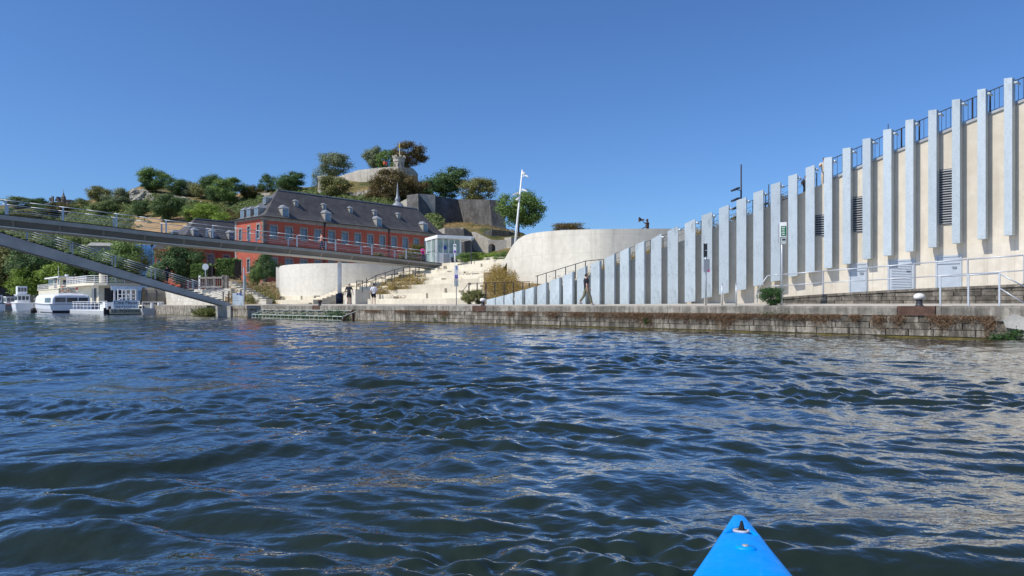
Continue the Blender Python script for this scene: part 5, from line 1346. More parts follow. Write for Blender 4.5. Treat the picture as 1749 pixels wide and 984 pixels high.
for a, b2, ya, yb in ((500, 517, 325.5, 334), (514, 547, 322.5, 334)):
    mb = MB(); mb.ribbon([(a, 250, ya + 6, 340), (b2, 250, ya + 6, 340)], 6); mb.build('wall', M['tile'], t)
    A, B = P(a, ya + 6, 249.6), P(b2, ya + 6, 249.6); A2, B2 = P(a + 3, ya, 253), P(b2, ya, 253); mb = MB(); mb.hexa([A, B, B + Vector((0, 7, 0)), A + Vector((0, 7, 0))], [A2, B2, B2 + Vector((0, .4, 0)), A2 + Vector((0, .4, 0))]); mb.build('roof', M['tile'], t)
for px in (523, 529, 535, 541):
    c = P(px, 329, 250.5); mb = MB(); mb.cbox(c, .7, .9, .9); mb.build('dormer', M['zincw'], t)
c = P(514, 325, 252); mb = MB(); mb.cbox(c, .9, .9, 2.2); mb.build('chimney', M['trim'], t)
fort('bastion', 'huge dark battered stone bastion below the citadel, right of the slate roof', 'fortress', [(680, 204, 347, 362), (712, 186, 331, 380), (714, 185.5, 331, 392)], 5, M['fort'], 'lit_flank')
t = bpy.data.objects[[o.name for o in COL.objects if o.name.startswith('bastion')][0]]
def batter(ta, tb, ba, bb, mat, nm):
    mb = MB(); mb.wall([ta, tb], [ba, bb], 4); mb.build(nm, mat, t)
batter(P(714, 331, 185.4), P(782, 340.5, 199), P(716, 392, 181), P(793, 395, 197), M['fortshade'], 'front_face')
batter(P(782, 340.5, 199), P(836, 341, 183), P(793, 395, 197), P(842, 395, 181), M['fortshade'], 'right_face')
mb = MB(); pts = [P(714, 330.6, 186), P(782, 340, 199.5), P(836, 340.6, 184), P(842, 341, 230), P(690, 338, 230)]; mb.prism([(p.x, p.y) for p in pts], 27.7, 28.0); mb.build('top', M['soil'], t)
fort('fort_wall', 'lower fort wall of pale stone beside the white kiosk roof', 'wall', [(744, 150, 394, 440), (758, 147, 389.5, 440), (790, 146, 389, 440), (792, 146, 389.2, 440)], 3, M['fort'])
t = [o for o in COL.objects if o.name.startswith('fort_wall')][-1]
batter(P(792, 389.2, 146), P(812, 402, 156), P(794, 440, 145), P(824, 440, 154), M['fortshade'], 'shaded_flank')
t = thing('arched_wall', 'pale stone fort wall with one dark arched doorway right of the kiosk', 'wall', P(845, 430, 150))
holes = 839.5
for a, b2 in ((806, 834), (846, 868)):
    ya = 396 if a == 806 else 410; mb = MB(); mb.ribbon([(a, 152 if a == 806 else 149, ya, 442), (b2, 149, 409.5, 442)], 1.2); mb.build('wall_face', M['fort'], t)
arch = [P(834, 442, 149)] + [P(840 + 6 * math.cos(PI - x), 423 - 6.5 * math.sin(x), 149) for x in np.linspace(0, PI, 9)] + [P(846, 442, 149), P(846, 409.8, 149), P(834, 409.6, 149)]
mb = MB(); n = len(arch); 
for i in range(1, 9): mb.add([arch[i], arch[i + 1], P(834 + 12 * i / 8, 409.7, 149), P(834 + 12 * (i - 1) / 8, 409.7, 149)], [(0, 1, 2, 3)])
mb.build('arch', M['fort'], t)
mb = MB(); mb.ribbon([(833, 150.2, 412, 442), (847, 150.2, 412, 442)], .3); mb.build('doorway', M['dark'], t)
mb = MB(); mb.ribbon([(868, 149, 410, 442), (878, 154, 412, 442)], 1); mb.build('shaded_end', M['fortshade'], t)
fort('fort_wall', 'dark upper fort wall curving over the grassy mound', 'wall', [(826, 160, 396, 406), (840, 158.5, 391.5, 405), (870, 160, 395, 408), (880, 162, 399, 409)], 2, M['fortshade'])
fort('fort_wall', 'short pale fort wall end behind the white leaning mast', 'wall', [(873, 148, 405, 424), (890, 150, 405, 424)], 2, M['fort'])
# castle on the far ridge
t = thing('castle', 'dark distant castle with a pointed tower and gable on the wooded ridge at far left', 'castle', P(108, 350, 380))
c = P(108.5, 345, 380); mb = MB(); mb.lathe((c.x, c.y, c.z - 2), [(1.1, 0), (1.1, 3.2), (1.35, 3.3), (1.0, 4.2), (1.2, 4.3), (.75, 5.2), (.4, 5.8), (.4, 6.3), (.12, 7.0), (.04, 8.8)], 8); mb.build('tower', M['darktrim'], t)
mb = MB(); A, B = P(86, 345, 382), P(124, 345, 382); mb.hexa([A + Vector((0, 0, -3)), B + Vector((0, 0, -3)), B + Vector((0, 8, -3)), A + Vector((0, 8, -3))], [A, B, B + Vector((0, 8, 0)), A + Vector((0, 8, 0))]); mb.build('wall', M['darktrim'], t)
mb = MB(); mb.extrude([P(93, 343, 381), P(102, 343, 381), P(97, 335.5, 381)], (0, 4, 0)); mb.extrude([P(104, 343, 383), P(124, 343, 383), P(121, 341, 383), P(106, 341, 383)], (0, 4, 0)); mb.build('roof', M['slate'], t)
for px in (86, 90):
    c = P(px, 341, 381); mb = MB(); mb.cbox(c, .9, .9, 3.5 if px == 90 else 1.8); mb.build('chimney', M['darktrim'], t)

# ------------------------------------------------------------------ boats and pontoon
def at_q(s, d): return Q(s, d, 0)
def hull_mesh(mb, L, w, zst, zbow, draft, wbow=.12, n=14, flare=.8):
    secs = []
    for i in range(n + 1):
        f = i / n; hw = w / 2 * (1 - max(0, (f - .55) / .45) ** 2.2 * (1 - wbow)); z = zst + (zbow - zst) * f ** 2
        secs.append([(-hw, f * L, z), (-hw * (flare + .15), f * L, z * .45), (-hw * flare, f * L * .985, -draft), (hw * flare, f * L * .985, -draft), (hw * (flare + .15), f * L, z * .45), (hw, f * L, z)])
    vs = [p for s in secs for p in s]; fs = []
    for i in range(n):
        for j in range(6): fs.append((i * 6 + j, i * 6 + (j + 1) % 6, (i + 1) * 6 + (j + 1) % 6, (i + 1) * 6 + j))
    fs += [(0, 1, 2, 3, 4, 5), tuple(n * 6 + k for k in (5, 4, 3, 2, 1, 0))]
    return mb.add(vs, [tuple(reversed(f)) for f in fs])
sc_ = (85 - CX) / F
pl_ = PX(85, 101.5, 0); L1 = 18.5; BW = 5.4
ctr = pl_ + E1 * (BW / 2)
bt = thing('tour_boat', 'white river tour boat with a rounded glazed cabin, three big windows at the stern', 'boat', (ctr.x, ctr.y, 0), QROT)
mb = MB(); hull_mesh(mb, L1, BW, 1.28, 1.75, .4); mb.build('hull', M['boat'], bt, True, local=True)
ch = bt.children[-1]; ch.data.polygons.foreach_set('use_smooth', [False] * len(ch.data.polygons))
mb = MB(); mb.box(-BW / 2 * .88, BW / 2 * .88, -.05, 9, -.3, .34); mb.build('boot_stripe', M['black'], bt, local=True)
def gunwale(mb, L, w, zst, zbow, r, wbow):
    pts = []
    for i in range(15): f = i / 14; pts.append((-w / 2 * (1 - max(0, (f - .55) / .45) ** 2.2 * (1 - wbow)), f * L, zst + (zbow - zst) * f ** 2))
    return mb.tube([(-x, y, z) for x, y, z in reversed(pts)] + [(-w / 2, 0, zst)] + [], r, 6).tube(pts, r, 6)
mb = MB(); gunwale(mb, L1, BW + .08, 1.27, 1.74, .07, .12); mb.build('rubbing_strake', M['boatgrey'], bt, local=True)
# cabin with rounded shoulders
mb = MB(); prof = [(-2.45, 1.3), (-2.40, 2.2), (-2.15, 2.62), (-1.6, 2.8), (0, 2.86), (1.6, 2.8), (2.15, 2.62), (2.40, 2.2), (2.45, 1.3)]
ysec = [(.02, .0, .0), (.12, .96, .5), (.4, 1.0, .95), (.9, 1, 1), (12.2, .93, 1.0), (12.8, .9, .9)]
vs = []
for y, kx, kz in ysec:
    for x, z in prof: vs.append((x * (.97 + .03 * kx), y, 1.3 + (z - 1.3) * (.80 + .2 * kz)))
n = len(prof); fs = [(i * n + j, (i + 1) * n + j, (i + 1) * n + j + 1, i * n + j + 1) for i in range(len(ysec) - 1) for j in range(n - 1)] + [tuple(range(n)), tuple(reversed(range((len(ysec) - 1) * n, len(ysec) * n)))]
mb.add(vs, fs); cab = mb.build('cabin', M['boat'], bt, local=True)
for x0, x1 in ((-2.05, -.75), (-.6, .75), (.9, 2.1)):
    mb = MB(); mb.box(x0, x1, -.02, .06, 1.55, 2.22); w_ = mb.build('window', M['glass'], cab, local=True)
for k in range(10):
    y0 = 1.0 + k * 1.12; kx = 1 - .07 * y0 / 12.2; mb = MB(); x = -2.46 * kx; mb.hexa([(x - .04, y0, 1.5), (x + .06, y0, 1.5), (x + .06, y0 + .95, 1.5), (x - .05, y0 + .95, 1.5)], [(x + .0, y0, 2.2), (x + .1, y0, 2.2), (x + .1, y0 + .95, 2.2), (x, y0 + .95, 2.2)]); mb.build('window', M['glass'], cab, local=True)
mb = MB(); mb.box(-1.0, 1.0, 13.2, 16.6, 1.5, 1.9); mb.build('foredeck_box', M['cream_p'], bt, local=True)
for y in (11.0, 16.8):
    t = thing('fender', 'black ball fender hanging at the waterline, ' + ('the right one' if y < 14 else 'the left one') + ' on the tour boat', 'fender', bt.matrix_basis @ Vector((0, 0, 0)) if False else (Matrix.Translation((ctr.x, ctr.y, 0)) @ Matrix.Rotation(QROT, 4, 'Z')) @ Vector((-2.95 if y < 14 else -1.9, y, .3)), 0, 'ball fenders on the tour boat')
    mb = MB(); mb.ball((0, 0, 0), .42, 12, 8); mb.build('ball', M['black'], t, True, local=True); mb = MB(); mb.cyl((0, 0, .4), (.15, 0, 1.3), .03, .03, 5); mb.build('rope', M['grey'], t, local=True)
mb = MB(); mb.cyl((1.0, -.06, .95), (1.0, -.0, .95), .17, .17, 10); mb.build('emblem', M['ink'], bt, local=True)
# cream passenger ship
c0 = Q(140, 1.9); bs = thing('passenger_ship', 'cream passenger ship with a wheelhouse on its upper deck, moored beyond the tour boat', 'boat', c0, QROT)
mb = MB(); hull_mesh(mb, 27, 5.4, 2.3, 2.9, .4); mb.build('hull', M['boat'], bs, local=True)
mb = MB(); mb.box(-2.7, 2.7, 1.2, 20, 2.32, 4.0); mb.build('deckhouse', M['cream_p'], bs, local=True)
for k in range(14):
    mb = MB(); mb.box(-2.74, -2.66, 1.8 + k * 1.25, 2.75 + k * 1.25, 2.5, 3.0); mb.build('window', M['glass'], bs, local=True)
mb = MB(); mb.box(-2.8, 2.8, .4, 21, 4.0, 4.14); mb.build('upper_deck', M['cream_p'], bs, local=True)
wh = MB(); wh.box(-1.9, 1.9, 4.5, 15, 4.15, 6.15); wh = wh.build('wheelhouse', M['cream_p'], bs, local=True)
mb = MB(); mb.box(-2.3, 2.3, 3.8, 16.5, 6.15, 6.38); mb.build('roof', M['white'], wh, local=True)
for k in range(5): mb = MB(); mb.box(-1.95, -1.85, 10.2 + k * .95, 10.95 + k * .95, 4.8, 5.95); mb.build('window', M['glass'], wh, local=True)
mb = MB(); mb.box(-1.96, -1.85, 5.0, 6.3, 4.9, 5.9); mb.build('window', M['glass'], wh, local=True)
mb = MB(); mb.box(-1.98, -1.86, 7.2, 9.4, 4.3, 6.1); dr = mb.build('door', M['rust'], wh, local=True); mb = MB(); mb.box(-2.02, -1.985, 7.7, 8.9, 4.6, 5.9); mb.build('pane', M['glass'], dr, local=True)
mb = MB(); mb.box(-1.4, 1.4, 4.44, 4.52, 4.6, 5.7); mb.build('window', M['glass'], wh, local=True)
mb = MB(); mb.cyl((0, 9, 6.3), (0, 9, 6.9), .3, .3, 10); mb.cyl((-.6, 13, 6.3), (-.6, 13, 8.6), .04, .03, 6); mb.build('mast', M['white'], wh, local=True)
mb = MB()
for z in (5.05, 4.75, 4.45): mb.tube([(-2.72, 20.8, z), (-2.72, .6, z), (2.72, .6, z)], .035, 5)
mb.build('rail', M['white'], bs, local=True)
for k in range(22):
    p = (-2.72, 20.8 - k, 4.1) if k < 20 else (-2.72 + (k - 19) * 1.8, .6, 4.1); mb = MB(); mb.cyl(p, (p[0], p[1], 5.05), .035, .035, 5); mb.build('rail_post', M['white'], bs, local=True)
for px, lab, mt in ((111, 'cream and orange lifebuoy hanging on the stern rail, the left one', M['cream_p']), (137, 'red lifebuoy hanging on the stern rail, the right one', M['red'])):
    cc = P(px, 493, 122.5); t = thing('lifebuoy', lab, 'lifebuoy', cc, 0, 'lifebuoys on the passenger ship')
    mb = MB(); mb.torus((0, 0, 0), .52, .13, (.4, -.9, 0), 18, 7); mb.build('ring', mt, t, True, local=True)
    mb = MB()
    for a in (PI / 4, 3 * PI / 4): 
        u = Vector((.9, .4, 0)) * math.cos(a) * .52 + Vector((0, 0, 1)) * math.sin(a) * .52
        mb.cbox(u, .3, .3, .22); mb.cbox(-u, .3, .3, .22)
    mb.build('band', M['orange'] if px == 111 else M['white'], t, local=True)
# stern bulwark panel with rails behind the lifebuoys
mb = MB(); A, B = P(104, 499, 123.2), P(146, 499, 122.8)
for z in (.0, .35, .75, 1.2): mb.bar(A + Vector((0, 0, z)), B + Vector((0, 0, z)), .05, .08)
mb.build('stern_rail', M['white'], bs)
t = thing('flag', 'limp dark red flag on a short staff at the stern of the passenger ship', 'flag', P(126, 490, 121.5))
mb = MB(); mb.cyl(P(126, 492, 121.5), P(128, 468, 121.5), .05, .04, 5); mb.build('staff', M['white'], t)
mb = MB(); mb.extrude([P(127.6, 470, 121.4), P(124, 476, 121.4), P(122.5, 483, 121.4), P(125.5, 482, 121.4), P(127, 478, 121.4)], (0, .12, 0)); mb.build('cloth', stone('dark_flag_cloth', (.03, .02, .02), (.12, .03, .03), (.25, .06, .05), 1.5, 0, 0, 0), t)
# restaurant barge with upper terrace
c0 = Q(117, 2.6); rbg = thing('restaurant_barge', 'cream restaurant barge with a railed upper terrace, behind the pontoon signs', 'boat', c0, QROT)
mb = MB(); mb.box(-3.4, 3.4, 0, 17, -.4, 1.5); mb.build('hull', M['boatgrey'], rbg, local=True)
mb = MB(); mb.box(-2.0, 3.3, 2.2, 16.5, 1.5, 4.2); hs = mb.build('deckhouse', M['cream_p'], rbg, local=True)
mb = MB(); mb.box(-2.06, -1.95, 3.6, 6.2, 1.55, 3.8); mb.build('door', M['dark'], hs, local=True)
mb = MB(); mb.box(-1.2, 1.6, 2.13, 2.22, 1.55, 3.8); mb.build('door', M['dark'], hs, local=True)
mb = MB()
pts = [(-3.6, 17), (-3.6, 3.2), (-2.8, 1.4), (-1.2, .5), (1.2, .3), (3.5, .3), (3.5, 17)]
mb.prism([(x, y) for x, y in pts], 4.2, 4.62); ud = mb.build('upper_deck', M['cream_p'], rbg, local=True)
mb = MB(); rl_ = [(x * .98, y + .08) for x, y in pts[:6]]
for z in (5.7, 5.35, 5.05, 4.8): mb.tube([(x, y, z) for x, y in rl_], .045, 5)
mb.build('rail', M['white'], rbg, local=True)
for (xa, ya), (xb, yb) in zip(rl_, rl_[1:]):
    nn = max(1, int(math.hypot(xb - xa, yb - ya) / 1.1))
    for k in range(nn):
        f = k / nn; x, y = xa + (xb - xa) * f, ya + (yb - ya) * f; mb = MB(); mb.cyl((x, y, 4.6), (x, y, 5.7), .05, .05, 5); mb.build('rail_post', M['white'], rbg, local=True)
mb = MB(); mb.cyl((0, 9, 4.6), (0, 9, 7.4), .42, .42, 12); mb.build('funnel', M['cream_p'], rbg, local=True)
for x, y in ((-2.8, 1.9), (.0, .9), (3.2, .8)): mb = MB(); mb.cyl((x, y, 1.5), (x, y, 4.2), .07, .07, 6); mb.build('deck_post', M['white'], rbg, local=True)
mb = MB()
for k in range(9): mb.box(1.8 + k * .16, 2.9, 1.0 - .0 * k, 2.0, 1.5 + k * .28, 1.58 + k * .28)
mb.tube([(1.8, .95, 2.4), (3.2, .95, 4.9)], .05); mb.build('stair', M['cream_p'], rbg, local=True)
# pontoon with the restaurant signs
wl = PX(187, 86, 0); cp = wl + E1 * 1.7
pon = thing('pontoon', 'floating white railed landing pontoon with black ends in front of the barge', 'pontoon', (cp.x, cp.y, 0), QROT)
mb = MB(); mb.box(-2.0, 2.0, 0, 20, -.3, .42); mb.build('float', M['boatgrey'], pon, local=True)
mb = MB(); mb.box(-2.25, 2.3, -.35, .0, -.2, .62); mb.build('end_beam', M['black'], pon, local=True)
for x in (-2.25, -1.75, 1.65, 1.95, 2.25): mb = MB(); mb.box(x - .12, x + .12, -.42, -.1, -.2, 1.0 if abs(x) < 2 else .8); mb.build('fender_post', M['black'], pon, local=True)
mb = MB(); mb.box(-2.0, 2.0, .05, 20, .42, .52); mb.build('deck', M['boat'], pon, local=True)
mb = MB()
for z in (1.0, 1.35, 1.6): mb.tube([(-1.9, .3, z), (-1.9, 19, z)], .03, 5); mb.tube([(1.9, 1, z), (1.9, 12, z)], .03, 5)
for y in range(0, 19, 2): mb.cyl((-1.9, .3 + y, .5), (-1.9, .3 + y, 1.6), .035, .035, 5); mb.cyl((1.9, 1 + y * .6, .5), (1.9, 1 + y * .6, 1.6), .035, .035, 5)
mb.build('railing', M['white'], pon, local=True)
mb = MB()
for x in (.2, 1.15, 1.75): mb.bar((x, 2, .5), (x, 2, 3.1), .1, .1, (1, 0, 0)); mb.bar((x, 4, .5), (x, 4, 3.1), .1, .1, (1, 0, 0))
for z in (2.05, 2.5, 3.1): mb.bar((.2, 2, z), (1.75, 2, z), .07, .09); mb.bar((.2, 4, z), (1.75, 4, z), .07, .09)
mb.bar((.2, 2, 2.1), (-.9, 2, 1.1), .08, .1); mb.bar((.2, 2, 3.1), (1.15, 2, 2.1), .06, .06); mb.build('gangway_frame', M['white'], pon, local=True)
mb = MB(); mb.box(-1.9, -.9, 1.2, 2.4, .5, 1.5); mb.box(-1.6, -1.0, 3, 5, .5, 1.25); mb.build('locker', M['white'], pon, local=True)
sg = thing('restaurant_sign', 'pale blue two line restaurant sign above a darker board on the black pontoon end', 'sign', (cp.x, cp.y, 0), QROT)
mb = MB(); mb.box(-1.42, 1.36, -.52, -.46, .72, 1.74); s1b = mb.build('upper_board', M['signpale'], sg, local=True)
mb = MB(); mb.box(-1.78, 1.72, -.56, -.44, .10, .68); s2b = mb.build('lower_board', M['cream_p'], sg, local=True)
mb = MB(); mb.box(-1.70, 1.64, -.58, -.562, .16, .62); s2f = mb.build('board_face', plain('grey_green_board', (.28, .30, .25), .6), sg, local=True)
def stext(body, size, par, x, y, z, sx):
    cu = bpy.data.curves.new('lettering', 'FONT'); cu.body = body; cu.size = size; cu.extrude = .006; cu.align_x = 'CENTER'; cu.align_y = 'CENTER'; cu.materials.append(M['ink'])
    o = text_obj('lettering', cu, par); o.location = (x, y, z); o.rotation_euler = (PI / 2, 0, 0); o.scale = (sx, 1, 1)
stext('Côté Meuse', .56, s1b, -.03, -.535, 1.42, .93); stext('B R A S S E R I E', .27, s1b, -.03, -.535, .92, 1.15); stext('LE  PONTON', .46, s2f, -.03, -.595, .39, 1.12)
# striped canopy tunnel on the quay
t = thing('canopy', 'arched canvas canopy tunnel with dark ribs on the quay left of the limestone wall', 'canopy', Q(95.5, .6, 1.1), QROT - PI / 2)
nr_ = 6; R = 1.35
mb = MB(); vs = []; 
for i in range(2):
    for k in range(11): a = PI * k / 10; vs.append((R * math.cos(a) * .9, i * 6.2, .25 + 2.1 * math.sin(a) ** .8))
mb.add(vs, [(k, 11 + k, 12 + k, k + 1) for k in range(10)]); mb.build('canvas', M['canvas'], t, local=True)
for j in range(6):
    y = j * 1.24; pts = [(R * math.cos(PI * k / 10) * .92, y, .25 + 2.15 * math.sin(PI * k / 10) ** .8) for k in range(11)]; pts = [(pts[0][0], y, 0)] + pts + [(pts[-1][0], y, 0)]
    mb = MB(); mb.tube(pts, .06, 5); mb.build('rib', M['dark'], t, local=True)
mb = MB(); mb.box(-1.45, 1.45, 6.3, 6.4, 0, 2.2); mb.build('back_panel', M['dark'], t, local=True)
t = thing('name_banner', 'faded pale banner board on posts beside the canopy', 'sign', P(222, 493, 100), QROT)
mb = MB(); mb.box(-2.4, 2.2, -.05, .05, -.25, .35); mb.build('board', M['signpale'], t, local=True)
mb = MB(); mb.cyl((1.6, 0, -2.5), (1.6, 0, -.25), .06, .06, 6); mb.cyl((-2.0, 0, -2.5), (-2.0, 0, -.25), .06, .06, 6); mb.build('post', M['white'], t, local=True)
t = thing('work_boat', 'small pale workboat moored between the sign boards and the quay wall', 'boat', PX(262, 88, 0), QROT)
mb = MB(); hull_mesh(mb, 6.5, 2.6, .75, .95, .2, .5); mb.build('hull', M['boatgrey'], t, local=True); mb = MB(); mb.box(-.9, .9, 1.2, 4, .75, 1.15); mb.build('cover', M['cream_p'], t, local=True)
mb = MB(); mb.tube([(-1.2, .2, .7), (-1.2, .2, 1.5), (1.2, .2, 1.5), (1.2, .2, .7)], .05); mb.build('rail', M['white'], t, local=True)
mb = MB(); mb.box(.7, 1.1, .4, .8, .75, 1.5); mb.box(-.1, .15, .5, .8, .75, 1.4); mb.build('seat', M['white'], t, local=True)
# small boats at the far left
def launch(px, z, L, w, h, label, hm, trim):
    c = PX(px, z, 0); t = thing('small_boat', label, 'boat', c, QROT)
    mb = MB(); hull_mesh(mb, L, w, h, h * 1.25, .3, .2); mb.build('hull', hm, t, local=True)
    mb = MB(); gunwale(mb, L, w + .06, h, h * 1.25, .09, .2); mb.build('gunwale', trim, t, local=True)
    mb = MB(); mb.box(-w * .34, w * .34, L * .12, L * .55, h + .04, h + 1.6); cb = mb.build('cabin', M['boat'], t, local=True)
    mb = MB(); mb.box(-w * .38, w * .38, L * .1, L * .57, h + 1.6, h + 1.75); mb.build('roof', M['white'], cb, local=True)
    for k in range(3):
        x0 = -w * .3 + k * w * .21; mb = MB(); mb.box(x0, x0 + w * .16, L * .12 - .04, L * .12 + .05, h + .6, h + 1.4); mb.build('window', M['glass'], cb, local=True)
        y0 = L * .16 + k * L * .13; mb = MB(); mb.box(-w * .34 - .04, -w * .34 + .05, y0, y0 + L * .09, h + .6, h + 1.4); mb.build('window', M['glass'], cb, local=True)
    return t
launch(23, 158, 9, 3.4, 1.3, 'grey hulled small boat with an orange gunwale at the far left', M['boatgrey'], M['orange'])
launch(42, 140, 8, 3.0, 1.5, 'small white cabin boat between the grey boat and the tour boat', M['boat'], M['white'])
b1 = [o for o in COL.objects if o.name.startswith('small_boat')][-1]
mb = MB(); mb.box(-.8, .8, 2.5, 4.6, 3.2, 4.9); tw = mb.build('upper_cabin', M['boat'], b1, local=True)
for k in range(3): mb = MB(); mb.box(-.7 + k * .5, -.32 + k * .5, 2.44, 2.55, 3.8, 4.6); mb.build('window', M['glass'], tw, local=True)
launch(-6, 150, 9, 3.2, 1.5, 'white boat cut off by the left edge of the picture', M['boat'], M['black'])
t = thing('boat_shed', 'low dark roofed boathouse at the far left behind the small boats', 'shed', PX(2, 180, 1), QROT)
mb = MB(); mb.box(-4, 4, 0, 9, 0, 2.4); mb.build('wall', M['grey'], t, local=True)
mb = MB(); mb.extrude([(-4.6, -.4, 2.4), (4.6, -.4, 2.4), (0, -.4, 4.6)], (0, 10, 0)); mb.build('roof', M['slate'], t, local=True)

# ------------------------------------------------------------------ trees and shrubs
def crown_mesh(name, seed, nclump=34, nleaf=95, leaf=.030, shape=(1, 1), gap=.0):
    N = []
    rng = np.random.default_rng(seed); pts = []
    while len(pts) < nclump:
        p = rng.uniform(-1, 1, 3)
        r = np.linalg.norm(p)
        if .45 < r < 1: pts.append(p * (.86 + .2 * rng.random()))
    C = []; S = []
    for p in pts:
        c = np.array([p[0] * .40, p[1] * .40, .50 + p[2] * .38 * shape[1]])
        if c[2] < .3: c[:2] *= .55 + c[2] * 1.3
        rad = rng.uniform(.085, .155)
        d = rng.normal(size=(nleaf, 3)); d /= np.linalg.norm(d, axis=1)[:, None]
        rr_ = rad * rng.random((nleaf, 1)) ** .28 * (1 + .25 * rng.normal(size=(nleaf, 1)))
        q = c + d * rr_ * np.array([1.1, 1.1, .8]); C.append(q); N.append(d * [1, 1, .9] + [0, 0, .25] + (c - [0, 0, .45]) * .9)
    # inner fill keeps daylight gaps small and uneven
    d = rng.normal(size=(420, 3)); d /= np.linalg.norm(d, axis=1)[:, None]
    C.append(np.array([0, 0, .52]) + d * rng.random((420, 1)) ** .4 * np.array([.33, .33, .34])); N.append(d)
    C = np.vstack(C)
    for ax, tgt in ((0, 1.0), (1, 1.0)):
        lo, hi = np.percentile(C[:, ax], [.7, 99.3]); C[:, ax] = (C[:, ax] - (lo + hi) / 2) * tgt / (hi - lo)
    lo, hi = np.percentile(C[:, 2], [.7, 99.3]); C[:, 2] = .06 + (C[:, 2] - lo) * .92 / (hi - lo)
    V, Fq = leaves_np(C, np.full(len(C), leaf), rng, .5, 1.2, np.vstack(N))
    return mesh_np(name, V, Fq, LEAF['mid'])
PROTO = [crown_mesh('crown', s, n, 250, .0235, sh) for s, n, sh in ((1, 38, (1, 1)), (2, 30, (1, 1.05)), (3, 46, (1, .95)), (4, 26, (1, 1.05)), (5, 40, (1, 1)))]
LOOSE = crown_mesh('crown', 9, 16, 70, .026, (1, 1.1))
def trunk_mesh(seed):
    rng = random.Random(seed); mb = MB(); pts = [Vector((0, 0, -.05)), Vector((.008, 0, .15)), Vector((-.01, .01, .34)), Vector((.01, 0, .55)), Vector((0, .01, .78))]; rads = [.036, .028, .023, .015, .005]
    for i in range(4): mb.cyl(pts[i], pts[i + 1], rads[i], rads[i + 1], 7, False)
    for k in range(7):
        a = rng.uniform(0, 2 * PI); z = rng.uniform(.22, .55); p = Vector((0, 0, z)); L = rng.uniform(.2, .34)
        q = p + Vector((math.cos(a) * L * .6, math.sin(a) * L * .6, L * .5)); r = q + Vector((math.cos(a + .4) * L * .4, math.sin(a + .4) * L * .4, L * .35)); mb.cyl(p, q, .014, .009, 5, False); mb.cyl(q, r, .009, .003, 5, False)
    return mb.mesh('trunk', M['bark'])
M['bark'] = stone('tree_bark', (.035, .028, .02), (.08, .065, .05), (.13, .11, .085), 4, 0, .4, 0)
TRUNK = [trunk_mesh(s) for s in (1, 2, 3)]
tree_i = [0]
def tree(label, px, yt, yb, w, leafk, z=None, group='trees on the hill', bare=.12, name='tree', proto=None, wide=1.0):
    z = find_z(px, yb) if z is None else z
    base = P(px, yb, z); H_ = (yb - yt) / F * z; Wd = w / F * z
    t = thing(name, label, 'tree', base, random.uniform(0, 6.28), group)
    i = tree_i[0]; tree_i[0] += 1
    hc = H_ * (1 - bare) / .93
    cr_ = link('crown', proto or PROTO[i % 5], t, (0, 0, H_ * bare - hc * .06), (0, 0, 0), (Wd * 1.1, Wd * 1.1 * wide, hc * 1.04))
    cr_.material_slots[0].link = 'OBJECT'; cr_.material_slots[0].material = LEAF[leafk]
    link('trunk', TRUNK[i % 3], t, (0, 0, -.3), (0, 0, 0), (H_ * .8, H_ * .8, H_ * .95))
    return t
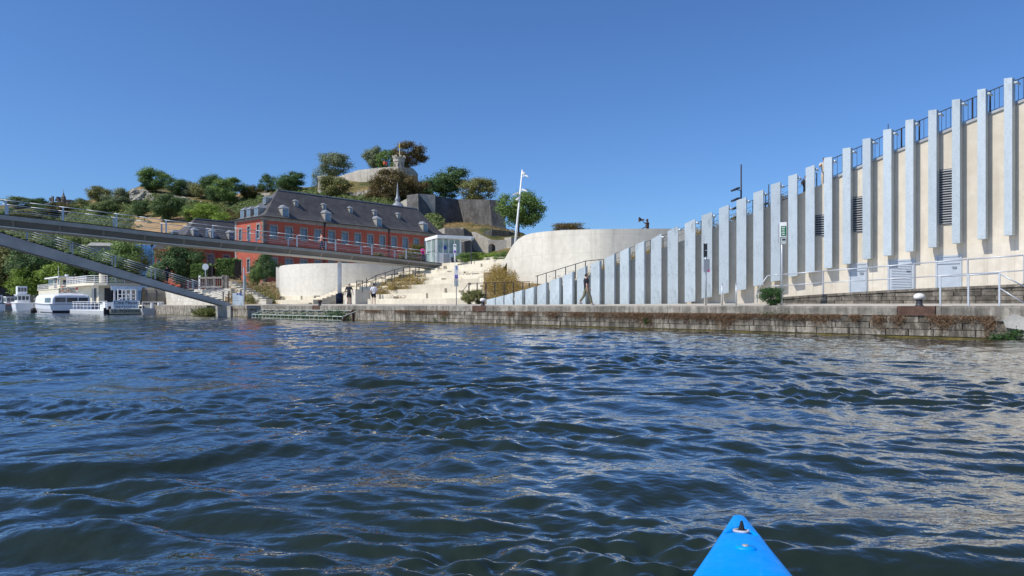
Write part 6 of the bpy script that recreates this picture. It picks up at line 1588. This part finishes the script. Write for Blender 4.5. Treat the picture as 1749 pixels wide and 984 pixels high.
TREES = [
 ('pale green round tree crowning the cliff top on the left hill', 267, 291, 327, 50, 'mid'), ('dark tree behind the left shoulder of the cliff top tree', 250, 298, 326, 22, 'dark'),
 ('dark rounded tree right of the cliff top tree', 303, 307, 334, 38, 'dark'), ('thin dark tree between the cliff top trees and the brownish one', 325, 311, 336, 24, 'grey'), ('brownish green tree on the skyline of the left hill', 345, 309, 341, 34, 'olive'),
 ('tall dark green skyline tree behind the big round tree', 370, 303, 345, 44, 'dark'), ('big round green tree with a visible dark trunk on the retaining wall', 391, 306, 352, 52, 'mid'),
 ('yellow green tree right of the big round tree', 424, 318, 342, 34, 'yellow'), ('dark tree on the skyline directly above the left end of the slate roof', 457, 299, 330, 30, 'dark'), ('broad dark tree right of it on the skyline', 492, 294, 330, 46, 'dark'),
 ('round grey green tree standing left of the citadel wall', 572, 262, 304, 48, 'grey'), ('thin sparse tree beside the round tower', 542, 287, 325, 20, 'grey'),
 ('grey green tree at the left on top of the citadel', 638, 253, 289, 33, 'grey'), ('bright green tree in the middle on top of the citadel', 661, 257, 290, 36, 'mid'), ('large brownish tree behind the citadel turret', 696, 247, 290, 52, 'brown'),
 ('olive tree growing in front of the citadel wall beside the round tower', 575, 303, 338, 50, 'olive'), ('big brown leaved tree on the slope under the turret', 672, 291, 346, 66, 'brown'), ('brown leaved tree at the right end of the slope under the turret', 702, 302, 344, 48, 'brown'), ('low brown leaved tree at the left of the slope under the turret', 645, 305, 342, 40, 'brown'),
 ('large dark green tree above the bastion', 761, 287, 342, 66, 'dark'), ('lighter green tree above the right end of the bastion', 816, 305, 348, 54, 'olive'), ('small dark tree at the left foot of the large tree above the bastion', 729, 310, 336, 30, 'dark'),
 ('olive round tree on the left skyline', 170, 319, 345, 34, 'olive'), ('grey green bushy tree left of the cliff', 205, 323, 352, 46, 'grey'), ('dark tree left of the sandy slope', 287, 336, 378, 46, 'dark'), ('small dark tree below the cliff', 241, 344, 371, 24, 'dark'),
 ('bright green tree above the grey hipped roof', 352, 350, 385, 52, 'bright'), ('bright yellow green tree right of the hipped roof', 385, 364, 392, 40, 'bright'), ('small brown tree under the retaining wall', 391, 358, 374, 20, 'brown'), ('yellow green shrubby tree against the end of the brick building', 412, 362, 390, 36, 'yellow'), ('slender green tree left of the bright green one', 322, 354, 380, 24, 'mid'),
 ('mid green tree on the far ridge left of the castle', 30, 337, 356, 44, 'hill'), ('dark tree on the far ridge', 62, 339, 358, 30, 'dark'), ('green tree just right of the distant castle', 140, 340, 360, 32, 'hill'),
 ('yellow green tree on the slope above the bridge', 105, 348, 375, 40, 'yellow'), ('dark green tree on the slope above the bridge', 80, 352, 372, 36, 'dark'), ('light tree on the slope above the left end of the bridge', 48, 360, 384, 44, 'olive'), ('olive tree under the round skyline tree', 180, 345, 372, 44, 'hill'), ('green tree above the bridge at the left edge', 12, 356, 384, 46, 'mid'),
]
for lab, px, yt, yb, w, k in TREES: tree(lab, px, yt, yb, w, k, bare=.18 if 'trunk' in lab else .06, proto=LOOSE if 'sparse' in lab else None)
tree('large dark tree with a bare trunk standing alone right of the bastion', 886, 329, 398, 72, 'mid', 152, bare=.20, proto=PROTO[2])
tree('dark bush top showing above the drum wall', 973, 383, 405, 50, 'brown', 66, 'low trees by the quay', .0)
LOW = [('big olive tree behind the boats at the far left', 22, 412, 508, 96, 'olive', 182), ('dark olive tree behind the passenger ship', 66, 418, 500, 80, 'dark', 172), ('lime green tree behind the small boats', 42, 458, 508, 52, 'bright', 168), ('bright green tree behind the wheelhouse', 112, 442, 500, 70, 'bright', 160), ('leafy green tree under the bridge above the restaurant barge', 146, 430, 500, 60, 'mid', 158), ('large green tree under the bridge left of the blue glass building', 212, 416, 490, 64, 'mid', 128),
  ('dark and yellow leaved tree in front of the smaller brick house', 310, 418, 486, 66, 'dark', 108), ('small round dark tree at the corner of the long brick building', 455, 431, 478, 44, 'dark', 98), ('slim young tree left of the round wall', 437, 452, 492, 22, 'mid', 90), ('dark tree in the shade behind the stairs', 186, 432, 495, 50, 'dark', 140), ('olive tree behind the left end of the stairs', -20, 420, 510, 80, 'olive', 186), ('dark green wooded clump under the bridge', 92, 410, 470, 60, 'dark', 190), ('green tree in the gap under the bridge', 128, 404, 462, 54, 'hill', 186), ('small green tree left of the orange house', 268, 452, 492, 26, 'mid', 120)]
for lab, px, yt, yb, w, k, z in LOW: tree(lab, px, yt, yb, w, k, z, 'trees behind the boats and stairs', .08)

def shrub(label, px, yt, yb, w, k, z, group=None, proto=None):
    base = P(px, yb, z); t = thing('shrub', label, 'shrub', base, random.uniform(0, 6), group)
    H_ = (yb - yt) / F * z; Wd = w / F * z
    c = link('foliage', proto or PROTO[tree_i[0] % 5], t, (0, 0, -H_ * .12), (0, 0, 0), (Wd * 1.05, Wd * 1.05, H_ * 1.15)); tree_i[0] += 1
    c.material_slots[0].link = 'OBJECT'; c.material_slots[0].material = LEAF[k]
    mb = MB()
    for j in range(4): a = j * 1.6; mb.cyl((0, 0, -.1), (math.cos(a) * Wd * .2, math.sin(a) * Wd * .2, H_ * .6), .02, .008, 5)
    mb.build('stem', M['bark'], t, local=True)
shrub('fresh green shrub growing on the quay at the start of the low stone wall', 1317, 492, 519, 38, 'shrub', 30.6)
for lab, px, yt, yb, w, k, z in (('dark green shrub along the terrace under the arched wall', 800, 432, 450, 44, 'mid', 76), ('light green shrub along the terrace under the arched wall', 836, 432, 447, 46, 'bright', 76), ('green shrub beside the swept end of the drum wall', 860, 430, 446, 32, 'mid', 72), ('small shrub at the right of the kiosk', 806, 436, 452, 24, 'dark', 79), ('green shrub under the fort wall flank', 815, 431, 440, 24, 'hill', 100),
    ('yellow green shrub left of the kiosk behind the bridge rail', 712, 418, 450, 40, 'yellow', 84), ('orange tipped shrub between the brick wall and the kiosk', 692, 432, 452, 26, 'yellow', 86), ('small low shrub behind the bridge rail under the brick wall', 648, 432, 446, 24, 'olive', 84),
    ('dry brown shrub at the foot of the steps, left of the white bollard', 800, 497, 518, 22, 'olive', 49), ('rounded dry shrub right beside the white bollard', 817, 495, 518, 24, 'olive', 49.5)):
    shrub(lab, px, yt, yb, w, k, z, 'shrubs around the steps')
# hedges: clipped boxes of leaves
def hedge(label, px0, px1, yt, yb, z, dep):
    A, B = P(px0, yb, z), P(px1, yb, z); H_ = (yb - yt) / F * z; t = thing('hedge', label, 'hedge', A)
    rng = np.random.default_rng(int(px0)); n = 2600; f = rng.random(n); q = rng.random(n)
    side = rng.random(n) < .62
    y = np.where(side, rng.normal(0, .07, n), rng.random(n) * dep); zc = np.where(side, q * H_, H_ + rng.normal(0, .07, n))
    C = np.stack([f * (B.x - A.x), y, zc], 1); V, Fq = leaves_np(C, np.full(n, .16), rng, .3)
    o = link('foliage', mesh_np('foliage', V, Fq, LEAF['mid']), t)
    mb = MB(); mb.box(.1, B.x - A.x - .1, .12, dep, -.5, H_ - .1); mb.build('core', M['bark'], t, local=True)
hedge('tall clipped hedge against the end of the brick building', 368, 400, 443, 472, 103, 3)
hedge('lower clipped hedge left of the tall one', 326, 354, 452, 474, 101, 3)
for px, yt, yb, z, lab, kind in ((362.5, 424, 478, 96, 'slim dark lamp post in front of the hedges', 0), (242, 410, 470, 110, 'old style dark lamp post with a hanging lantern behind the stairs', 1), (351, 452, 478, 92, 'round traffic sign seen from behind above the timber fence', 2), (805, 412, 448, 74, 'dark lamp post right of the kiosk', 3)):
    a, b2 = P(px, yb, z), P(px, yt, z); t = thing('lamp_post' if kind != 2 else 'traffic_sign', lab, 'lamp post' if kind != 2 else 'sign', a)
    mb = MB(); mb.cyl(a - Vector((0, 0, 1)), b2, .07, .05, 6); mb.build('pole', M['dark'] if kind != 2 else M['galv'], t)
    if kind == 1:
        mb = MB(); mb.tube([b2, b2 + Vector((.5, 0, .25)), b2 + Vector((1.3, 0, .1)), b2 + Vector((1.55, 0, -.3))], .04); mb.build('arm', M['dark'], t)
        mb = MB(); mb.lathe(b2 + Vector((1.55, 0, -1.1)), [(.1, 0), (.24, .3), (.28, .35), (.1, .7), (.03, .8)], 8); mb.build('lantern', M['dark'], t)
    elif kind == 2:
        mb = MB(); mb.cyl(b2 + Vector((0, -.04, -.3)), b2 + Vector((0, .0, -.3)), .42, .42, 18); mb.build('disc', M['galv'], t)
    else:
        mb = MB(); mb.lathe(b2, [(.05, 0), (.16, .15), (.16, .35), (.05, .42)], 8); mb.build('lamp', M['grey'], t)

# low growth on the hillside: nobody could count it
rng = np.random.default_rng(31); C = []; S = []; NH = []
for k in range(14500):
    px = rng.uniform(-90, 750) if k < 12500 else rng.uniform(-255, -60); 
    a, h = column(px); f = rng.uniform(.06, .72); z = float(np.interp(f, np.linspace(0, 1, NV), a)); hh = float(np.interp(z, a, h)); y = HZ - (hh - EYE) / z * F
    if 222 < px < 345 and 366 < y < 414 and rng.random() < .93: continue
    if 222 < px < 345 and 318 < y < 366 and rng.random() < .62: continue
    if 560 < px < 745 and (y < 338 or rng.random() < .3): continue
    if 345 < px < 560 and y < 345 and rng.random() < .6: continue
    patch = mn.noise(Vector((px * .02, z * .02, 3.3)))
    if patch < -.12 and rng.random() < .75 and px > 200: continue
    R_ = rng.uniform(.9, 2.6) * ((1.25 if px < 210 else .85) if px > -70 else 2.8); n = int(34 + 10 * R_)
    d = rng.normal(size=(n, 3)); d /= np.linalg.norm(d, axis=1)[:, None]; d[:, 2] = np.abs(d[:, 2]) * .9
    p = PX(px, z, hh - .1); NH.append(d + [0, 0, .2]); C.append(np.array(tuple(p)) + d * R_ * rng.random((n, 1)) ** .3); S.append(np.full(n, .33 * (.8 + .14 * R_)))
C = np.vstack(C); S = np.concatenate(S); V, Fq = leaves_np(C, S, rng, .6, 1.0, np.vstack(NH))
hs = link('hillside_shrubs', mesh_np('hillside_shrubs', V, Fq, LEAF['hill'])); tag(hs, 'dense low shrubs and saplings covering the hillside', 'shrubs', None, 'stuff')
# grass on the mound and planted beds
def bed(name, label, pts, leafk, leaf, blade, tall, n, cat='plants', mix_blade=.3, blen=.6, dome=0):
    C = np.array([tuple(p) for p in pts]); rng = np.random.default_rng(len(pts) + n)
    idx = rng.integers(0, len(C), n); A = C[idx] + rng.normal(0, .18, (n, 3)) * [1, 1, 0]
    up = np.abs(rng.normal(0, .5, n)) * tall; A2 = A.copy(); A2[:, 2] += up
    out = None
    if dome:
        rad = rng.uniform(.6, 1.15, len(C))[idx] * dome; dd = rng.normal(size=(n, 3)); dd[:, 2] = np.abs(dd[:, 2]) * 1.1; dd /= np.linalg.norm(dd, axis=1)[:, None]
        A2 = C[idx] + dd * (rad * rng.random(n) ** .3)[:, None] * np.array([.8, .8, 1.25]) + rng.normal(0, .05, (n, 3)); out = dd
    V1, F1 = leaves_np(A2, np.full(n, leaf), rng, .6, 1.3, out)
    nb = int(n * mix_blade); V2, F2 = blades_np(A[:nb], tall * blen, blade, rng, .6)
    o = link(name, mesh_np(name, np.vstack([V1, V2]), np.vstack([F1, F2 + len(V1)]), LEAF[leafk])); tag(o, label, cat, None, 'stuff'); return o
slope = structure('planted_slope')
gpx = np.linspace(826, 925, 14); mb = MB(); vs = []
def slope_h(px, z): return 1.22 + max(0, z - 47.5) * .215 + .35 * max(0, (px - 880) / 45)
for px in gpx:
    for z in np.linspace(47.2, 60, 8): vs.append(PX(px, z, slope_h(px, z)))
mb.add(vs, [(i * 8 + j, (i + 1) * 8 + j, (i + 1) * 8 + j + 1, i * 8 + j + 1) for i in range(13) for j in range(7)]); mb.build('slope_soil', M['soil'], slope, True)
rng = np.random.default_rng(8)
def scatter(n, pxr, zr, hf):
    out = []
    while len(out) < n:
        px, z = rng.uniform(*pxr), rng.uniform(*zr)
        if mn.noise(Vector((px * .06, z * .5, 1))) > -.25: out.append(PX(px, z, hf(px, z)))
    return out
bed('orange_plants', 'dry orange and yellow plants on the slope below the drum wall', scatter(46, (831, 884), (50.5, 60), slope_h), 'orange', .045, .008, .9, 12000, mix_blade=.08, dome=.85)
bed('orange_plants', 'dry mixed plants growing behind the lowest panels', scatter(40, (838, 924), (47.6, 51), slope_h), 'orange', .036, .008, .6, 7000, mix_blade=.12, dome=.55)
bed('ramp_plants', 'dry seed heads and weeds growing along the edge of the ramp top', [wallpt(p, walltop(p)) + inl(p) * rng.uniform(.25, .6) for p in list(rng.uniform(930, 1130, 60)) + list(rng.uniform(1175, 1275, 34)) + list(rng.uniform(1305, 1350, 16))], 'orange', .035, .008, .42, 4200)
bed('straw_plants', 'straw coloured dry grass and shrubs on the bank left of the round wall', scatter(150, (388, 476), (78, 92), lambda px, z: 1.2 + (z - 77) * .16 + .5 * max(0, (430 - px) / 46) * min(1, (z - 76) / 5)), 'straw', .10, .02, 1.0, 4200)
bed('bank_shrubs', 'olive and brown low shrubs on the bank left of the round wall', scatter(60, (424, 474), (77.5, 86), lambda px, z: 1.2 + (z - 77) * .16), 'olive', .10, .02, .8, 4000, mix_blade=.1, dome=.8)
def tier_top(k): return TH0 + TH * (k + 1)
pb = []
for k, a, b2, n in ((1, 640, 668, 14), (2, 646, 706, 34), (3, 650, 728, 40), (4, 664, 730, 36), (5, 676, 722, 20)):
    for j in range(n): 
        px = rng.uniform(a, b2); d = D0 + TD * k + rng.uniform(.2, 1.0); pb.append(Q(SD(px, d), d, tier_top(k)))
bed('step_plants', 'rusty orange and olive planting spilling over the steps under the bridge end', pb, 'orange', .05, .009, .45, 9000, mix_blade=.1, dome=.5)
pb = []
for k, a, b2, n in ((0, 655, 690, 8), (3, 478, 640, 50), (2, 430, 470, 12), (1, 430, 450, 6), (4, 600, 660, 16), (5, 780, 800, 3), (4, 770, 790, 3), (3, 560, 600, 12), (7, 700, 730, 6)):
    for j in range(n):
        px = rng.uniform(a, b2); d = D0 + TD * k + rng.uniform(.5, 1.3); pb.append(Q(SD(px, d), d, tier_top(k)))
bed('step_weeds', 'small dry weeds scattered along the edges of the steps', pb, 'dry', .05, .012, .32, 1500)
cs = [Q(rng.uniform(min(sA, sB), max(sA, sB)), rng.uniform(-.85, -.15), .1) for k in range(90)] + [Q(SD(rng.uniform(560, 588), -.5), rng.uniform(-.85, -.2), .15) for k in range(70)]
bed('crib_plants', 'green water plants growing inside the crib frame', cs, 'shrub', .05, .012, .45, 4000)
cs = [Q(SD(rng.uniform(333, 366), -.3), rng.uniform(-.7, .2), .1) for k in range(60)]
bed('reed_clump', 'clump of tall yellow green grass on the quay edge under the stairs', cs, 'reed', .04, .03, .85, 1400, mix_blade=1.0, blen=1.1)
gp_ = []
for k in range(260):
    px = rng.uniform(765, 890); a, h = column(px); z = rng.uniform(155, 200); gp_.append(PX(px, z, float(np.interp(z, a, h))))
bed('mound_grass', 'dry grass tufts on the mound in front of the bastion', gp_, 'straw', .12, .03, .45, 2600)

# ------------------------------------------------------------------ people
def skin_obj(name, pts, edges, rad, mat, parent, sub=2, root=0):
    me = bpy.data.meshes.new(name); me.from_pydata([tuple(p) for p in pts], edges, []); me.materials.append(mat)
    o = bpy.data.objects.new(name, me); COL.objects.link(o); o.parent = parent; MW[o] = MW[parent]
    sk_ = o.modifiers.new('Skin', 'SKIN'); sk_.use_smooth_shade = True
    for v_, r in zip(me.skin_vertices[0].data, rad): v_.radius = r if isinstance(r, tuple) else (r, r)
    me.skin_vertices[0].data[root].use_root = True
    sb_ = o.modifiers.new('Subdivision', 'SUBSURF'); sb_.levels = sub; sb_.render_levels = sub
    return o
def person(label, foot, rz, H_=1.75, stride=.0, arms=((.1, 0), (.1, 0)), shirt='blackcloth', legs='khaki', skin='skin', hair='hair', shorts=False, sleeve=.45, lean=0.0, shoes='dark', bag=None, topless=False, elbow=.15, cut=None):
    """local axes: x to the person's right, y forward, z up; stride is half the step"""
    t = thing('person', label, 'person', foot, rz); k = H_ / 1.75
    V3 = lambda x, y, z: Vector((x, y + lean * max(0, z - .9), z)) * k
    hipz = .93 - abs(stride) * .18
    pel, spi, che, nek = V3(0, 0, hipz), V3(0, 0, hipz + .2), V3(0, 0, hipz + .42), V3(0, .01, hipz + .56)
    hd0, hd, hd1 = V3(0, .015, hipz + .62), V3(0, .03, hipz + .70), V3(0, .02, hipz + .80)
    P_ = [pel, spi, che, nek, hd0, hd, hd1]; R_ = [(.115 * k, .08 * k), (.10 * k, .07 * k), (.12 * k, .075 * k), .052 * k, (.062 * k, .07 * k), (.075 * k, .092 * k), (.055 * k, .07 * k)]
    E_ = [(0, 1), (1, 2), (2, 3), (3, 4), (4, 5), (5, 6)]
    nose = len(P_); P_.append(V3(0, .125, hipz + .69)); R_.append(.016 * k); E_.append((5, nose))
    arm_pts = {}; leg_pts = {}
    for s, (sw_, out) in zip((-1, 1), arms):
        sh = V3(s * .185, 0, hipz + .50); el = sh + Vector((s * (.04 + out * .6), math.sin(sw_) * .28, -math.cos(sw_) * .28)) * k; wr = el + Vector((s * out * .3, math.sin(sw_ + elbow * 2) * .25, -math.cos(sw_ + elbow * 2) * .25)) * k
        dn = (wr - el).normalized(); pa = wr + dn * .07 * k
        i = len(P_); P_ += [sh, el, wr, pa]; R_ += [.048 * k, .04 * k, .028 * k, (.036 * k, .02 * k)]; E_ += [(2, i), (i, i + 1), (i + 1, i + 2), (i + 2, i + 3)]
        for f in range(4):
            a = pa + dn * .035 * k + Vector((0, (f - 1.5) * .019, 0)) * k; b2 = a + dn * (.065 - .012 * abs(f - 1.3)) * k + Vector((-s * .014, 0, 0)) * k
            j = len(P_); P_ += [a, b2]; R_ += [.0095 * k, .007 * k]; E_ += [(i + 3, j), (j, j + 1)]
        j = len(P_); P_ += [wr + dn * .05 * k + Vector((-s * .01, .035, 0)) * k, wr + dn * .095 * k + Vector((-s * .015, .05, 0)) * k]; R_ += [.011 * k, .008 * k]; E_ += [(i + 2, j), (j, j + 1)]
        arm_pts[s] = (sh, el, wr)
    for s in (-1, 1):
        st_ = stride * s; hp = V3(s * .09, 0, hipz - .04); kn = Vector((s * .1, st_ * .55 + (.06 if st_ < 0 else .03) * abs(stride) * 4, .48)) * k; an = Vector((s * .1, st_ - (.0 if st_ > 0 else .02), .09 + (.10 if st_ < 0 and stride else 0))) * k
        to = an + Vector((0, .15, -.055 if not (st_ < 0 and stride) else -.115)) * k; he = an + Vector((0, -.05, -.045)) * k
        i = len(P_); P_ += [hp, kn, an, to, he]; R_ += [.078 * k, .052 * k, .038 * k, (.04 * k, .028 * k), .036 * k]; E_ += [(0, i), (i, i + 1), (i + 1, i + 2), (i + 2, i + 3), (i + 2, i + 4)]
        leg_pts[s] = (hp, kn, an, to, he)
    skin_obj('body', P_, E_, R_, M[skin], t, 2)
    # shirt
    if not topless:
        pts = [V3(0, 0, hipz - .06), V3(0, 0, hipz + .04), spi, che, V3(0, .0, hipz + .54)]; ra_ = [(.165 * k, .125 * k), (.165 * k, .125 * k), (.155 * k, .118 * k), (.18 * k, .128 * k), (.085 * k, .08 * k)]; ed = [(0, 1), (1, 2), (2, 3), (3, 4)]
        for s in (-1, 1):
            sh, el, wr = arm_pts[s]; i = len(pts); en = sh.lerp(el, min(1, sleeve * 2)) if sleeve <= .5 else el.lerp(wr, (sleeve - .5) * 2); pts += [sh] + ([el] if sleeve > .5 else []) + [en]; ra_ += [.082 * k] + ([.058 * k] if sleeve > .5 else []) + [.062 * k if sleeve <= .5 else .042 * k]; ed += [(3, i)] + [(i + q, i + q + 1) for q in range(len(pts) - i - 1)]
        skin_obj('shirt', pts, ed, ra_, M[shirt], t, 2)
    pts = [V3(0, 0, hipz + .14), V3(0, 0, hipz - .05)]; ra_ = [(.15 * k, .112 * k), (.155 * k, .12 * k)]; ed = [(0, 1)]
    for s in (-1, 1):
        hp, kn, an, to, he = leg_pts[s]; i = len(pts)
        if shorts: pts += [hp, hp.lerp(kn, .85)]; ra_ += [.102 * k, .098 * k]; ed += [(1, i), (i, i + 1)]
        else: pts += [hp, kn, an]; ra_ += [.102 * k, .074 * k, .058 * k]; ed += [(1, i), (i, i + 1), (i + 1, i + 2)]
    skin_obj('shorts' if shorts else 'trousers', pts, ed, ra_, M[legs], t, 2)
    for s in (-1, 1):
        hp, kn, an, to, he = leg_pts[s]; skin_obj('shoe', [he, an + Vector((0, .03, -.05)) * k, to], [(0, 1), (1, 2)], [.05 * k, .052 * k, (.05 * k, .036 * k)], M[shoes], t, 1, 1)
    mb = MB(); c = hd + Vector((0, -.012, .028)) * k; mb.lathe(c, [(.083 * k, -.05 * k), (.092 * k, .0), (.085 * k, .05 * k), (.055 * k, .085 * k), (.01, .098 * k)], 12); hr_ = mb.build('hair', M[hair], t, True, local=True)
    for v_ in hr_.data.vertices:
        if v_.co.z < (hd.z + .05 * k) and v_.co.y > hd.y + .035 * k: v_.co.y = hd.y + .02 * k
    for s in (-1, 1):
        mb = MB(); mb.ball(hd + Vector((s * .03, .088, .012)) * k, .009 * k, 6, 4); mb.build('eye', M['ink'], t, True, local=True)
        mb = MB(); mb.ball(hd + Vector((s * .083, 0, .0)) * k, .022 * k, 8, 5, 1.4); mb.build('ear', M[skin], t, True, local=True)
    mb = MB(); mb.cbox(hd + Vector((0, .088, -.042)) * k, .04 * k, .012, .008); mb.build('mouth', M['red'], t, local=True)
    if bag:
        mb = MB(); mb.lathe(che + Vector((0, -.19, -.22)) * k, [(.06, 0), (.14, .04), (.15, .3), (.1, .38), (.03, .4)], 10); bg_ = mb.build('bag', M[bag], t, True, local=True)
        mb = MB(); mb.tube([che + Vector((-.1, -.12, .13)) * k, che + Vector((-.1, .13, .08)) * k, che + Vector((-.12, .1, -.1)) * k], .016); mb.tube([che + Vector((.1, -.12, .13)) * k, che + Vector((.1, .13, .08)) * k, che + Vector((.12, .1, -.1)) * k], .016); mb.build('strap', M[bag], bg_, local=True)
    return t
pw = qpost(1001, 1.5); pw.z = 1.135
person('man in black tee and camouflage trousers walking past the steel panels', pw, -PI / 2 + .25, 1.76, .30, ((.45, .12), (-.25, .1)), 'blackcloth', 'khaki', shoes='grey', hair='hair')
p = qpost(596, 3.0); p.z = 1.19
person('man in charcoal tee and dark shorts beside the dark blue column base', p, .1, 1.80, .14, ((.1, .1), (-.1, .12)), 'darkcloth', 'blackcloth', shorts=True, hair='hairgrey', shoes='dark')
p = qpost(638.5, 3.2); p.z = 1.19
wm = person('woman in white tee and black shorts with shoulder bag, by the steps', p, .2, 1.68, .12, ((.1, .08), (-.1, .1)), 'whitecloth', 'blackcloth', shorts=True, hair='hair', shoes='tan')
mb = MB(); mb.cbox((-.18, -.06, .78), .08, .22, .24); bgo = mb.build('shoulder_bag', M['blackcloth'], wm, local=True); mb = MB(); mb.tube([(-.19, -.06, .9), (-.02, -.14, 1.2), (.14, -.09, 1.42)], .014); mb.build('strap', M['blackcloth'], bgo, local=True)
u = bu(556); p = bpnt(u, 1.2, .02)
person('person with a bare peach toned upper body and dark trousers walking left on the footbridge', p, PI / 2 + .5, 1.72, .14, ((.5, .1), (.2, .1)), 'peach', 'jeans', sleeve=.2)
u = bu(732); p = bpnt(u, 1.3, .02)
person('person with a bright pink top and backpack walking on the footbridge near the kiosk', p, -.6, 1.66, .20, ((.1, .05), (-.1, .05)), 'pink', 'jeans', bag='pink')
ps = rpnt(.70, 1.1, .12)
person('person in dark clothes climbing the bridge stairs', ps, .9, 1.7, .14, ((.3, .1), (.1, .1)), 'blackcloth', 'blackcloth')
for px, lab, sh, lg, off_ in ((1403, 'person in pale clothes leaning at the top of the ramp beside the tall fins', 'beige', 'beige', .55), (1373, 'person in dark clothes standing at the ramp edge left of the pale one', 'darkcloth', 'khaki', .55)):
    p = wallpt(px, 0) + inl(px) * off_; p.z = walltop(px) - .25 if px == 1403 else walltop(px) - .75
    person(lab, p, PI - .2, 1.66, .0, ((.9, .1), (.8, .1)), sh, lg, elbow=.4, sleeve=.4)
# rusty sculpture of a figure with a megaphone behind the drum wall
p = PX(1106, 53.2, 5.88)
t = person('rust brown sculpture of a figure calling through a megaphone above the drum wall', p, PI / 2 + .1, 1.72, .0, ((1.35, .05), (.2, .1)), 'rust', 'rust', 'rust', 'rust', shoes='rust', elbow=.5)
mb = MB(); mb.cbox((0, 0, -.24), .7, .7, .46); mb.build('plinth', M['rust'], t, local=True)
t.name = 'statue'; t['category'] = 'statue'
mb = MB(); mb.cyl((.1, .22, 1.66), (.1, .40, 1.66), .045, .06, 10); mb.cyl((.1, .40, 1.66), (.1, .62, 1.67), .06, .20, 12, False); mb.build('megaphone', M['rust'], t, True, local=True)
for o in t.children:
    if o.name.startswith(('eye', 'mouth')): o.data.materials[0] = M['rust']
